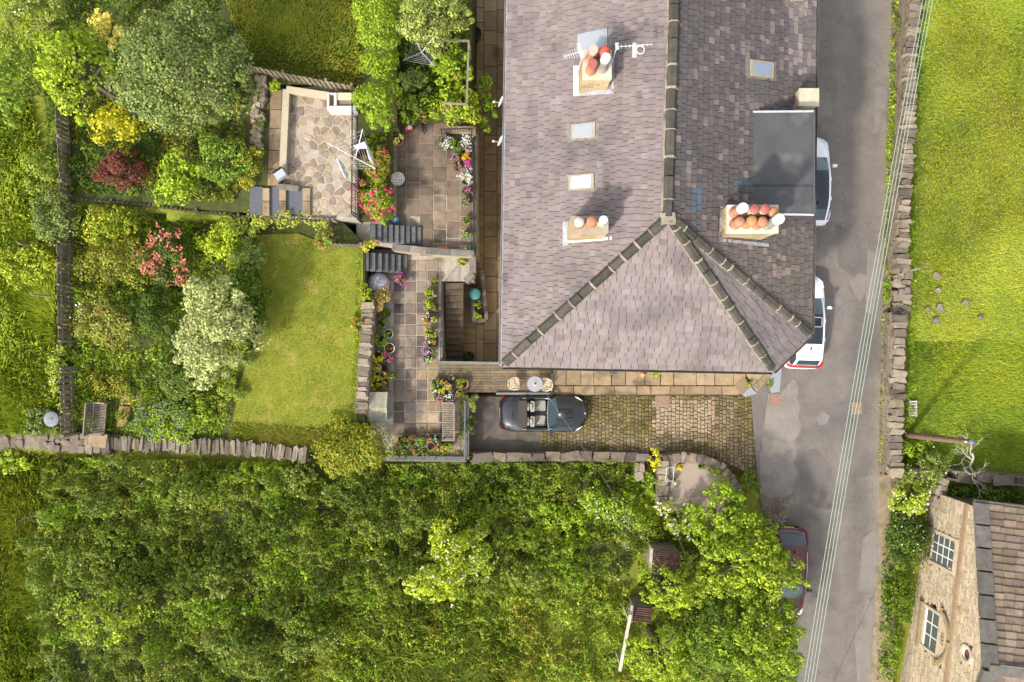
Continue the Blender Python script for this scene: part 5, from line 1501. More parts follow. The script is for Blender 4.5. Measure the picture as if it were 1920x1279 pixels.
    if sunroof:
        v2, f2 = cbox((-.05, 0, 1.475), (.42, .92, .02), .05); o = build('open_sunroof', MB().add(xf(v2, T), f2), m_blackp, t)
        fr = [(.17, .46, 1.485), (-.26, .46, 1.485), (-.26, -.46, 1.485), (.17, -.46, 1.485), (.17, .46, 1.485)]
        for i in range(4): 
            g = beam(fr[i], fr[i + 1], .045, .03); build('sunroof_frame', MB().add(xf(g[0], T), g[1]), m_rim, o)
    v2, f2 = cbox((-1.2 * k, 0, 1.47), (.16, .05, .05), .3); build('shark_fin', MB().add(xf(v2, T), f2), m_blackp, t)
    return t
m_grey_car = paint('dark_grey_paint', (.018, .0195, .022), .25, .2)
m_white_car = paint('white_paint', (.78, .78, .80), .3)
m_red_car = paint('maroon_paint', (.085, .014, .022), .3)
m_black_roof = paint('black_roof', (.012, .018, .028), .12)
cpos = P(1018.5, 775, 0.05)
convertible('dark grey open convertible with cream seats parked on the drive below the deck', car_T(cpos[0], cpos[1], drive_z(1018) + .02, 0.0, math.radians(2.6)), m_grey_car)
hatchback('white hatchback with black glass roof, open sunroof and red rear lights at the house corner', car_T(13.78, .92, .03, math.pi / 2 - .03), m_white_car, m_black_roof, 4.45, sunroof=True, white_rear=1, roof_end=-1.6)
hatchback('white car with dark roof half hidden under the felted dormer eave', car_T(14.05, 7.55, .03, math.pi / 2), m_white_car, m_black_roof, 4.2, tail='small')
hatchback('maroon car with roof rails parked under the overhanging trees', car_T(12.93, -10.95, .03, -math.pi / 2 - .06), m_red_car, m_red_car, 4.3, tail='small', rails=True)
# ------------------------------------------------------------------ vegetation
def rand_unit(n, g):
    v = g.normal(size=(n, 3)); return v / np.linalg.norm(v, axis=1, keepdims=True)
def leaf_quads(c, nrmv, L, W, g, droop=.15):
    n = len(c)
    nv = nrmv / np.maximum(np.linalg.norm(nrmv, axis=1, keepdims=True), 1e-6)
    t = rand_unit(n, g); t -= nv * np.sum(t * nv, 1, keepdims=True); t /= np.maximum(np.linalg.norm(t, axis=1, keepdims=True), 1e-6)
    b = np.cross(nv, t)
    L = np.broadcast_to(L, (n,))[:, None]; W = np.broadcast_to(W, (n,))[:, None]
    dn = np.array([0, 0, -1.0])
    v = np.stack([c - t * L * .5, c + b * W * .5 + t * L * .05, c + t * L * .5 + dn * L * droop, c - b * W * .5 + t * L * .05], 1)
    return v.reshape(-1, 3)
PAL = dict(
    mid=[(.060, .115, .014), (.085, .145, .018), (.045, .09, .013)],
    dark=[(.030, .070, .014), (.045, .095, .016), (.022, .05, .010)],
    lime=[(.17, .23, .012), (.21, .27, .015), (.11, .17, .010)],
    bright=[(.11, .19, .012), (.15, .24, .016), (.07, .14, .010)],
    greygreen=[(.095, .128, .060), (.125, .16, .078), (.06, .092, .040), (.145, .175, .075)],
    silver=[(.235, .255, .17), (.30, .32, .23), (.165, .19, .12)],
    yellow=[(.32, .30, .02), (.40, .36, .03), (.20, .22, .02)],
    cream=[(.52, .45, .16), (.60, .52, .25), (.35, .33, .09)],
    purple=[(.095, .028, .032), (.13, .040, .045), (.060, .018, .024)],
    olive=[(.125, .14, .022), (.17, .165, .03), (.09, .105, .02)],
    rust=[(.20, .15, .025), (.25, .14, .03), (.13, .14, .02)],
    tan=[(.34, .26, .13), (.42, .34, .19), (.25, .19, .09)],
    blue=[(.085, .13, .035), (.105, .155, .045), (.065, .10, .025)],
    bramble=[(.082, .125, .020), (.11, .155, .028), (.06, .10, .016), (.14, .175, .04)],
)
LEAF_GAIN = np.array([1.80, 1.76, .95])
def pal_cols(pal, n, g, mix=None):
    p = np.array(PAL[pal] if isinstance(pal, str) else pal)
    c = p[g.integers(len(p), size=n)] * g.uniform(.62, 1.38, (n, 1)) * LEAF_GAIN
    green = c[:, 1] > c[:, 0] * 1.05                        # warm, slightly dusty midsummer greens
    c[:, 0] = np.where(green, np.maximum(c[:, 0], c[:, 0] * .55 + c[:, 1] * .35), c[:, 0])
    c[:, 2] = np.where(green, np.maximum(c[:, 2], c[:, 1] * .055), c[:, 2])
    return c
def crown_arrays(c, R, pal, L, g, dens=1.0, nclump=None, clump=.34, flat=0.0, W=None, lobes=.24, low=-.25):
    """leaf clumps spread through an uneven ellipsoid"""
    c = np.asarray(c, float); R = np.asarray(R, float)
    rm = (R[0] + R[1]) / 2
    nclump = nclump or int(np.clip(14 + 16 * rm * rm, 12, 110))
    u = rand_unit(nclump * 4, g); u = u[u[:, 2] > low][:nclump]
    az = np.arctan2(u[:, 1], u[:, 0]); ph = g.uniform(0, 6.28, 3)
    lob = 1 + lobes * (np.sin(2 * az + ph[0]) * .5 + np.sin(3 * az + ph[1]) * .6 + np.sin(5 * az + ph[2]) * .5)
    rad = g.uniform(.45, .90, len(u)) ** .7
    spr = (g.random(len(u)) < .22) & (u[:, 2] < .75)
    rad = np.where(spr, g.uniform(.90, 1.04, len(u)), rad)
    cc = u * rad[:, None] * R * np.stack([lob, lob, np.ones(len(u))], 1)
    area_ = math.pi * R[0] * R[1]
    W = W or L * .62
    nl = int(area_ * 5.2 * dens / (L * W)) + 30
    per = max(6, nl // len(u))
    V, C = [], []
    for k in range(len(u)):
        cr = clump * rm * g.uniform(.6, 1.25) * (.55 if spr[k] else 1)
        d = rand_unit(per, g); d[:, 2] = np.abs(d[:, 2]) * np.where(g.random(per) < .8, 1, -1)
        rr_ = g.uniform(.45, 1.05, per) ** .5
        q = cc[k] + d * (rr_ * cr)[:, None] * np.array([1, 1, .75 * R[2] / rm * 1.2 if R[2] < rm else .85])
        nv = d * .9 + np.array([0, 0, .5]) + g.normal(size=(per, 3)) * .4
        V.append(leaf_quads(q + c, nv, L * g.uniform(.7, 1.3, per), W * g.uniform(.7, 1.3, per), g))
        col = pal_cols(pal, per, g) * g.uniform(.82, 1.2)
        C.append(np.repeat(col, 4, axis=0))
    return np.concatenate(V), np.concatenate(C), cc + c
m_bark = M('bark', (0.09, 0.07, 0.05), 0.95, scale=6, col2=(0.17, 0.14, 0.10), bump=.6)
m_paleb = M('pale_dead_wood', (0.36, 0.31, 0.25), 0.9, scale=6, col2=(0.48, 0.43, 0.36), bump=.4)
def link_leaves(name, V, C, parent, mat=None, kind=None):
    org = ORG.get(parent.name, np.zeros(3)) if parent is not None else np.zeros(3)
    me = quads_mesh(name, V - org, C, mat or LEAF)
    o = link(name, me, parent)
    if kind: o['kind'] = kind
    return o
def flowers_on(centers, n, size, pal, g, spread=.3, up=.12, cluster=1, csp=.08):
    """small petal discs standing on the top of clumps"""
    k = centers[g.integers(len(centers), size=n)]
    q = k + g.normal(size=(n, 3)) * np.array([spread, spread, .05]) + np.array([0, 0, up])
    q = np.repeat(q, cluster, axis=0) + g.normal(size=(n * cluster, 3)) * np.array([csp, csp, csp * .5])
    nv = g.normal(size=(len(q), 3)) * .35 + np.array([0, 0, 1])
    s = size * g.uniform(.7, 1.3, len(q))
    V = leaf_quads(q, nv, s, s * .95, g, .0)
    p = np.array(pal); C = np.repeat(p[g.integers(len(p), size=len(q))] * g.uniform(.8, 1.2, (len(q), 1)), 4, axis=0)
    return V, C
SEED = [100]
def plant(name, label, cat, px, py, rx, ry, z0, h, pal, L=.12, dens=1.0, flower=None, trunk=True, clump=.34, nclump=None, group=None, low=-.25, lobes=.24, W=None, crown_frac=None):
    """px,py,rx,ry: crown in photo pixels; z0 ground level; h total height"""
    SEED[0] += 1; g = np.random.default_rng(SEED[0])
    cf = crown_frac if crown_frac is not None else (.55 if trunk else .45)
    zc = z0 + h * cf
    c = P(px, py, zc + h * .15)
    k = (CAM_H - zc - h * .15) / FPX
    R = (rx * k * .86, ry * k * .86, h * (1 - cf) * .82)
    base = np.array([c[0], c[1], z0])
    t = thing(name, label, cat, base, group)
    V, C, cc = crown_arrays([c[0], c[1], zc], R, pal, L, g, dens, nclump, clump, lobes=lobes, low=low, W=W)
    V[:, 2] = np.maximum(V[:, 2], z0 + .02)
    link_leaves('crown' if trunk else 'foliage', V, C, t)
    mb = MB()
    r0 = max(.03, .05 * h) if trunk else .025
    if trunk:
        mb.add(*tube([base - [0, 0, .15], lerp(base, np.array([c[0], c[1], zc]), .55) + g.normal(size=3) * .05, np.array([c[0], c[1], zc])], [r0 * 1.3, r0 * .9, r0 * .5], 8))
        for q in cc[g.permutation(len(cc))[:min(14, len(cc))]]:
            s = lerp(base, np.array([c[0], c[1], zc]), g.uniform(.45, .95))
            mb.add(*tube([s, lerp(s, q, .5) + [0, 0, .08], q], [r0 * .45, r0 * .28, r0 * .1], 5))
        build('trunk', mb, m_bark, t)
    else:
        for q in cc[g.permutation(len(cc))[:7]]:
            s = base + g.normal(size=3) * np.array([.06, .06, 0]) - [0, 0, .05]
            mb.add(*tube([s, lerp(s, q, .5), q], [r0, r0 * .7, r0 * .3], 5))
        build('stems', mb, m_bark, t)
    if flower:
        n, size, fp, kw = flower
        V, C = flowers_on(cc, n, size, fp, g, spread=clump * (R[0] + R[1]) / 2 * .6, up=clump * (R[0] + R[1]) / 2 * .75, **kw)
        link_leaves('blossom', V, C, t, PETAL)
    return t
PINK = [(.62, .06, .14), (.70, .12, .20), (.50, .03, .10)]; CORAL = [(.66, .20, .13), (.72, .28, .18), (.58, .14, .12)]; WHITE = [(.75, .74, .66), (.70, .68, .52)]
CREAMW = [(.66, .63, .46), (.58, .54, .36)]; CREAMF = [(.72, .68, .42), (.66, .60, .32)]; BLUEF = [(.20, .21, .38), (.27, .26, .42), (.30, .22, .38)]; YEL = [(.72, .55, .02), (.75, .62, .05)]

# --- trees of the upper garden
plant('garden_tree', 'big round grey-green tree filling the corner of the upper garden', 'tree', 332, 122, 142, 132, 2.2, 6.2, 'greygreen', .125, 1.5, crown_frac=.5, clump=.26, nclump=120, lobes=.07)
plant('garden_tree', 'lime green tree beside the top of the picket fence', 'tree', 130, 122, 80, 84, 2.2, 4.6, 'lime', .14, 1.3, clump=.30, nclump=60)
plant('shrub', 'cream and gold variegated shrub squeezed behind the big grey-green tree', 'shrub', 198, 56, 26, 38, 2.2, 3.6, 'cream', .13, 1.3, trunk=False)
plant('shrub', 'bright yellow shrub in front of the picket fence', 'shrub', 205, 238, 62, 50, 2.1, 2.4, 'yellow', .15, 1.0, trunk=False)
plant('maple_shrub', 'deep purple leaved maple', 'shrub', 228, 316, 54, 42, 2.0, 2.0, 'purple', .11, 1.5, trunk=False, nclump=34)
plant('shrub', 'upright fresh green feathery shrub between the purple maple and the gravel steps', 'shrub', 330, 335, 50, 60, 2.0, 2.2, [(.16, .24, .015), (.20, .28, .02), (.10, .17, .01)], .14, 1.1, trunk=False, lobes=.3)
plant('shrub', 'round mid green bush beside the stone rockery', 'shrub', 412, 300, 58, 52, 2.1, 1.9, [(.09, .17, .03), (.12, .20, .045), (.06, .11, .02)], .12, 1.2, trunk=False)
plant('shrub', 'dark glossy bush with gold tips at the foot of the rockery', 'shrub', 468, 312, 34, 42, 2.0, 1.4, [(.04, .08, .012), (.06, .11, .015), (.25, .20, .02)], .10, 1.2, trunk=False)
plant('rockery_plant', 'small grey-green tuft among the rockery stones', 'plant', 470, 165, 22, 22, 2.2, .5, 'greygreen', .09, 1.2, trunk=False)
plant('rockery_plant', 'yellow-green herb at the end of the crazy paving fence', 'plant', 515, 160, 14, 16, 2.1, .7, 'lime', .1, 1.2, trunk=False)
# --- lower garden
plant('rhododendron', 'rhododendron covered in coral flower trusses', 'shrub', 316, 482, 60, 66, 1.3, 2.3, 'dark', .13, 1.2, flower=(70, .09, CORAL, dict(cluster=9, csp=.09)), trunk=False)
plant('shrub', 'acid green rounded shrub at the edge of the lawn', 'shrub', 413, 456, 44, 46, 1.3, 1.7, [(.24, .30, .02), (.29, .34, .03), (.16, .23, .015)], .13, 1.2, trunk=False)
plant('garden_tree', 'pale silvery variegated tree leaning over the lawn', 'tree', 396, 615, 86, 112, 1.3, 4.0, 'silver', .13, 1.25, lobes=.22, nclump=70, clump=.28)
plant('shrub', 'silver sprays spreading from the pale tree over the lawn', 'shrub', 465, 628, 40, 34, 1.3, 2.2, 'silver', .12, .9, trunk=False)
plant('shrub', 'dark glossy green bush bulging onto the lawn', 'shrub', 462, 562, 48, 62, 1.3, 2.0, [(.05, .11, .015), (.075, .15, .02), (.035, .075, .012)], .14, 1.3, trunk=False)
plant('shrub', 'soft grey-green bush beside the acid green shrub', 'shrub', 460, 480, 30, 48, 1.3, 1.5, [(.10, .16, .055), (.13, .19, .07)], .10, 1.2, trunk=False)
plant('shrub', 'golden green bush inside the corner of the long picket fence', 'shrub', 205, 425, 66, 44, 1.3, 2.0, [(.14, .18, .02), (.20, .22, .02), (.09, .14, .015)], .13, 1.2, trunk=False, flower=(30, .08, YEL, dict(cluster=2)))
plant('shrub', 'large olive green bush left of the coral rhododendron', 'shrub', 215, 495, 72, 56, 1.3, 2.1, 'olive', .12, 1.2, trunk=False)
plant('shrub', 'dusty olive bush growing through the long picket fence', 'shrub', 195, 600, 66, 52, 1.3, 1.8, [(.15, .16, .05), (.20, .20, .07), (.11, .12, .03)], .11, 1.1, trunk=False, flower=(8, .1, [(.6, .08, .03), (.7, .7, .65)], dict(cluster=2)))
plant('shrub', 'very dark yew bush in the middle of the flower garden', 'shrub', 288, 590, 46, 62, 1.3, 1.7, 'dark', .09, 1.4, trunk=False)
plant('shrub', 'mid green bush below the pale silvery tree', 'shrub', 340, 712, 60, 36, 1.3, 1.2, 'blue', .11, 1.1, trunk=False)
plant('flower_clump', 'leafy clump dotted with blue geranium flowers by the garden wall', 'flowers', 312, 790, 74, 44, 1.3, .9, 'bright', .11, 1.3, flower=(120, .06, BLUEF, dict(cluster=2)), trunk=False)
plant('flower_clump', 'fresh green clump beside the blue geraniums', 'plant', 372, 775, 30, 36, 1.3, .7, 'bright', .11, 1.2, trunk=False)
plant('flower_clump', 'loose yellow flowered clump above the garden bench', 'flowers', 205, 720, 46, 30, 1.3, .7, 'olive', .10, 1.0, flower=(130, .05, YEL, dict(cluster=1)), trunk=False)
plant('flower_clump', 'yellow flowers around the old stone flags', 'flowers', 300, 742, 40, 16, 1.3, .4, 'lime', .09, .9, flower=(60, .05, YEL, dict(cluster=1)), trunk=False)
plant('ornamental_grass', 'spiky green tuft under the pale tree at the lawn edge', 'plant', 456, 670, 22, 20, 1.3, .8, [(.10, .14, .05), (.13, .18, .07)], .26, 1.0, trunk=False, W=.03)
plant('shrub', 'small herb clump with a white stone at the corner of the lawn', 'plant', 432, 735, 30, 30, 1.3, .6, [(.13, .18, .03), (.17, .21, .05)], .1, 1.0, trunk=False)
plant('climber', 'pale yellow-green climber sprawling over the low picket fence', 'climber', 520, 408, 105, 14, 1.3, 1.2, [(.24, .27, .06), (.30, .32, .10), (.17, .21, .04)], .11, 1.2, trunk=False)
plant('climber', 'pale climber on the western half of the low picket fence', 'climber', 445, 425, 40, 30, 1.3, 1.2, [(.16, .22, .05), (.22, .26, .07)], .11, 1.1, trunk=False)
plant('rose_bush', 'small rose bush with red blooms at the corner of the lawn', 'rose', 608, 448, 22, 22, 1.35, .9, 'bright', .1, 1.0, flower=(10, .09, PINK, dict(cluster=3)), trunk=False)
plant('shrub', 'orange-tinged bush sprawling over the garden wall below the storage box', 'shrub', 655, 842, 74, 66, .6, 2.0, [(.13, .165, .018), (.17, .195, .022), (.10, .135, .016), (.18, .14, .025)], .12, 1.25, trunk=False, nclump=60)
# --- lawn edge fringe
for (x, y) in ((655, 545), (662, 610), (664, 690)):
    pass
plant('flower_clump', 'orange flowers spilling over the retaining wall', 'flowers', 668, 610, 10, 26, 1.35, .4, 'bright', .09, .9, flower=(16, .07, [(.65, .18, .08)], dict(cluster=2)), trunk=False)
plant('climber', 'green ivy hanging at the top of the retaining wall', 'climber', 684, 545, 12, 26, 1.0, .6, 'lime', .10, 1.0, trunk=False)
# --- flower bank and shrub bed
plant('conifer_hedge', 'tall bright green conifer hedge along the upper garden', 'hedge', 706, 40, 44, 130, 2.0, 3.4, [(.13, .20, .010), (.17, .25, .014), (.09, .15, .008)], .10, 1.6, trunk=False, clump=.26, nclump=120, lobes=.03)
plant('conifer_hedge', 'rounded end of the bright conifer hedge above the flower bank', 'hedge', 706, 185, 40, 62, 2.0, 3.0, [(.12, .19, .010), (.16, .24, .014), (.08, .14, .008)], .10, 1.6, trunk=False, clump=.28, nclump=50)
plant('garden_tree', 'grey-green small leaved tree at the end of the conifer hedge', 'tree', 808, 26, 76, 66, 1.2, 5.0, [(.13, .17, .06), (.18, .22, .08), (.09, .12, .04), (.26, .27, .14)], .10, 1.35, nclump=70, clump=.26)
plant('shrub', 'leafy green bush inside the wooden pergola frame', 'shrub', 845, 115, 46, 48, 1.2, 1.7, 'bright', .17, 1.2, trunk=False)
plant('shrub', 'yellow-green bush at the corner of the wooden pergola', 'shrub', 850, 195, 60, 36, 1.2, 1.5, [(.13, .20, .012), (.22, .26, .02), (.09, .15, .01)], .14, 1.2, trunk=False, flower=(8, .08, CORAL, dict(cluster=3)))
plant('shrub', 'bushy plants leaning out over the shaded passage', 'shrub', 906, 195, 26, 54, -.6, 2.2, 'bright', .14, 1.1, trunk=False)
plant('shrub', 'blue-green bush under the empty rotary dryer', 'shrub', 778, 150, 34, 30, 1.2, 1.6, [(.09, .15, .06), (.12, .18, .07)], .12, 1.2, trunk=False)
plant('shrub', 'dense green bush below the conifer hedge with coral flowers', 'shrub', 770, 195, 44, 34, 1.2, 1.5, 'mid', .13, 1.2, trunk=False, flower=(8, .09, CORAL, dict(cluster=3)))
plant('rose_bush', 'climbing rose bush full of crimson blooms beside the slate steps', 'rose', 704, 372, 40, 44, 1.5, 1.4, 'bright', .10, 1.1, flower=(55, .10, PINK, dict(cluster=5, csp=.07)), trunk=False)
plant('shrub', 'green and orange tinted shrub on the flower bank under the washing', 'shrub', 700, 312, 34, 42, 1.5, 1.2, [(.16, .19, .03), (.24, .16, .04), (.10, .15, .02)], .11, 1.2, trunk=False, flower=(14, .09, PINK, dict(cluster=3)))
plant('rose_bush', 'pale shrub with red blooms at the end of the conifer hedge', 'rose', 725, 222, 16, 18, 1.5, 1.1, 'greygreen', .1, 1.0, flower=(8, .1, PINK, dict(cluster=4)), trunk=False)
plant('rose_bush', 'little pink and yellow leaved bush between the two slate flights', 'rose', 694, 458, 20, 18, 1.0, 1.2, [(.30, .26, .05), (.16, .20, .03)], .1, 1.1, flower=(12, .08, [(.7, .3, .25), (.65, .12, .15)], dict(cluster=3)), trunk=False)
# --- south side
plant('elder_tree', 'elder tree with cream flower heads rising from the brambles', 'tree', 800, 1095, 48, 42, -.6, 4.0, [(.24, .29, .012), (.29, .33, .02), (.16, .22, .01)], .15, 1.0, flower=(16, .11, CREAMW, dict(cluster=3, csp=.05)), lobes=.3)
plant('elder_bush', 'elder bush thick with cream flower heads above the brambles', 'shrub', 848, 1040, 52, 68, -.6, 3.4, [(.22, .27, .012), (.26, .30, .02), (.15, .20, .01)], .14, 1.0, flower=(60, .085, CREAMW, dict(cluster=3, csp=.025)), lobes=.3, trunk=False)
plant('elder_bush', 'elder branch with cream flower heads reaching toward the drive', 'shrub', 900, 1030, 26, 60, -.8, 2.6, [(.13, .19, .012), (.18, .24, .02)], .13, 1.0, flower=(30, .085, CREAMW, dict(cluster=3, csp=.025)), trunk=False)
plant('sycamore_tree', 'bright green tree overhanging the parked maroon car', 'tree', 1412, 1062, 108, 100, -.6, 5.0, [(.145, .215, .008), (.18, .25, .010), (.095, .15, .007), (.05, .09, .006), (.23, .28, .012)], .13, 1.5, lobes=.22, nclump=170, clump=.15)
plant('sycamore_tree', 'tree with deep green inner branches behind the gravel bed', 'tree', 1355, 978, 82, 70, -.5, 3.8, [(.13, .21, .012), (.17, .25, .014), (.09, .16, .010)], .14, 1.2, lobes=.22, nclump=110, clump=.17)
plant('sycamore_tree', 'lime topped tree between the two rusty shed roofs', 'tree', 1262, 1112, 70, 52, -1.0, 4.6, 'lime', .13, 1.1, lobes=.25, nclump=100, clump=.18)
plant('sycamore_tree', 'bright tree spreading over the road edge beyond the maroon car', 'tree', 1432, 1215, 96, 108, -.3, 5.2, [(.145, .215, .008), (.18, .25, .010), (.095, .15, .007), (.05, .09, .006)], .13, 1.5, lobes=.22, nclump=160, clump=.16)
plant('ash_tree', 'deep green tree in the middle of the roadside trees', 'tree', 1345, 1200, 70, 80, -.8, 4.6, [(.055, .12, .012), (.075, .15, .016), (.04, .085, .01)], .13, 1.3, nclump=60)
plant('sycamore_tree', 'yellow-green tree behind the pale boundary post', 'tree', 1246, 1236, 74, 68, -1.0, 4.6, 'lime', .12, 1.3, lobes=.18, nclump=120, clump=.17)
plant('elder_bush', 'elder bush with round white flower heads below the gravel bed', 'shrub', 1278, 975, 42, 40, -.6, 2.4, [(.16, .20, .03), (.11, .16, .02)], .13, .9, flower=(46, .12, CREAMW, dict(cluster=3, csp=.05)), trunk=False)
plant('shrub', 'yellow leaved sapling at the gap in the drive wall', 'shrub', 1228, 862, 11, 24, -.9, 1.9, 'yellow', .12, 1.0, trunk=False)
plant('sapling', 'broad leaved lime green tree among the brambles at the field side', 'tree', 190, 1160, 84, 60, .7, 3.6, [(.15, .21, .015), (.08, .13, .02), (.22, .27, .02)], .15, .75, lobes=.3, clump=.25)
plant('shrub', 'pale dog rose bush on the far bramble edge', 'shrub', 1130, 940, 62, 34, -1.1, 1.8, 'bright', .12, 1.0, flower=(40, .08, WHITE, dict(cluster=1)), trunk=False)
plant('shrub', 'lime green nettle patch below the drive wall', 'shrub', 1050, 985, 60, 50, -1.1, 1.3, [(.12, .20, .02), (.16, .25, .03)], .13, 1.0, trunk=False)
# --- west field edge
plant('hawthorn_bush', 'blue-green bush on the field side of the lime tree', 'shrub', 22, 150, 46, 80, 2.0, 2.8, [(.085, .145, .024), (.115, .18, .03), (.06, .10, .018)], .13, 1.1, trunk=False)
plant('hawthorn_bush', 'pale green bush on the field side of the yellow shrub', 'shrub', 72, 318, 42, 46, 1.8, 1.8, [(.15, .20, .04), (.19, .24, .06), (.10, .15, .03)], .12, 1.0, trunk=False)
plant('hawthorn_bush', 'grey-green bush swallowing the corner of the picket fences', 'shrub', 96, 400, 40, 66, 1.7, 2.2, 'greygreen', .11, 1.1, trunk=False)
plant('hawthorn_bush', 'yellow-green bush spread over the field by the leaning posts', 'shrub', 45, 495, 62, 46, 1.7, 1.4, [(.19, .22, .02), (.24, .27, .035), (.13, .17, .02)], .12, 1.0, trunk=False)
plant('hawthorn_bush', 'white flecked bush in the top corner of the field', 'shrub', 60, 20, 66, 40, 2.1, 2.2, [(.12, .15, .04), (.16, .19, .06)], .12, 1.0, trunk=False, flower=(25, .08, WHITE, dict(cluster=1)))
plant('weed_clump', 'white flowered weeds beside the galvanised bin', 'plant', 104, 700, 14, 66, 1.6, .9, [(.17, .22, .03), (.22, .26, .06)], .11, 1.0, trunk=False, flower=(20, .06, WHITE, dict(cluster=1)))
plant('weed_clump', 'grey green weeds round the galvanised bin', 'plant', 72, 790, 36, 30, 1.6, .6, 'greygreen', .12, .9, trunk=False)
plant('fern', 'pale fern fronds below the tumbled stone wall', 'plant', 22, 862, 34, 28, 1.1, .7, [(.22, .28, .04), (.17, .24, .03)], .16, 1.0, trunk=False)
# --- cottage hedge
plant('ivy_hedge', 'ivy hedge with small white flowers in front of the cottage', 'hedge', 1706, 1010, 40, 70, -.3, 1.6, 'dark', .10, 1.5, trunk=False, nclump=60, flower=(50, .06, WHITE, dict(cluster=1)))
plant('elder_bush', 'golden elder with cream flowers at the cottage corner', 'shrub', 1712, 935, 40, 34, .0, 1.9, 'lime', .12, 1.1, trunk=False, flower=(40, .10, CREAMF, dict(cluster=2)))
plant('ivy_hedge', 'mixed green hedge along the cottage wall', 'hedge', 1686, 1110, 34, 66, -.6, 1.4, 'mid', .10, 1.4, trunk=False, nclump=50)
plant('ivy_hedge', 'low bright hedge at the downhill end of the cottage', 'hedge', 1668, 1225, 22, 80, -.7, 1.1, 'bright', .10, 1.4, trunk=False, nclump=50)
plant('hawthorn_bush', 'white flowered bramble bush between the ivy wall and the bare tree', 'shrub', 1735, 885, 54, 34, .1, 1.5, [(.09, .12, .03), (.13, .16, .05)], .11, 1.1, trunk=False, flower=(40, .07, WHITE, dict(cluster=1)))
plant('shrub', 'dark green nettles behind the cottage eaves', 'shrub', 1850, 928, 80, 20, -.2, 1.4, [(.04, .09, .015), (.06, .13, .02)], .13, 1.3, trunk=False)
plant('shrub', 'bright nettles at the foot of the telegraph pole', 'shrub', 1720, 845, 36, 26, .1, .9, 'bright', .11, 1.1, trunk=False)

# --- bramble thicket (nobody could count it)
def canopy(name, label, cat, poly_px, zbase, hmin, hmax, dens, L, pals, seed, bump=.8, flecks=None, W=None, ragged=None, gaps=.36):
    """poly in pixels; leaf canopy with bumps and gaps over zbase(x,y)"""
    g = np.random.default_rng(seed)
    poly = PL(poly_px, 0.4)
    q = scatter(poly, int(area(poly) * dens), g)
    if ragged: q = q[ragged(q[:, 0], q[:, 1])]
    amp = min(1.05, .3 + .5 * hmax)
    def H(x, y):
        hb = fnoise(x + seed, y, bump, 3)
        cl = fnoise(x + 9, y + seed, 2.1, 1) * .55 + fnoise(x + 5, y + seed * 2, 4.4, 1) * .45
        return hmin + (hmax - hmin) * np.clip((hb - .25) / .5, 0, 1) + (cl - .5) * amp
    hole = fnoise(q[:, 0] + 21, q[:, 1] + seed, 1.5, 2)
    keep = (hole > gaps) | (g.random(len(q)) < .3)
    q = q[keep]; n = len(q); hole = hole[keep]
    zb = np.array(zbase(q[:, 0], q[:, 1])) if callable(zbase) else np.full(n, zbase)
    top_ = H(q[:, 0], q[:, 1]) - np.clip(gaps + .05 - hole, 0, .2) * 4 * hmax * .5
    depth = g.random(n) ** 1.9 * min(.75, .35 + .25 * hmax)
    z = zb + np.maximum(top_ - depth, .03)
    e = .08
    nv = np.stack([-(H(q[:, 0] + e, q[:, 1]) - H(q[:, 0], q[:, 1])) / e, -(H(q[:, 0], q[:, 1] + e) - H(q[:, 0], q[:, 1])) / e, np.ones(n)], 1)
    nv /= np.linalg.norm(nv, axis=1, keepdims=True)
    nv = nv + g.normal(size=(n, 3)) * .42
    s = g.uniform(.6, 1.3, n) * np.where(g.random(n) < .12, 1.6, 1)
    V = leaf_quads(np.column_stack([q, z]), nv, L * s, (W or L * .65) * s, g)
    m = fnoise(q[:, 0] * .8 + 31, q[:, 1] * .8 + seed, .9, 3) + g.normal(size=n) * .05
    idx = np.clip(((m - .28) / .44 * len(pals)).astype(int), 0, len(pals) - 1)
    C = np.zeros((n, 3))
    for i, p in enumerate(pals):
        k = idx == i
        C[k] = pal_cols(p, int(k.sum()), g)
    if flecks:
        fr, cols, size = flecks
        k = (g.random(n) < fr) & (depth < .1)
        cc = np.array(cols); C[k] = cc[g.integers(len(cc), size=int(k.sum()))] * g.uniform(.8, 1.15, (int(k.sum()), 1))
    o = link_leaves(name, V, np.repeat(C, 4, axis=0), None)
    return tag(o, label, cat, kind='stuff')
THICKET = [(70, 868), (190, 850), (575, 866), (620, 905), (725, 872), (880, 872), (1196, 872), (1240, 905), (1245, 1010), (1200, 1060), (1175, 1110), (1010, 1110), (800, 1140), (650, 1160), (640, 1310), (20, 1320), (20, 900)]
def thick_edge(x, y):
    px = 960 + x * 39; py = 639.5 - y * 39
    return (px > 95 + (fnoise(x, y, .45, 3) - .5) * 190 + np.clip((900 - py) / 40, 0, 1) * 60) & ~((px > 560) & (py > 1120 + (fnoise(x + 4, y, .5, 3) - .5) * 90))
fl = scatter(PL(THICKET, .2), 60, np.random.default_rng(1))
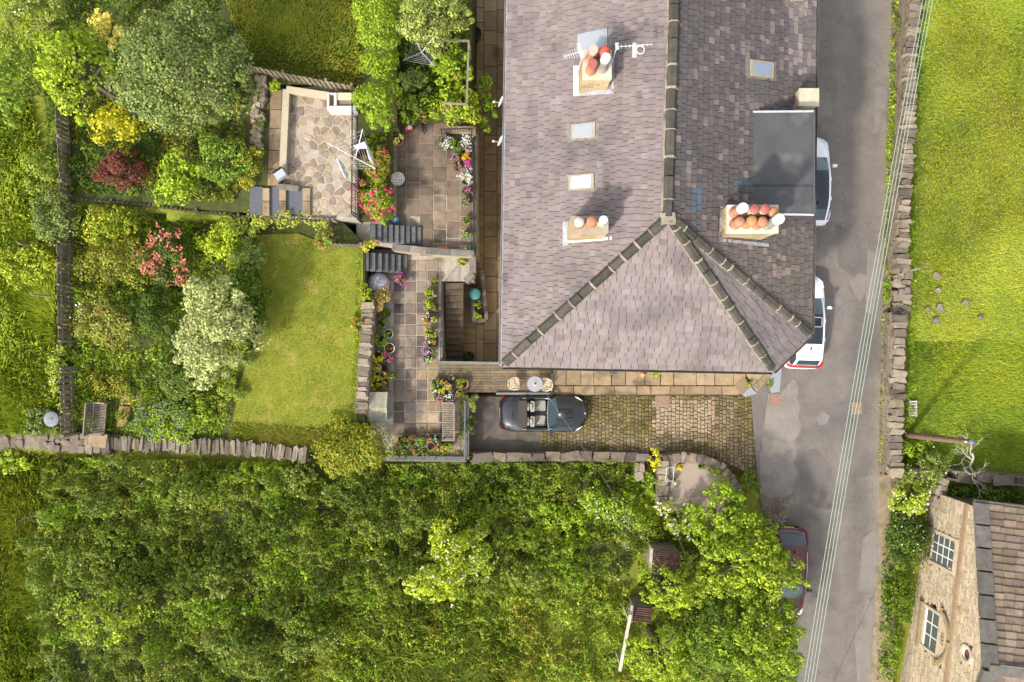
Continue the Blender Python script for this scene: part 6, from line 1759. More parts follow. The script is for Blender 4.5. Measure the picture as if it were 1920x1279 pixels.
# dark leaf litter under the thicket
tx = np.arange(-25, 9, .4); ty = np.arange(-18, -5.6, .4); TX, TY = np.meshgrid(tx, ty, indexing='ij'); tz = south_z(TX, TY) + .14 + (fnoise(TX, TY, .5) - .5) * .25
okq = inpoly(TX, TY, PL(THICKET, .4)) & thick_edge(TX, TY)
tn = len(ty); tf = [(i * tn + j, (i + 1) * tn + j, (i + 1) * tn + j + 1, i * tn + j + 1) for i in range(len(tx) - 1) for j in range(tn - 1) if okq[i, j] and okq[i + 1, j] and okq[i, j + 1] and okq[i + 1, j + 1]]
build('thicket_floor', MB().add(np.stack([TX, TY, tz], -1).reshape(-1, 3), tf), M('leaf_litter', (.035, .04, .012), 1.0, scale=5, detail=8, col2=(.075, .085, .022), bump=.5), smooth=True, kind='structure')
sz = lambda x, y: south_z(x, y) - .1
canopy('bramble_thicket', 'dense bramble and hawthorn thicket filling the slope below the garden wall', 'thicket', THICKET,
       sz, .55, 1.4, 860, .098, ['bramble', 'mid', 'bramble', 'olive', 'bramble', 'bright'], 41, .6, (.03, [(.50, .49, .34), (.40, .42, .22)], 0), ragged=thick_edge, gaps=.27)
gm = np.random.default_rng(90)
for k in range(30):
    while True:
        x, y = gm.uniform(140, 1150), gm.uniform(900, 1260)
        if y > 1110 and x > 600: continue
        if 740 < x < 940 and 960 < y < 1150: continue
        break
    kind = k % 3
    w = P(x, y, .5)
    plant('bramble_bush', ['dark green hawthorn mound rising out of the bramble thicket', 'pale flecked bramble mound in the thicket', 'fresh green bramble mound in the thicket'][kind], 'bush', x, y, gm.uniform(26, 52), gm.uniform(24, 46), float(south_z(w[0], w[1])), gm.uniform(1.6, 2.6),
          [[(.045, .085, .012), (.06, .11, .014), (.03, .06, .01)], [(.11, .145, .03), (.15, .18, .05), (.08, .115, .02)], [(.075, .135, .014), (.10, .165, .016), (.055, .10, .012)]][kind], gm.uniform(.08, .12), 1.1, trunk=False, nclump=80, clump=.14,
          group=['hawthorn mounds', 'pale bramble mounds', 'fresh bramble mounds'][kind], flower=(20, .07, CREAMF, dict(cluster=1)) if kind == 1 else None)
canopy('rough_grass_and_nettles', 'rough grass, nettles and rust coloured docks on the open slope', 'undergrowth',
       [(540, 1090), (640, 1110), (800, 1120), (1010, 1105), (1180, 1112), (1215, 1160), (1190, 1310), (540, 1310)], lambda x, y: ground_z(x, y), .25, .95, 640, .11, ['olive', 'bright', 'bramble', 'lime', 'bramble'], 42, .8, (.02, YEL, 0), gaps=.30)
canopy('garden_ground_cover', 'mixed low ground cover between the shrubs of the lower garden', 'ground cover',
       [(150, 398), (470, 425), (478, 480), (500, 560), (490, 640), (460, 705), (436, 790), (420, 828), (150, 808)], Z_GARD, .08, .75, 480, .105, ['mid', 'bright', 'olive', 'lime', 'bright'], 43, 1.1, (.015, [(.7, .55, .03), (.7, .68, .6)], 0))
canopy('upper_ground_cover', 'dark low ground cover under the upper garden trees', 'ground cover',
       [(128, 120), (190, 0), (420, 0), (480, 140), (490, 345), (468, 395), (140, 372)], Z_TOP, .05, .45, 480, .11, ['dark', 'mid', 'dark', 'olive'], 44, 1.0)
canopy('shrub_bed_cover', 'mixed low leaves under the pergola shrubs', 'ground cover', [(742, -60), (880, -60), (882, 222), (742, 232)], 1.2, .1, .7, 380, .12, ['mid', 'dark', 'bright'], 45, 1.0)
canopy('bank_cover', 'low green leaves covering the flower bank', 'ground cover', [(672, 246), (734, 240), (732, 405), (672, 405)], 1.5, .05, .4, 380, .11, ['bright', 'olive', 'mid'], 46, 1.2, (.02, PINK, 0))
canopy('wall_foot_weeds', 'weeds along the foot of the road wall', 'weeds', [(1680, -40), (1690, -40), (1688, 250), (1676, 500), (1668, 780), (1664, 870), (1653, 870), (1657, 700), (1662, 500), (1668, 250)], .1, .02, .3, 520, .09, ['bright', 'lime', 'mid'], 47, 1.2)
canopy('wall_edge_grass', 'long grass against the field side of the road wall', 'grass', [(1722, -40), (1745, -40), (1722, 240), (1718, 500), (1712, 700), (1710, 880), (1698, 880), (1700, 700), (1704, 500), (1714, 240)], .2, .1, .5, 420, .13, ['bright', 'mid', 'bright'], 48, 1.2, W=.04)
canopy('roadside_nettles', 'nettles and weeds under the roadside trees', 'undergrowth', [(1200, 1060), (1245, 1000), (1250, 950), (1290, 965), (1340, 940), (1385, 925), (1425, 915), (1440, 960), (1478, 1100), (1500, 1320), (1190, 1320), (1215, 1160)], sz, .1, .9, 330, .13, ['mid', 'bright', 'dark'], 49, .8)
canopy('cottage_garden_weeds', 'overgrown dark weeds in the cottage garden', 'weeds', [(1690, 905), (1760, 905), (1770, 918), (1960, 922), (1960, 952), (1745, 948), (1735, 1000), (1690, 1100), (1672, 1320), (1648, 1320), (1655, 1150), (1662, 1000)], -.15, .1, .9, 380, .12, ['mid', 'dark', 'bright'], 50, .9)
canopy('west_field_weeds', 'tall weeds along the field side of the fence', 'weeds', [(60, -60), (190, -60), (150, 30), (95, 190), (110, 400), (118, 640), (128, 806), (84, 806), (60, 640), (30, 560), (20, 400), (40, 200)], lambda x, y: ground_z(x, y), .02, .35, 260, .11, ['bright', 'lime', 'lime', 'olive'], 51, .9, (.006, WHITE, 0))
canopy('nettle_strip', 'pale weeds between the thicket and the drive wall', 'weeds', [(1205, 880), (1240, 880), (1244, 1010), (1205, 1050), (1190, 960)], -1.1, .2, .9, 380, .12, ['bright', 'olive', 'lime'], 52, .9)

# --- grass
def grass(name, label, poly_px, zf, dens, h, pals, seed, w=.022, lean=.5, z_px=.5, tone=.35):
    g = np.random.default_rng(seed)
    poly = PL(poly_px, z_px); n = int(area(poly) * dens)
    q = scatter(poly, n, g)
    zb = np.array(zf(q[:, 0], q[:, 1])) if callable(zf) else np.full(n, zf)
    m = fnoise(q[:, 0] + seed, q[:, 1] + 7, tone, 4)
    hh = h * g.uniform(.5, 1.3, n) * (.6 + .8 * fnoise(q[:, 0] + 3, q[:, 1] + seed, 1.3, 2))
    az = 6.28 * fnoise(q[:, 0] * .4, q[:, 1] * .4 + seed, .5, 2) * 1.5 + g.normal(size=n) * .9
    d = np.stack([np.cos(az), np.sin(az)], 1)
    s = np.stack([-d[:, 1], d[:, 0]], 1) * w * g.uniform(.7, 1.4, n)[:, None]
    b = np.column_stack([q, zb - .01])
    tip = np.column_stack([q + d * (hh * lean * g.uniform(.5, 1.7, n))[:, None], zb + hh])
    mid = (b + tip) / 2 + np.array([0, 0, 1]) * (hh * .15)[:, None]
    V = np.stack([b - np.column_stack([s, np.zeros(n)]), b + np.column_stack([s, np.zeros(n)]), mid + np.column_stack([s * .8, np.zeros(n)]), tip], 1).reshape(-1, 3)
    idx = np.clip(((m - .3) / .4 * len(pals)).astype(int), 0, len(pals) - 1)
    P_ = np.array(pals); P_[:, 2] = np.maximum(P_[:, 2], P_[:, 1] * .11); P_ = P_ * np.array([1.42, 1.45, 1.1]); C = P_[idx] * g.uniform(.72, 1.3, (n, 1))
    C = C + (P_[np.clip(idx + g.integers(-1, 2, n), 0, len(pals) - 1)] - C) * .5
    o = link_leaves(name, V, np.repeat(C, 4, axis=0), None, GRASS)
    return tag(o, label, 'grass', kind='stuff')
gf_ = lambda x, y: ground_z(x, y)
G_FIELD = [(.19, .25, .035), (.23, .28, .04), (.28, .31, .05), (.25, .29, .042), (.20, .255, .036)]
G_DEEP = [(.06, .12, .012), (.09, .16, .012), (.13, .19, .014)]
grass('meadow_grass', 'bright buttercup meadow grass beyond the road wall', [(1730, -60), (2010, -60), (2010, 640), (1712, 640), (1716, 400), (1720, 200)], gf_, 620, .085, [(a * 1.18, b * 1.15, c * 1.2) for a, b, c in G_FIELD], 61, .024, 1.0)
grass('meadow_grass', 'deeper green meadow grass near the telegraph pole', [(1712, 640), (2010, 640), (2010, 905), (1780, 895), (1700, 880)], gf_, 600, .12, [(.13, .20, .026), (.16, .23, .028), (.20, .27, .032), (.24, .295, .036)], 62, .024, .7)
grass('field_grass', 'long grass of the field west of the picket fence', [(-60, 180), (60, 190), (110, 380), (118, 640), (125, 812), (-60, 812)], gf_, 420, .26, [(.20, .26, .018), (.25, .30, .02), (.30, .34, .025), (.22, .27, .018)], 63, .022, .9, 1.7)
grass('rough_grass', 'rough tawny grass beyond the crazy paving fence', [(405, -60), (672, -60), (672, 160), (480, 135), (440, 60)], Z_TOP, 430, .18, [(.17, .20, .02), (.20, .23, .022), (.26, .24, .045), (.165, .205, .018)], 64, .02, .9, 2.2)
grass('slope_grass', 'long grass at the west edge of the bramble thicket', [(-60, 850), (180, 852), (130, 960), (110, 1100), (85, 1320), (-60, 1320)], gf_, 420, .3, [(.15, .20, .018), (.19, .235, .02), (.23, .25, .03)], 65, .022, .9, 1.0)
grass('slope_grass', 'pale feathery grass on the open slope', [(640, 1175), (760, 1160), (900, 1180), (960, 1240), (900, 1320), (620, 1320)], lambda x, y: ground_z(x, y), 1000, .6, [(.24, .28, .06), (.30, .33, .09), (.20, .25, .05)], 66, .012, .9, -.3)
grass('lawn_grass', 'short mown lawn grass', lawn_poly, Z_LAWN, 900, .028, [(.155, .18, .015), (.18, .195, .018), (.22, .21, .034), (.14, .17, .015)], 67, .014, .7, Z_LAWN)
grass('lawn_fringe', 'long uncut grass between the lawn and the bottom wall', [(440, 792), (600, 804), (668, 786), (672, 800), (640, 825), (590, 842), (430, 834)], Z_GARD, 700, .22, [(.17, .21, .014), (.23, .25, .03), (.28, .26, .06)], 68, .02, .9, Z_GARD)
def specks(name, label, cat, poly_px, zf, n, size, cols, seed, zoff=.2, z_px=.4, clus=.5):
    g = np.random.default_rng(seed); poly = PL(poly_px, z_px)
    q = scatter(poly, n * 2, g); k = fnoise(q[:, 0] + seed, q[:, 1], .5, 3) + g.random(len(q)) * .25 > clus
    q = q[k][:n]; n = len(q)
    zb = np.array(zf(q[:, 0], q[:, 1])) if callable(zf) else np.full(n, zf)
    V = leaf_quads(np.column_stack([q, zb + zoff * g.uniform(.7, 1.3, n)]), g.normal(size=(n, 3)) * .25 + [0, 0, 1], size * g.uniform(.7, 1.4, n), size * g.uniform(.7, 1.4, n), g, 0)
    c = np.array(cols); C = np.repeat(c[g.integers(len(c), size=n)] * g.uniform(.8, 1.15, (n, 1)), 4, axis=0)
    return tag(link_leaves(name, V, C, None, PETAL), label, cat, kind='stuff')
specks('buttercups', 'yellow buttercups scattered through the meadow', 'flowers', [(1745, -60), (2010, -60), (2010, 760), (1760, 760), (1740, 600), (1735, 300)], gf_, 15000, .036, [(.62, .52, .01), (.55, .48, .01), (.5, .48, .02)], 71)
specks('seed_heads', 'pale grass seed heads in the meadow', 'grass', [(1730, -60), (2010, -60), (2010, 640), (1725, 640)], gf_, 5000, .035, [(.40, .38, .18), (.34, .36, .15)], 72, .24, .4, .55)
specks('daisies', 'tiny daisies and clover heads in the mown lawn', 'flowers', lawn_poly, Z_LAWN, 160, .03, [(.5, .5, .42), (.45, .40, .10)], 73, .03, Z_LAWN, .5)
canopy('lawn_edge_tufts', 'ragged tufts along the edges of the lawn', 'grass', [(676, 464), (684, 464), (682, 600), (676, 700), (671, 788), (600, 806), (520, 804), (430, 795), (448, 705), (474, 640), (494, 580), (484, 520), (470, 476), (482, 478), (500, 520), (508, 580), (488, 640), (462, 708), (446, 786), (520, 794), (600, 796), (664, 782), (668, 700), (674, 600)], Z_LAWN, .0, .12, 420, .10, ['bright', 'olive', 'lime'], 81, 1.4, W=.03)
# ------------------------------------------------------------------ garden furniture, pots and small things
rf_ = np.random.default_rng(77)
m_bench = M('bench_wood', (0.17, 0.135, 0.10), 0.85, scale=4, detail=7, col2=(0.27, 0.225, 0.175), bump=.3)
def rotz(a): return np.array(Matrix.Rotation(a, 3, 'Z'))
def bench(label, c, L, W, yaw, back=.45, nsl=20):
    """slatted bench: length along local y, back on local -x"""
    t = thing('garden_bench', label, 'bench', c)
    T = (rotz(yaw), np.asarray(c, float))
    def part(nm, g, par=t, col=None): 
        k = rf_.uniform(.85, 1.15) if col is None else col
        return build(nm, MB().add(xf(g[0], T), g[1], (k, k, k)), m_bench, par)
    for sy in (-1, 1):
        part('leg', beam((W / 2, sy * L / 2, 0), (W / 2, sy * L / 2, .62), .06)); part('leg', beam((-W / 2, sy * L / 2, 0), (-W / 2 - .08, sy * L / 2, .45 + back), .06))
        part('armrest', beam((-W / 2, sy * L / 2, .64), (W / 2 + .03, sy * L / 2, .64), .07, .04))
        part('side_rail', beam((-W / 2, sy * L / 2, .40), (W / 2, sy * L / 2, .40), .04, .07))
    part('front_rail', beam((W / 2, -L / 2, .42), (W / 2, L / 2, .42), .04, .08)); part('seat_rail', beam((-W / 2, -L / 2, .42), (-W / 2, L / 2, .42), .04, .08))
    part('top_rail', beam((-W / 2 - .08, -L / 2, .45 + back), (-W / 2 - .08, L / 2, .45 + back), .05, .08))
    for k in range(nsl):
        y = lerp(-L / 2 + .05, L / 2 - .05, k / (nsl - 1))
        part('seat_slat', beam((-W / 2 + .02, y, .455), (W / 2, y, .455), L / nsl * .5, .02))
        part('back_slat', beam((-W / 2 - .01, y, .50), (-W / 2 - .075, y, .42 + back), L / nsl * .5, .02, up=(1, 0, 0)))
    return t
bp = P(183, 785, 1.75); bench('weathered slatted bench beside the tumbled wall in the flower garden', (bp[0] + .06, bp[1], 1.3), 1.45, .55, .08 * -1, .5)
bp = P(840, 790, .45); bench('long slatted bench facing the terrace among the potted herbs', (bp[0], bp[1], 0), 1.75, .5, math.pi, .4, 20)

# deck table and chairs
tb = P(1003, 720, .75)
t = thing('round_table', 'round grey metal table on the deck with a square candle holder', 'table', (tb[0], tb[1], .03))
build('table_top', lathe((tb[0], tb[1], .72), [(.36, 0), (.37, .015), (.36, .03)], 28), M('grey_table', (.27, .27, .28), .5, var=.12, scale=3), t)
build('pedestal', lathe((tb[0], tb[1], .04), [(.2, 0), (.05, .05), (.035, .3), (.035, .68)], 12), m_pgrey, t)
h = thing('candle_holder', 'small white square candle holder on the deck table', 'candle holder', (tb[0], tb[1], .75))
build('tray', MB().add(*box((tb[0], tb[1], .765), (.15, .15, .03))), m_whitec, h); build('cup', MB().add(*box((tb[0], tb[1], .795), (.075, .075, .04))), m_dark, h)
m_wick = M('pale_wicker', (.36, .28, .18), .85, scale=25, detail=3, col2=(.52, .43, .30), bump=.4)
def chair(label, c, yaw):
    t = thing('wicker_chair', label, 'chair', c)
    T = (rotz(yaw), np.asarray(c, float))
    v, f = cbox((.02, 0, .44), (.46, .46, .05), .2); build('seat', MB().add(xf(v, T), f), m_wick, t)
    arc = [(.18, .27, .62), (-.05, .29, .66), (-.24, .2, .78), (-.29, 0, .82), (-.24, -.2, .78), (-.05, -.29, .66), (.18, -.27, .62)]
    w = tube(arc, .028, 7); build('back_rim', MB().add(xf(w[0], T), w[1]), M('wicker_rim', (.5, .42, .3), .7), t)
    for k in range(7):
        a = arc[k]; w = tube([(a[0] * .85, a[1] * .85, .46), a], .012, 5); build('back_cane', MB().add(xf(w[0], T), w[1]), m_wick, t)
    for sx in (-.2, .2):
        for sy in (-.2, .2):
            w = tube([(sx, sy, .43), (sx * 1.15, sy * 1.15, 0)], .016, 6); build('leg', MB().add(xf(w[0], T), w[1]), m_wick, t)
q = P(964, 719, .5); chair('wicker chair standing alone on the deck', (q[0], q[1], .03), 0.1)
q = P(1024, 721, .5); chair('wicker chair tucked behind the grey deck table', (q[0], q[1], .03), math.pi)

# bistro table with mosaic top
q = P(746, 335, Z_UP + .68)
t = thing('bistro_table', 'small round mosaic topped table on the upper patio', 'table', (q[0], q[1], Z_UP))
m_mos = M('mosaic', (.30, .27, .25), .6, scale=14, detail=2, col2=(.62, .58, .54))
tt = build('table_top', lathe((q[0], q[1], Z_UP + .66), [(.31, 0), (.32, .02), (.31, .035)], 28), m_mos, t)
for r in (.09, .19, .28): build('mosaic_ring', tube([(q[0] + r * math.cos(a), q[1] + r * math.sin(a), Z_UP + .696) for a in np.linspace(0, 2 * math.pi, 25)], .011, 5), M('mosaic_dark', (.12, .09, .09), .6), tt)
for k in range(3):
    a = k * 2.1; build('leg', tube([(q[0] + .1 * math.cos(a), q[1] + .1 * math.sin(a), Z_UP + .66), (q[0] + .24 * math.cos(a), q[1] + .24 * math.sin(a), Z_UP)], .014, 6), m_iron, t)

# garden storage box with pitched lid
st = [P(a, b, 0) for a, b in ((692, 736), (728, 736), (726, 800), (690, 794))]
q0 = P(709, 762, .9)
t = thing('garden_store', 'small pitched wooden garden store against the retaining wall', 'store', (q0[0], q0[1], 0))
m_store = M('grey_green_board', (.22, .21, .15), .85, scale=4, detail=7, col2=(.34, .33, .25), big=((.14, .14, .08), 1.5, .58), bump=.3)
cx, cy = q0[0], q0[1]; hx, hy = .42, .62
bd = build('cabinet', MB().add(*box((cx, cy, .5), (hx * 2, hy * 2, 1.0))), m_store, t)
for k in range(9):
    x0 = cx - hx - .05 + k * (2 * hx + .1) / 9; x1 = x0 + (2 * hx + .1) / 9 - .008
    c = rf_.uniform(.85, 1.15)
    for (ya, za, yb, zb_) in ((cy - hy - .06, 1.0, cy - .02, 1.28), (cy - .015, 1.28, cy + hy + .06, 1.02)):
        g = hexa([(x0, ya, za), (x1, ya, za), (x1, yb, zb_), (x0, yb, zb_)], [(x0, ya, za + .025), (x1, ya, za + .025), (x1, yb, zb_ + .025), (x0, yb, zb_ + .025)])
        build('roof_board', MB().add(g[0], g[1], (c * (1.25 if ya > cy - .1 else 1.0), c * (1.2 if ya > cy - .1 else 1.0), c * (1.25 if ya > cy - .1 else .95))), m_store, t)
for k in range(8):
    y0 = cy - hy + k * 2 * hy / 8; build('side_board', MB().add(*box((cx + hx + .012, y0 + hy / 8, .5), (.02, 2 * hy / 8 - .01, 1.0))), m_store, t)
for k in range(6):
    x0 = cx - hx + k * 2 * hx / 6; build('front_board', MB().add(*box((x0 + hx / 6, cy - hy - .012, .5), (2 * hx / 6 - .01, .02, 1.0))), m_store, t)
build('gable', (np.array([(cx + hx, cy - hy, 1.0), (cx + hx, cy + hy, 1.0), (cx + hx, cy - .02, 1.27), (cx - hx, cy - hy, 1.0), (cx - hx, cy + hy, 1.0), (cx - hx, cy - .02, 1.27)]), [(0, 1, 2), (5, 4, 3), (0, 2, 5, 3), (2, 1, 4, 5), (0, 3, 4, 1)]), m_store, t)

# covered round table (grey fabric cover)
q = P(709, 530, .45)
t = thing('covered_furniture', 'grey fabric cover over round furniture at the foot of the lower slate steps', 'cover', (q[0], q[1], 0))
v, f = lathe((q[0], q[1], 0), [(.52, 0), (.53, .15), (.50, .42), (.44, .62), (.30, .74), (.10, .80), (.02, .81)], 36)
a = np.arctan2(v[:, 1] - q[1], v[:, 0] - q[0]); k = 1 + .05 * np.sin(9 * a) * np.clip((.8 - v[:, 2]) / .5, 0, 1) + .03 * np.sin(5 * a + 1)
v[:, 0] = q[0] + (v[:, 0] - q[0]) * k; v[:, 1] = q[1] + (v[:, 1] - q[1]) * k; v[:, 2] += .025 * np.sin(7 * a + v[:, 2] * 6)
build('fabric', MB().add(v, f), M('lilac_fabric', (.33, .31, .36), .8, scale=3, col2=(.45, .43, .49), bump=.5, bscale=7), t, smooth=True)

# water butt, ball and other bits by the house
q = P(890, 551, -1.2)
t = thing('water_butt', 'turquoise lidded water butt in the shaded passage corner', 'water butt', (q[0], q[1], Z_PASS))
m_teal = M('teal_plastic', (.07, .27, .26), .5, var=.15)
build('barrel', lathe((q[0], q[1], Z_PASS), [(.24, 0), (.29, .35), (.29, .8), (.26, 1.1)], 20), m_teal, t, smooth=True)
build('lid', lathe((q[0], q[1], Z_PASS + 1.1), [(.28, 0), (.28, .04), (.2, .09), (.08, .11), (.06, .13)], 20), m_teal, t)
q = P(740, 412, Z_UP + .2)
t = thing('glazed_globe', 'blue glazed garden globe beside the slate steps', 'ornament', (q[0], q[1], Z_UP))
v, f = lathe((q[0], q[1], Z_UP), [(.08, 0), (.17, .08), (.21, .2), (.19, .32), (.10, .40), (.02, .42)], 18); build('globe', MB().add(v, f), M('blue_glaze', (.04, .22, .50), .2, scale=6, col2=(.10, .40, .60), spec=.6), t, smooth=True)
build('rim', lathe((q[0], q[1], Z_UP + .40), [(.07, 0), (.075, .03), (.05, .035)], 14), M('yellow_glaze', (.5, .42, .05), .3), t)
q = P(826, 468, Z_UP + .08)
t = thing('hose', 'coiled orange garden hose left on the upper patio', 'hose', (q[0], q[1], Z_UP))
pth = [P(811, 470, Z_UP + .05), P(818, 467, Z_UP + .06), P(825, 464, Z_UP + .07), P(835, 464, Z_UP + .07), P(841, 468, Z_UP + .06), P(840, 473, Z_UP + .05)]
build('tube', tube(pth, .055, 8), M('orange_plastic', (.62, .22, .02), .5, var=.15), t, smooth=True); build('nozzle', tube([pth[0], pth[0] + [-.12, .03, .02]], [.05, .03], 8), M('orange_plastic', (1, 1, 1)), t)
q = P(97, 786, 2.1)
t = thing('galvanised_bin', 'round galvanised steel bin standing at the fence end', 'bin', (q[0], q[1], 1.55))
m_galv = M('galvanised', (.15, .16, .18), .7, scale=4, col2=(.22, .23, .255))
build('drum', lathe((q[0], q[1], 1.55), [(.27, 0), (.30, .3), (.31, .55), (.32, .58)], 22), m_galv, t, smooth=True)
b = build('lid', lathe((q[0], q[1], 2.13), [(.33, -.02), (.34, .02), (.24, .05), (.05, .075)], 22), m_galv, t)
build('handle', tube([(q[0] - .1, q[1], 2.20), (q[0] - .07, q[1], 2.26), (q[0] + .07, q[1], 2.26), (q[0] + .1, q[1], 2.20)], .013, 6), m_galv, b)
q = P(525, 327, 2.6)
t = thing('box_heater', 'grey metal box tilted on the end of the cream kerb wall', 'box', (q[0], q[1], 2.35))
T = (rotz(.6), np.array([q[0], q[1], 2.36])); v, f = cbox((0, 0, .16), (.46, .36, .3), .12); build('casing', MB().add(xf(v, T), f), M('pale_grey_metal', (.36, .38, .42), .5, var=.1), t)
v, f = cbox((0, .2, .20), (.46, .1, .24), .15); build('grille', MB().add(xf(v, T), f), m_blackp, t)

# white masonry barbecue
t = thing('barbecue', 'white painted masonry barbecue with open compartments on the crazy paving', 'barbecue', P(640, 192, 2.0))
z0, z1 = 2.0, 2.75
def bx_px(nm, x0, y0, x1, y1, za, zb, mat, z_ref=None): 
    a = P(x0, y1, z_ref or zb); b = P(x1, y0, z_ref or zb); return build(nm, MB().add(*box(((a[0] + b[0]) / 2, (a[1] + b[1]) / 2, (za + zb) / 2), (b[0] - a[0], b[1] - a[1], zb - za))), mat, t)
m_bbq = M('white_masonry', (.44, .42, .40), .8, scale=5, col2=(.55, .53, .50), big=((.40, .33, .26), 2.5, .62))
bx_px('front_wall', 613, 198.5, 667, 206, z0, z1, m_bbq); bx_px('side_wall', 613, 174, 617, 198, z0, z1, m_bbq); bx_px('divider', 626, 174, 631, 198, z0, z1, m_bbq); bx_px('back_wall', 617.5, 174, 625.5, 176.5, z0, z1, m_bbq)
bx_px('hearth', 617.5, 177, 625.5, 198, z0, 2.45, M('brick_brown', (.30, .19, .12), .9, var=.2)); bx_px('worktop', 631.5, 174, 667, 187, z0, 2.70, M('cream_slab', (.58, .47, .29), .8, var=.12)); bx_px('shelf_board', 633, 188, 666, 197.5, 2.5, 2.62, m_wood)

# rotary dryers
def dryer(label, c, zt, arms, z0, lines=True, cloth=None):
    b = np.array([c[0], c[1], z0])
    t = thing('rotary_dryer', label, 'rotary dryer', b)
    top_ = np.array([c[0], c[1], zt - .35])
    build('pole', tube([b, top_ + [0, 0, .1]], .025, 8), m_alu, t)
    for a in arms: build('arm', tube([top_, a], .022, 6), m_alu, t)
    if lines:
        for k in (.35, .5, .65, .8, .95):
            for i in range(len(arms)):
                p, q = lerp(top_, arms[i], k), lerp(top_, arms[(i + 1) % len(arms)], k)
                build('line', tube([p, lerp(p, q, .5) - [0, 0, .05], q], .004, 4, cap=False), M('line_cord', (.5, .52, .5), .8), t)
    return t
dc = P(789, 92, 3.0); dryer('empty rotary clothes dryer above the pergola shrubs', dc, 3.0, [P(778, 74, 3.1), P(813, 70, 3.1), P(815, 124, 3.1), P(756, 113, 3.1)], 1.2)
dc = P(663, 292, 3.7); arms = [P(680, 242, 3.8), P(704, 316, 3.8), P(652, 318, 3.8), P(614, 268, 3.8)]
dryer('rotary clothes dryer with white washing beside the flower bank', dc, 3.7, arms, 2.0)
m_cloth = M('white_cotton', (.60, .61, .65), .9, var=.06, scale=5, bump=.3)
def cloth(label, pts, drop, seed):
    """cloth pegged over a line; pts along the line, hanging drop metres"""
    g = np.random.default_rng(seed); t = thing('washing', label, 'washing', pts[0] - [0, 0, drop])
    mb = MB(); n = 10; rows = 5; pts = [np.asarray(p, float) for p in pts]
    for i in range(n + 1):
        d = i / n * (len(pts) - 1); k = min(int(d), len(pts) - 2); p = lerp(pts[k], pts[k + 1], d - k)
        s = nrm(np.cross(nrm(pts[k + 1] - pts[k]), [0, 0, 1]))
    v = []
    for j, fz in enumerate(np.linspace(-1, 1, 2 * rows + 1)):
        for i in range(n + 1):
            d = i / n * (len(pts) - 1); k = min(int(d), len(pts) - 2); p = lerp(pts[k], pts[k + 1], d - k); s = nrm(np.cross(nrm(pts[k + 1] - pts[k]), [0, 0, 1]))
            w = .05 * math.sin(i * 1.7 + j * .3) * abs(fz)
            v.append(p + s * (np.sign(fz) * (.02 + .06 * abs(fz)) + w) - np.array([0, 0, drop * abs(fz) * (1 + .06 * math.sin(i * 1.1))]))
    m = n + 1
    f = [(j * m + i, j * m + i + 1, (j + 1) * m + i + 1, (j + 1) * m + i) for j in range(2 * rows) for i in range(n)]
    build('towel', MB().add(np.array(v), f), m_cloth, t, smooth=True)
    build('hem', tube([pts[0] + [0, 0, .01], pts[-1] + [0, 0, .01]] if len(pts) == 2 else [p + np.array([0, 0, .01]) for p in pts], .02, 5), m_cloth, t)
cloth('white towel folded over the dryer line at the flower bank', [P(664, 274, 3.6), P(684, 266, 3.6), P(691, 290, 3.6), P(699, 307, 3.6)], .5, 1)
cloth('white towel hanging over the crazy paving from the dryer', [P(632, 298, 3.6), P(648, 334, 3.6)], .55, 2)

# pergola frame
t = thing('pergola_frame', 'grey wooden pergola frame over the passage shrubs', 'pergola', P(880, 130, 1.2))
zz = 2.9
for a, b in (((828, 76), (880, 77)), ((879, 78), (875, 194)), ((832, 194), (875, 196))): build('beam', MB().add(*beam(P(*a, zz), P(*b, zz + .01), .08, .08)), m_wood, t)
for a in ((879, 80), (875, 192), (832, 192), (829, 78)):
    p = P(*a, zz); build('post', MB().add(*beam([p[0], p[1], 1.1], p, .08)), m_wood, t)

# steel planter for two little ornaments
q = P(768, 241, Z_UP + .1)
t = thing('garden_ornament', 'small red and white ornament by the upper patio shrubs', 'ornament', (q[0], q[1], Z_UP))
v, f = cbox((q[0], q[1], Z_UP + .12), (.34, .18, .22), .3); build('base', MB().add(v, f), M('ornament_red', (.5, .05, .05), .5), t); v, f = cbox((q[0] + .05, q[1], Z_UP + .27), (.2, .16, .12), .35); build('top', MB().add(v, f), m_whitec, t)

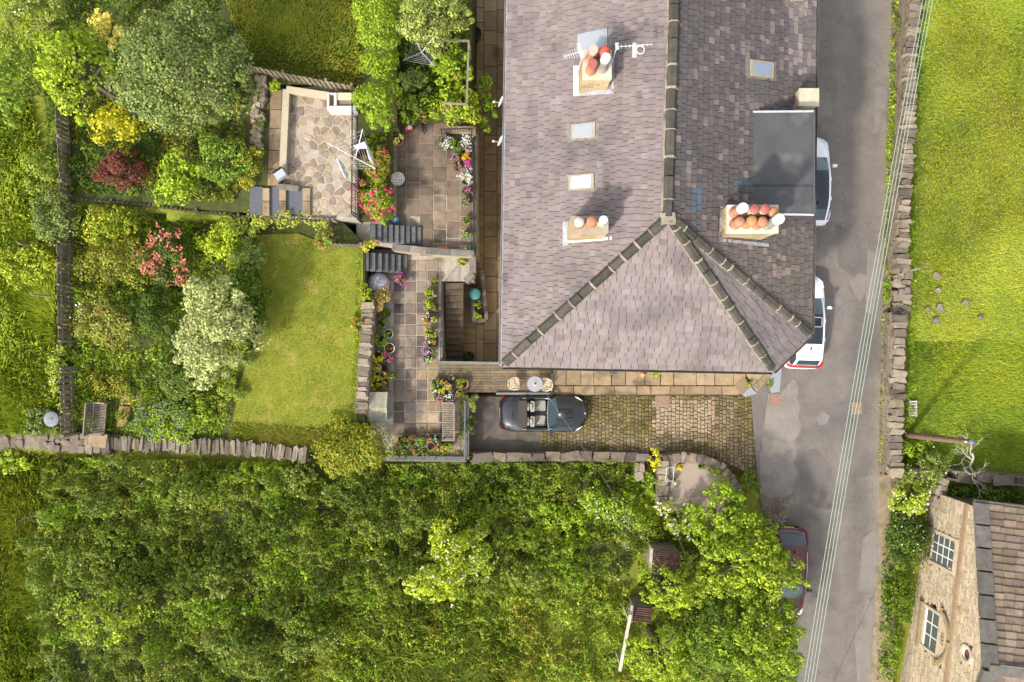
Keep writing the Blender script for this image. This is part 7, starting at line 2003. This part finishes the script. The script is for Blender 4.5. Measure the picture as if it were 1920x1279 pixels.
# ------------------------------------------------------------------ flower pots
POTM = dict(terra=M('pot_terracotta', (.40, .19, .09), .8, scale=7, col2=(.52, .28, .15)), white=M('pot_white', (.60, .58, .52), .6, var=.1), teal=M('pot_teal', (.10, .25, .25), .35, var=.2), dark=M('pot_dark', (.05, .05, .05), .6, var=.2),
            blue=M('pot_blue', (.02, .06, .40), .3, var=.2), brown=M('pot_brown', (.14, .075, .045), .7, var=.2), green=M('pot_green', (.10, .16, .09), .5, var=.2))
m_psoil = M('pot_soil', (.035, .025, .018), 1, var=.4, scale=20)
def pot_plant(label, px, py, z0, r_px, potk, pal, h=.35, flower=None, pr=None, ph=.3, L=.075, dens=1.0, name='flower_pot', W=None):
    """potted plant; r_px = radius of the pot rim in photo pixels"""
    SEED[0] += 1; g = np.random.default_rng(SEED[0])
    k = (CAM_H - z0 - ph) / FPX; r = r_px * k
    p = P(px, py, z0 + ph); b = np.array([p[0], p[1], z0])
    t = thing(name, label, 'flower pot', b)
    build('pot', lathe(b, [(r * .68, 0), (r * .92, ph * .86), (r * 1.02, ph * .86), (r * 1.02, ph), (r * .88, ph), (r * .86, ph * .84)], 18, cap=False), POTM[potk], t)
    build('soil', lathe(b + [0, 0, ph * .80], [(r * .9, 0), (r * .88, ph * .06)], 16), m_psoil, t)
    if pal:
        R = (pr or r * 1.05)
        V, C, cc = crown_arrays(b + [0, 0, ph + h * .25], (R, R, h * .7), pal, L, g, dens, nclump=10, clump=.42, W=W)
        V[:, 2] = np.maximum(V[:, 2], z0 + .05)
        link_leaves('foliage', V, C, t)
        if flower:
            n, size, fp = flower
            V, C = flowers_on(cc, n, size, fp, g, spread=R * .3, up=h * .25, cluster=2, csp=.03)
            link_leaves('blossom', V, C, t, PETAL)
    return t
WF, PF, MF, YF, OF, VF = [(.75, .74, .70)], [(.62, .10, .28), (.70, .25, .40)], [(.60, .03, .35), (.70, .06, .45)], [(.75, .55, .03)], [(.75, .28, .03)], [(.35, .15, .45), (.45, .25, .52)]
pp_ = pot_plant
# terrace, west border
pp_('tan dried hydrangea bush spilling over the grey furniture cover', 714, 562, 0, 10, 'brown', 'tan', .9, None, .52, .35, .11)
pp_('small bright blue pot under the tan hydrangea', 699, 577, 0, 7, 'blue', None, ph=.3)
pp_('black pot of dark ferns below the tan hydrangea', 724, 587, 0, 8, 'dark', 'mid', .2)
pp_('pot of upright dark leaves with lilac spikes', 714, 605, 0, 8, 'dark', 'mid', .55, (12, .05, VF), .33)
pp_('white rimmed pot overflowing with lime fern', 728, 626, 0, 9, 'white', 'bright', .3, None, .18)
pp_('leafy green fern beside the white rimmed pots', 714, 638, 0, 9, 'green', 'bright', .5, None, .36)
pp_('large white rimmed pot with red leaved lettuce', 730, 653, 0, 10, 'white', [(.25, .03, .02), (.08, .13, .02)], .15, None, .16)
pp_('yellow leaved shrub in a pot by the retaining wall', 708, 668, 0, 9, 'dark', 'yellow', .5, None, .30)
pp_('magenta flowering pot next to the yellow leaved shrub', 728, 671, 0, 8, 'dark', 'greygreen', .25, (14, .07, MF), .2)
pp_('white rimmed pot with yellow sprigs in the brown trough', 707, 690, .25, 8, 'white', 'lime', .25, (6, .05, YF), .17)
pp_('terracotta rimmed pot of seedlings in the brown trough', 716, 704, .25, 7.5, 'terra', [(.3, .14, .06), (.12, .14, .04)], .12)
pp_('yellow shrubby pot at the north end of the garden store', 704, 716, .1, 10, 'dark', 'yellow', .45, None, .38)
pp_('small dark pot tucked against the garden store', 720, 722, .25, 7, 'dark', 'olive', .2)
pp_('pot with green and orange sprigs beside the brown trough', 735, 705, 0, 7, 'dark', 'mid', .3, (5, .05, OF), .22)
t = thing('planting_trough', 'brown timber planting trough holding pots beside the garden store', 'trough', P(712, 706, 0))
a, b = P(697, 727, .3), P(727, 682, .3)
for (x0, y0, x1, y1) in ((a[0], a[1], b[0], a[1] + .03), (a[0], b[1] - .03, b[0], b[1]), (a[0], a[1] + .031, a[0] + .03, b[1] - .031), (b[0] - .03, a[1] + .031, b[0], b[1] - .031)): build('side_board', MB().add(*box(((x0 + x1) / 2, (y0 + y1) / 2, .14), (x1 - x0, y1 - y0, .28))), M('trough_brown', (.20, .10, .06), .8, var=.2), t)
build('soil', MB().add(*box(((a[0] + b[0]) / 2, (a[1] + b[1]) / 2, .11), (b[0] - a[0] - .07, b[1] - a[1] - .07, .22))), m_psoil, t)
# by the lower steps
pp_('pink geraniums in a turquoise watering pot by the lower slate steps', 752, 524, 0, 8, 'teal', 'mid', .3, (40, .07, MF), .27)
# terrace, east row along the stairwell
pp_('empty dark pot at the head of the stairwell railing', 815, 529, 0, 7, 'dark', 'olive', .06)
pp_('terracotta pot of fresh green lettuce', 805, 549, 0, 9, 'terra', 'lime', .22, None, .24)
pp_('pot with small white flowers against the stairwell railing', 815, 556, 0, 6, 'dark', 'greygreen', .2, (10, .05, WF), .14)
pp_('feathery yellow-green pot in the stairwell row', 803, 573, 0, 8, 'brown', 'lime', .4, None, .26, L=.1, W=.03)
pp_('small pot of grey foliage in the stairwell row', 815, 578, 0, 6, 'dark', 'greygreen', .2)
pp_('pot with red and white speckled leaves', 802, 599, 0, 7, 'terra', [(.3, .12, .06), (.14, .16, .04)], .2, (6, .05, WF), .18)
pp_('small lime potted succulent by the stairwell', 814, 599, 0, 5.5, 'white', 'lime', .12)
pp_('yellow flowering trailing pot in the stairwell row', 806, 624, 0, 8, 'brown', 'lime', .35, (10, .05, YF), .26)
pp_('white and pink flowering pot near the end of the stairwell', 802, 639, 0, 6.5, 'terra', 'mid', .2, (16, .055, [(.75, .72, .7), (.7, .3, .35)]), .17)
pp_('orange flowering pot near the end of the stairwell', 812, 642, 0, 5.5, 'dark', 'mid', .2, (12, .06, OF), .13)
pp_('lilac flowering pot near the end of the stairwell', 799, 656, 0, 7, 'white', 'greygreen', .15, (40, .06, VF), .17)
pp_('white rimmed pot of green succulents by the stairwell corner', 811, 657, 0, 6, 'white', 'mid', .12)
pp_('dark bowl of grey houseleeks at the stairwell corner', 803, 673, 0, 9, 'dark', [(.22, .24, .22), (.32, .34, .32), (.12, .15, .13)], .12, None, .2, .2)
# cluster at the deck
pp_('teal glazed pot in the cluster by the deck', 817, 717, 0, 7.5, 'teal', 'blue', .12)
pp_('small pot of orange tulips in the deck cluster', 829, 716, 0, 4, 'dark', 'mid', .2, (8, .07, OF), .1)
pp_('green glazed pot of lime moss in the deck cluster', 828, 729, 0, 8, 'green', 'yellow', .08)
pp_('large dark pot of mixed purple and lime leaves in the deck cluster', 845, 723, 0, 12, 'dark', [(.20, .24, .03), (.16, .07, .08), (.26, .2, .15)], .3, (6, .05, PF), .28)
pp_('big terracotta pot of heather at the corner of the deck', 868, 720, 0, 10, 'terra', 'olive', .2)
pp_('smaller terracotta pot below the big heather pot', 862, 738, .1, 7, 'terra', 'olive', .15)
pp_('white flowering pot at the edge of the deck cluster', 815, 731, 0, 6, 'dark', 'greygreen', .15, (16, .06, WF), .15)
pp_('pale blue bowl of pink flowers in the deck cluster', 822, 745, 0, 9, 'teal', 'olive', .2, (18, .06, PF), .22)
pp_('white petunia pot in the deck cluster', 841, 744, 0, 7, 'dark', 'dark', .2, (18, .07, WF), .2)
# south edge of the terrace
for (px, py, r, k, pal, h, lab) in ((752, 823, 6, 'terra', 'greygreen', .2, 'terracotta pot of sage at the west end of the south row'), (763, 822, 6, 'dark', 'olive', .2, 'square dark pot of thyme in the south row'), (775, 822, 6, 'terra', [(.2, .08, .07), (.1, .12, .04)], .2, 'pot of bronze leaves in the south row'),
    (803, 822, 6.5, 'brown', [(.3, .14, .1), (.2, .1, .07)], .15, 'brown pot of rust heather in the south row'), (818, 822, 7, 'dark', 'dark', .25, 'black pot with white petunias beside the long bench'), (753, 834, 6, 'dark', 'mid', .25, 'dark glossy potted laurel at the railing'),
    (768, 834, 7, 'brown', 'greygreen', .25, 'brown pot of grey lavender at the railing'), (790, 830, 10, 'teal', 'bright', .3, 'large teal pot of bright lettuce leaves at the railing'), (808, 837, 8, 'terra', None, .1, 'terracotta pot of bare soil at the railing'),
    (840, 838, 7, 'green', 'lime', .3, 'round clipped lime green box ball at the railing'), (825, 840, 7, 'terra', 'tan', .15, 'pot of straw coloured sedum at the railing'), (755, 848, 6, 'dark', 'bright', .25, 'small potted fern on the terrace edge'), (780, 848, 6, 'terra', [(.25, .1, .08), (.14, .15, .05)], .2, 'pot of red sedum on the terrace edge'), (797, 850, 6, 'dark', 'greygreen', .25, 'pot of white and grey houseleeks on the terrace edge')):
    pp_(lab, px, py, .0, r, k, pal, h, (10, .05, WF) if 'petunias' in lab else None)
canopy('terrace_border_plants', 'low green plants filling the border along the terrace railing', 'border plants', [(728, 838), (860, 842), (862, 745), (870, 745), (870, 858), (728, 857)], .0, .05, .45, 420, .09, ['mid', 'bright', 'greygreen', 'dark'], 80, 1.5)
plant('lavender_bush', 'grey-green lavender hanging over the drive from the terrace', 'shrub', 885, 755, 18, 18, -.7, 1.3, [(.15, .18, .08), (.19, .22, .11)], .2, 1.0, trunk=False, W=.025)
plant('lavender_bush', 'dark rosemary hanging down the terrace wall', 'shrub', 881, 800, 14, 26, -.7, 1.3, [(.06, .09, .04), (.09, .12, .05)], .14, 1.0, trunk=False, W=.03)
# upper patio east row
ups = [(832, 262, 9, 'dark', 'greygreen', .2, (10, .06, VF), 'violet flowering pot under the patio railing corner'), (838, 272, 9, 'dark', 'greygreen', .2, (50, .07, WF), 'big pot of white alyssum under the railing corner'), (852, 270, 9, 'green', 'mid', .3, None, 'leafy green pot under the railing corner'),
       (876, 266, 9, 'dark', 'greygreen', .2, (50, .07, WF), 'mound of white flowers at the corner of the patio railing'), (873, 281, 8, 'dark', 'greygreen', .2, (40, .06, [(.6, .42, .5)]), 'mauve flowering pot on the upper patio'), (860, 285, 7, 'dark', 'mid', .3, None, 'dark leafy pot behind the mauve flowers'),
       (858, 298, 9, 'dark', [(.13, .10, .10), (.10, .12, .05)], .3, (12, .05, VF), 'purple leaved pot in the upper patio row'), (874, 297, 7, 'terra', 'mid', .2, (36, .08, [(.78, .42, .02)]), 'bright orange marigold pot'), (857, 312, 8, 'dark', 'mid', .25, (24, .06, PF), 'pale pink flowering pot in the upper patio row'),
       (877, 310, 8, 'dark', 'mid', .25, (36, .07, MF), 'magenta flowering pot in the upper patio row'), (874, 335, 11, 'dark', 'greygreen', .25, (70, .07, WF), 'large mound of white flowers halfway along the patio railing'), (874, 358, 8, 'dark', 'dark', .25, (20, .06, PF), 'dusky pink flowering pot below the white mound'),
       (874, 378, 8, 'dark', 'mid', .25, (16, .05, VF), 'violet and green pot below the dusky pink flowers'), (875, 413, 7.5, 'terra', 'mid', .12, None, 'terracotta pot standing alone on the upper patio'), (874, 440, 8, 'dark', 'bright', .25, (14, .05, VF), 'green pot with lilac tips near the hose'), (877, 466, 5, 'blue', 'greygreen', .2, None, 'small blue pot at the patio wall'),
       (745, 262, 11, 'terra', [(.42, .36, .24), (.30, .28, .15), (.15, .17, .06)], .5, None, 'variegated cream and green pot near the patio gate')]
for (px, py, r, k, pal, h, fl, lab) in ups: pp_(lab, px, py, Z_UP, r, k, pal, h, fl, None, .3)
pp_('lime leaved pot on the stairwell landing', 867, 491, 0, 8, 'terra', 'lime', .3)
pp_('lime plant in the raised passage planter', 896, 572, -1.8, 5, 'brown', 'lime', .3, None, .2)
pp_('second lime plant at the low end of the raised passage planter', 898, 594, -1.8, 5, 'brown', 'lime', .3, None, .22)
pp_('large dark tub in the deep shade of the passage', 880, 668, Z_PASS, 10, 'green', 'dark', .2)
pp_('black grey tub beside the passage at the leafy end', 890, 62, Z_PASS + .0, 13, 'dark', None, ph=.6)
# gravel bed pots
for (px, py, lab, pal, fl) in ((1274, 876, 'dark pot of yellow pansies on the gravel bed', 'yellow', (10, .07, YF)), (1315, 874, 'small green pot on the gravel bed', 'mid', None), (1331, 878, 'terracotta pot of yellow-green herbs on the gravel bed', 'lime', None), (1262, 902, 'pot with a pink bloom on the gravel bed', 'olive', (3, .12, [(.7, .45, .45)]))):
    pp_(lab, px, py, .08, 6, 'brown' if 'dark' in lab else ('terra' if 'terra' in lab else 'green'), pal, .2, fl, .14, .22)
plant('weed_clump', 'green weeds at the road end of the curved bed wall', 'plant', 1405, 905, 22, 26, -.1, .6, 'mid', .11, 1.1, trunk=False)
plant('rockery_plant', 'low silvery cushion on the lower rockery', 'plant', 484, 232, 12, 20, 2.25, .35, 'greygreen', .08, 1.1, trunk=False, flower=(6, .05, PINK, dict(cluster=2)))
plant('hosta', 'leafy green hosta on the edge of the gravel bed', 'plant', 1346, 884, 12, 12, .08, .35, 'bright', .14, 1.0, trunk=False)
t = thing('plant_frame', 'pale green metal plant frame standing on the gravel bed', 'frame', P(1255, 885, .08))
fr = [P(1248, 902, .5), P(1250, 878, .5), P(1264, 876, .5), P(1262, 902, .5)]
for i in range(4): build('rail', tube([fr[i], fr[(i + 1) % 4]], .014, 6), M('pale_green_paint', (.50, .58, .50), .5), t)
for p in fr: build('leg', tube([p, [p[0], p[1], .05]], .012, 6), M('pale_green_paint', (1, 1, 1)), t)

# house side clutter on the path
t = thing('terracotta_ornament', 'terracotta bird ornament on the house path', 'ornament', P(1206, 703, .05)); q = P(1206, 702, .2)
build('body', lathe((q[0], q[1], .05), [(.06, 0), (.12, .08), (.10, .2), (.04, .28)], 12), POTM['terra'], t); build('tail', MB().add(*cbox((q[0] - .02, q[1] + .14, .2), (.06, .18, .05), .3)), POTM['terra'], t)
plant('house_wall_plant', 'lime plant growing at the foot of the house wall', 'plant', 1230, 700, 11, 10, .05, .5, 'lime', .1, 1.0, trunk=False)
plant('house_wall_plant', 'tiny green plant in the slate chippings', 'plant', 1404, 720, 6, 6, .05, .25, 'lime', .08, 1.0, trunk=False)
plant('house_wall_plant', 'small fern in the pale chippings at the house corner', 'plant', 1443, 722, 7, 7, .05, .25, 'bright', .08, 1.0, trunk=False)
t = thing('drain_grate', 'black drain grate set in the house path', 'drain', P(1150, 697, .05)); q = P(1150, 697, .06)
build('frame', MB().add(*box((q[0], q[1], .065), (.36, .28, .03))), m_pgrey, t)
for k in range(5): build('bar', MB().add(*box((q[0] - .13 + k * .065, q[1], .083), (.035, .24, .012))), m_blackp, t)
m_cover = M('rusty_cover', (.20, .12, .085), .8, scale=8, col2=(.28, .18, .13), bump=.3)
for (px, py, w, h, lab, z) in ((1453, 750, 22, 21, 'square brown inspection cover at the mouth of the drive', .055), (1607, 765, 18, 20, 'reddish utility cover in the road', .045), (1242, 752, 24, 18, 'rusty metal plate among the drive setts', -.24)):
    c = P(px, py, z); t = thing('inspection_cover', lab, 'cover', c)
    build('plate', MB().add(*box(c + [0, 0, .006], (S(w), S(h), .02))), m_cover, t); build('frame', MB().add(*box(c, (S(w) + .08, S(h) + .08, .022))), m_conc, t)
    for s_ in (-1, 1): build('key_hole', MB().add(*box(c + [s_ * S(w) * .35, 0, .017], (.05, .03, .004))), m_blackp, t)
# flags in the flower garden
t = thing('stepping_flags', 'lichened old stone flags set in the flower garden', 'flagstones', P(250, 755, 1.3))
for pts in ([(231, 722), (251, 724), (247, 760), (225, 757)], [(223, 760), (245, 762), (238, 800), (218, 800)], [(256, 730), (268, 731), (266, 752), (253, 750)], [(273, 732), (284, 733), (283, 752), (271, 750)]):
    g = piece(PL(pts, 1.42), 1.2, 1.42, .03); k = rf_.uniform(.9, 1.1); build('flagstone', MB().add(g[0], g[1], (k * 1.1, k * .92, k * .6)), m_flag, t)
# rockery stones
t = thing('rockery', 'pale stone rockery along the upper path', 'rockery', P(488, 220, 2.2))
for k in range(60):
    y = 145 + k * 2.3; x = 490 + rf_.uniform(-9, 8) - (y - 145) * .06; s = rf_.uniform(.14, .34); c = rf_.uniform(.9, 1.7)
    g = cbox(P(x, y, 2.25 + rf_.uniform(0, .12)), (s, s * rf_.uniform(.7, 1.1), .28), .3, .2, rf_.uniform(0, 3)); build('stone', MB().add(g[0], g[1], (c, c * .93, c * .88)), m_dry, t)
path2 = build('garden_path', prism(PL([(505, 165), (532, 165), (526, 350), (500, 350)], 2.21), 1.8, 2.205), m_bed, kind='structure')
y = 168.0
while y < 345:
    h_ = rf_.uniform(26, 44); o = (y - 168) * -.03
    g = piece(PL([(507 + o, y + .6), (529 + o, y + .6), (528 + o, min(y + h_, 348) - .6), (506 + o, min(y + h_, 348) - .6)], 2.24), 2.1, 2.24, .015); k = rf_.uniform(.75, 1.05); build('flagstone', MB().add(g[0], g[1], (k, k * .95, k * .95)), m_flag, path2); y += h_

# rusty roofed sheds under the roadside trees
m_rust = M('rusty_tin', (.085, .042, .03), .8, scale=6, detail=7, col2=(.15, .08, .06), big=((.06, .035, .028), 2, .58), bump=.3)
def shed(label, px0, py0, px1, py1, z, yaw, wl):
    a, b = P(px0, py1, z), P(px1, py0, z); c = (a + b) / 2; w, d = abs(b[0] - a[0]), abs(b[1] - a[1])
    t = thing('tin_shed', label, 'shed', (c[0], c[1], -1.2)); T = (rotz(yaw), np.array([c[0], c[1], 0]))
    g = box((0, 0, (z - 1.2) / 2 - .05), (w * .95, d * .95, z + 1.1)); build('wall', MB().add(xf(g[0], T), g[1]), m_stoneface, t)
    n = int(d / .09)
    for k in range(n):
        y = -d / 2 + (k + .5) * d / n; q = rf_.uniform(.8, 1.2)
        g = tube([(-w / 2, y, z), (w / 2, y, z + .08)], .045, 6); build('corrugation', MB().add(xf(g[0], T), g[1], (q, q, q)), m_rust, t)
    g = beam((-w / 2 - .05, -d / 2 - .05, z + .02), (-w / 2 - .05, d / 2 + .05, z + .02), .12, .12); build('verge_board', MB().add(xf(g[0], T), g[1]), M('pale_board', (.42, .38, .32), .9, var=.2), t)
    return t
shed('small shed with rusty corrugated roof near the gravel bed', 1222, 1032, 1274, 1074, 0.9, -.08, 1)
shed('lower shed with rusty corrugated roof half buried in leaves', 1186, 1138, 1222, 1166, 0.5, -.08, 1)
t = thing('boundary_board', 'long weathered pale board edging the lower shed', 'board', P(1172, 1200, -1))
build('plank', MB().add(*beam(P(1182, 1152, 1.0), P(1162, 1258, .6), .14, .08)), M('pale_board', (.42, .38, .32)), t)
for f_ in (.1, .9):
    p = lerp(P(1182, 1152, 1.0), P(1162, 1258, .6), f_); build('post', MB().add(*beam([p[0], p[1], -1.3], p - [0, 0, .04], .09)), M('pale_board', (1, 1, 1)), t)

# ------------------------------------------------------------------ telegraph pole, cables, dead trees, field bits
b = P(1700, 816, .2); tp_ = P(1822, 829, 5.0); tp_ = np.array([b[0] + (tp_[0] - b[0]), tp_[1], 5.0])
t = thing('telegraph_pole', 'brown timber telegraph pole by the end of the road wall', 'pole', b)
build('shaft', tube([b - [0, 0, .3], lerp(b, tp_, .5), tp_], [.15, .13, .11], 12), M('creosoted_timber', (.13, .075, .05), .85, scale=6, col2=(.20, .13, .095), bump=.3), t)
build('cap', lathe(tp_, [(.12, 0), (.13, .04), (.03, .1)], 10), M('grey_cap_metal', (.12, .13, .16), .5, var=.2), t)
build('bracket', MB().add(*box(tp_ + [0, 0, -.25], (.36, .08, .08))), M('grey_cap_metal', (1, 1, 1)), t)
for s_ in (-.15, .15): build('insulator', lathe(tp_ + [s_, 0, -.2], [(.03, 0), (.045, .05), (.03, .11)], 8), m_whitec, t)
m_cable = M('pale_cable', (.30, .38, .29), .6, var=.1)
ca, cb = P(1738, -20, 7.0), P(1509, 1300, 7.0)
d_ = nrm((cb - ca)[:2]); nn_ = np.array([-d_[1], d_[0], 0])
for k in range(4):
    o = nn_ * (k - 1.5) * .125
    far0, far1 = ca - np.array([*d_, 0]) * 14, cb + np.array([*d_, 0]) * 14
    pts = [lerp(far0, far1, s_) + o + [0, 0, .9 * (2 * s_ - 1) ** 2 - .0] for s_ in np.linspace(0, 1, 21)]
    tag(build('overhead_cable', tube(pts, .011, 5), m_cable), 'pale green overhead cable, one of four parallel lines above the road', 'cable', 'overhead cables along the road')
m_wire = M('dark_wire', (.05, .05, .05), .6)
tag(build('telephone_wire', tube([P(1196, 700, 5.2), P(1192, 815, 4.6) , P(1285, 1040, 4.5), P(1345, 1160, 5.4), P(1392, 1290, 6.5)], .008, 4), m_wire), 'thin dark telephone wire sagging over the brambles from the house', 'wire')
tag(build('telephone_wire', tube([P(1650, 1088, 6.5), P(1560, 1285, 6.8), P(1520, 1390, 7)], .010, 4), m_wire), 'thin dark wire crossing the road by the cottage', 'wire')
tag(build('telephone_wire', tube([P(990, 688, 5.3), P(1060, 790, 4.6), P(1120, 880, 4.6), P(1240, 1060, 5.6)], .005, 4), M('pale_wire', (.16, .15, .13), .6)), 'thin pale wire running from the house over the parked convertible', 'wire')

def dead_tree(name, label, base, seeds, L0, r0, lean, depth=5, spread=.7, mat=None):
    g = np.random.default_rng(seeds); t = thing(name, label, 'dead tree', base); mbt, mbb = MB(), MB()
    def grow(p, d, L, r, k):
        path = [p]; dd = d
        for i in range(4):
            dd = nrm(dd + g.normal(size=3) * .22); path.append(path[-1] + dd * L / 4)
        (mbt if k == depth else mbb).add(*tube(path, list(np.linspace(r, r * .62, 5)), 6 if k > 2 else 4))
        if k > 0:
            for _ in range(2 if g.random() < .6 else 3): grow(path[g.integers(2, 5)], nrm(dd + g.normal(size=3) * spread), L * g.uniform(.6, .85), r * .55, k - 1)
    grow(np.asarray(base, float) - [0, 0, .1], nrm(lean), L0, r0, depth)
    build('trunk', mbt, mat or m_paleb, t); build('branches', mbb, mat or m_paleb, t)
    return t
dead_tree('bare_tree', 'pale bare dead tree reaching over the field wall beside the telegraph pole', P(1783, 897, .1), 12, 1.15, .10, (.35, .35, .9), 5, .62)
dead_tree('dead_bush', 'grey dead branches poking out of the bramble thicket near the drive', P(1160, 985, -.9), 5, .9, .05, (.1, .5, .8), 5, .8)
dead_tree('dead_bush', 'bare twigs lying at the field end of the thicket', P(75, 985, 1.3), 9, .6, .03, (-.6, .2, .6), 4, .7, M('dead_grey', (.26, .22, .18), .9))
dead_tree('dead_bush', 'bleached twigs at the foot of the lime sapling', P(110, 1250, 1.2), 10, .7, .03, (.3, -.1, .8), 4, .6)
g_ = np.random.default_rng(3)
t = thing('dead_bush', 'round brown tangle of dead twigs at the road edge above the maroon car', 'dead bush', P(1458, 955, 0)); mb = MB(); c = P(1458, 955, .6)
for k in range(230):
    d = rand_unit(1, g_)[0]; d[2] = abs(d[2]) * .6; p0 = c + rand_unit(1, g_)[0] * np.array([.6, .6, .3]) * g_.random(); p1 = p0 + d * g_.uniform(.3, .6); p1 = c + (p1 - c) * min(1, .95 / max(np.linalg.norm(p1 - c), .01))
    p0[2] = max(p0[2], .05); p1[2] = max(p1[2], .08)
    mb.add(*tube([p0, lerp(p0, p1, .5) + g_.normal(size=3) * .06, p1], [.014, .011, .006], 4))
build('twigs', mb, M('dry_twig', (.26, .20, .14), .9, var=.3), t)
build('stem', tube([P(1458, 955, -.1), c], [.05, .03], 6), M('dry_twig', (1, 1, 1)), t)
t = thing('pallet', 'small white pallet lying in the field behind the road wall', 'pallet', P(1712, 765, .2)); q = P(1712, 766, .3)
for k in range(6): build('slat', MB().add(*box((q[0], q[1] - .32 + k * .13, .34), (.34, .07, .03))), M('pallet_pale', (.55, .50, .44), .85, var=.1), t)
for s_ in (-.14, .14): build('bearer', MB().add(*box((q[0] + s_, q[1], .27), (.06, .75, .10))), M('pallet_pale', (1, 1, 1)), t)
for i, (px, py, s_, lab) in enumerate(((1752, 517, .42, 'largest pale boulder fallen into the field by the wall gap'), (1758, 577, .40, 'flat grey stone in the grass below the wall gap'), (1751, 600, .36, 'leaning pale stone at the end of the fallen stones'), (1806, 567, .30, 'small lone stone among the buttercups'), (1836, 596, .28, 'farthest small stone out in the buttercups'), (1737, 580, .26, 'mossy stone close to the rebuilt road wall'), (1755, 545, .28, 'rounded stone between the boulder and the flat stone'))):
    c = at_ground(px, py); t = thing('field_stone', lab, 'stone', c); k = g_.uniform(.7, 1.0)
    g = cbox(c + [0, 0, .02], (s_ * .8, s_ * .62, .34), .3, .25, g_.uniform(0, 3)); build('stone', MB().add(g[0], g[1], (k, k, k)), m_dry, t)
    g = cbox(c + [s_ * .5, -s_ * .3, .0], (s_ * .5, s_ * .4, .16), .3, .2, g_.uniform(0, 3)); build('chip', MB().add(g[0], g[1], (k, k, k)), m_dry, t)
t = thing('fallen_branch', 'dry fallen branch over the wall gap', 'branch', P(1715, 505, .6)); build('stick', tube([P(1706, 508, .6), P(1720, 504, .7), P(1742, 498, .5)], [.05, .04, .02], 6), m_wood, t); build('twig', tube([P(1722, 504, .68), P(1730, 509, .6)], [.02, .008], 5), m_wood, t)
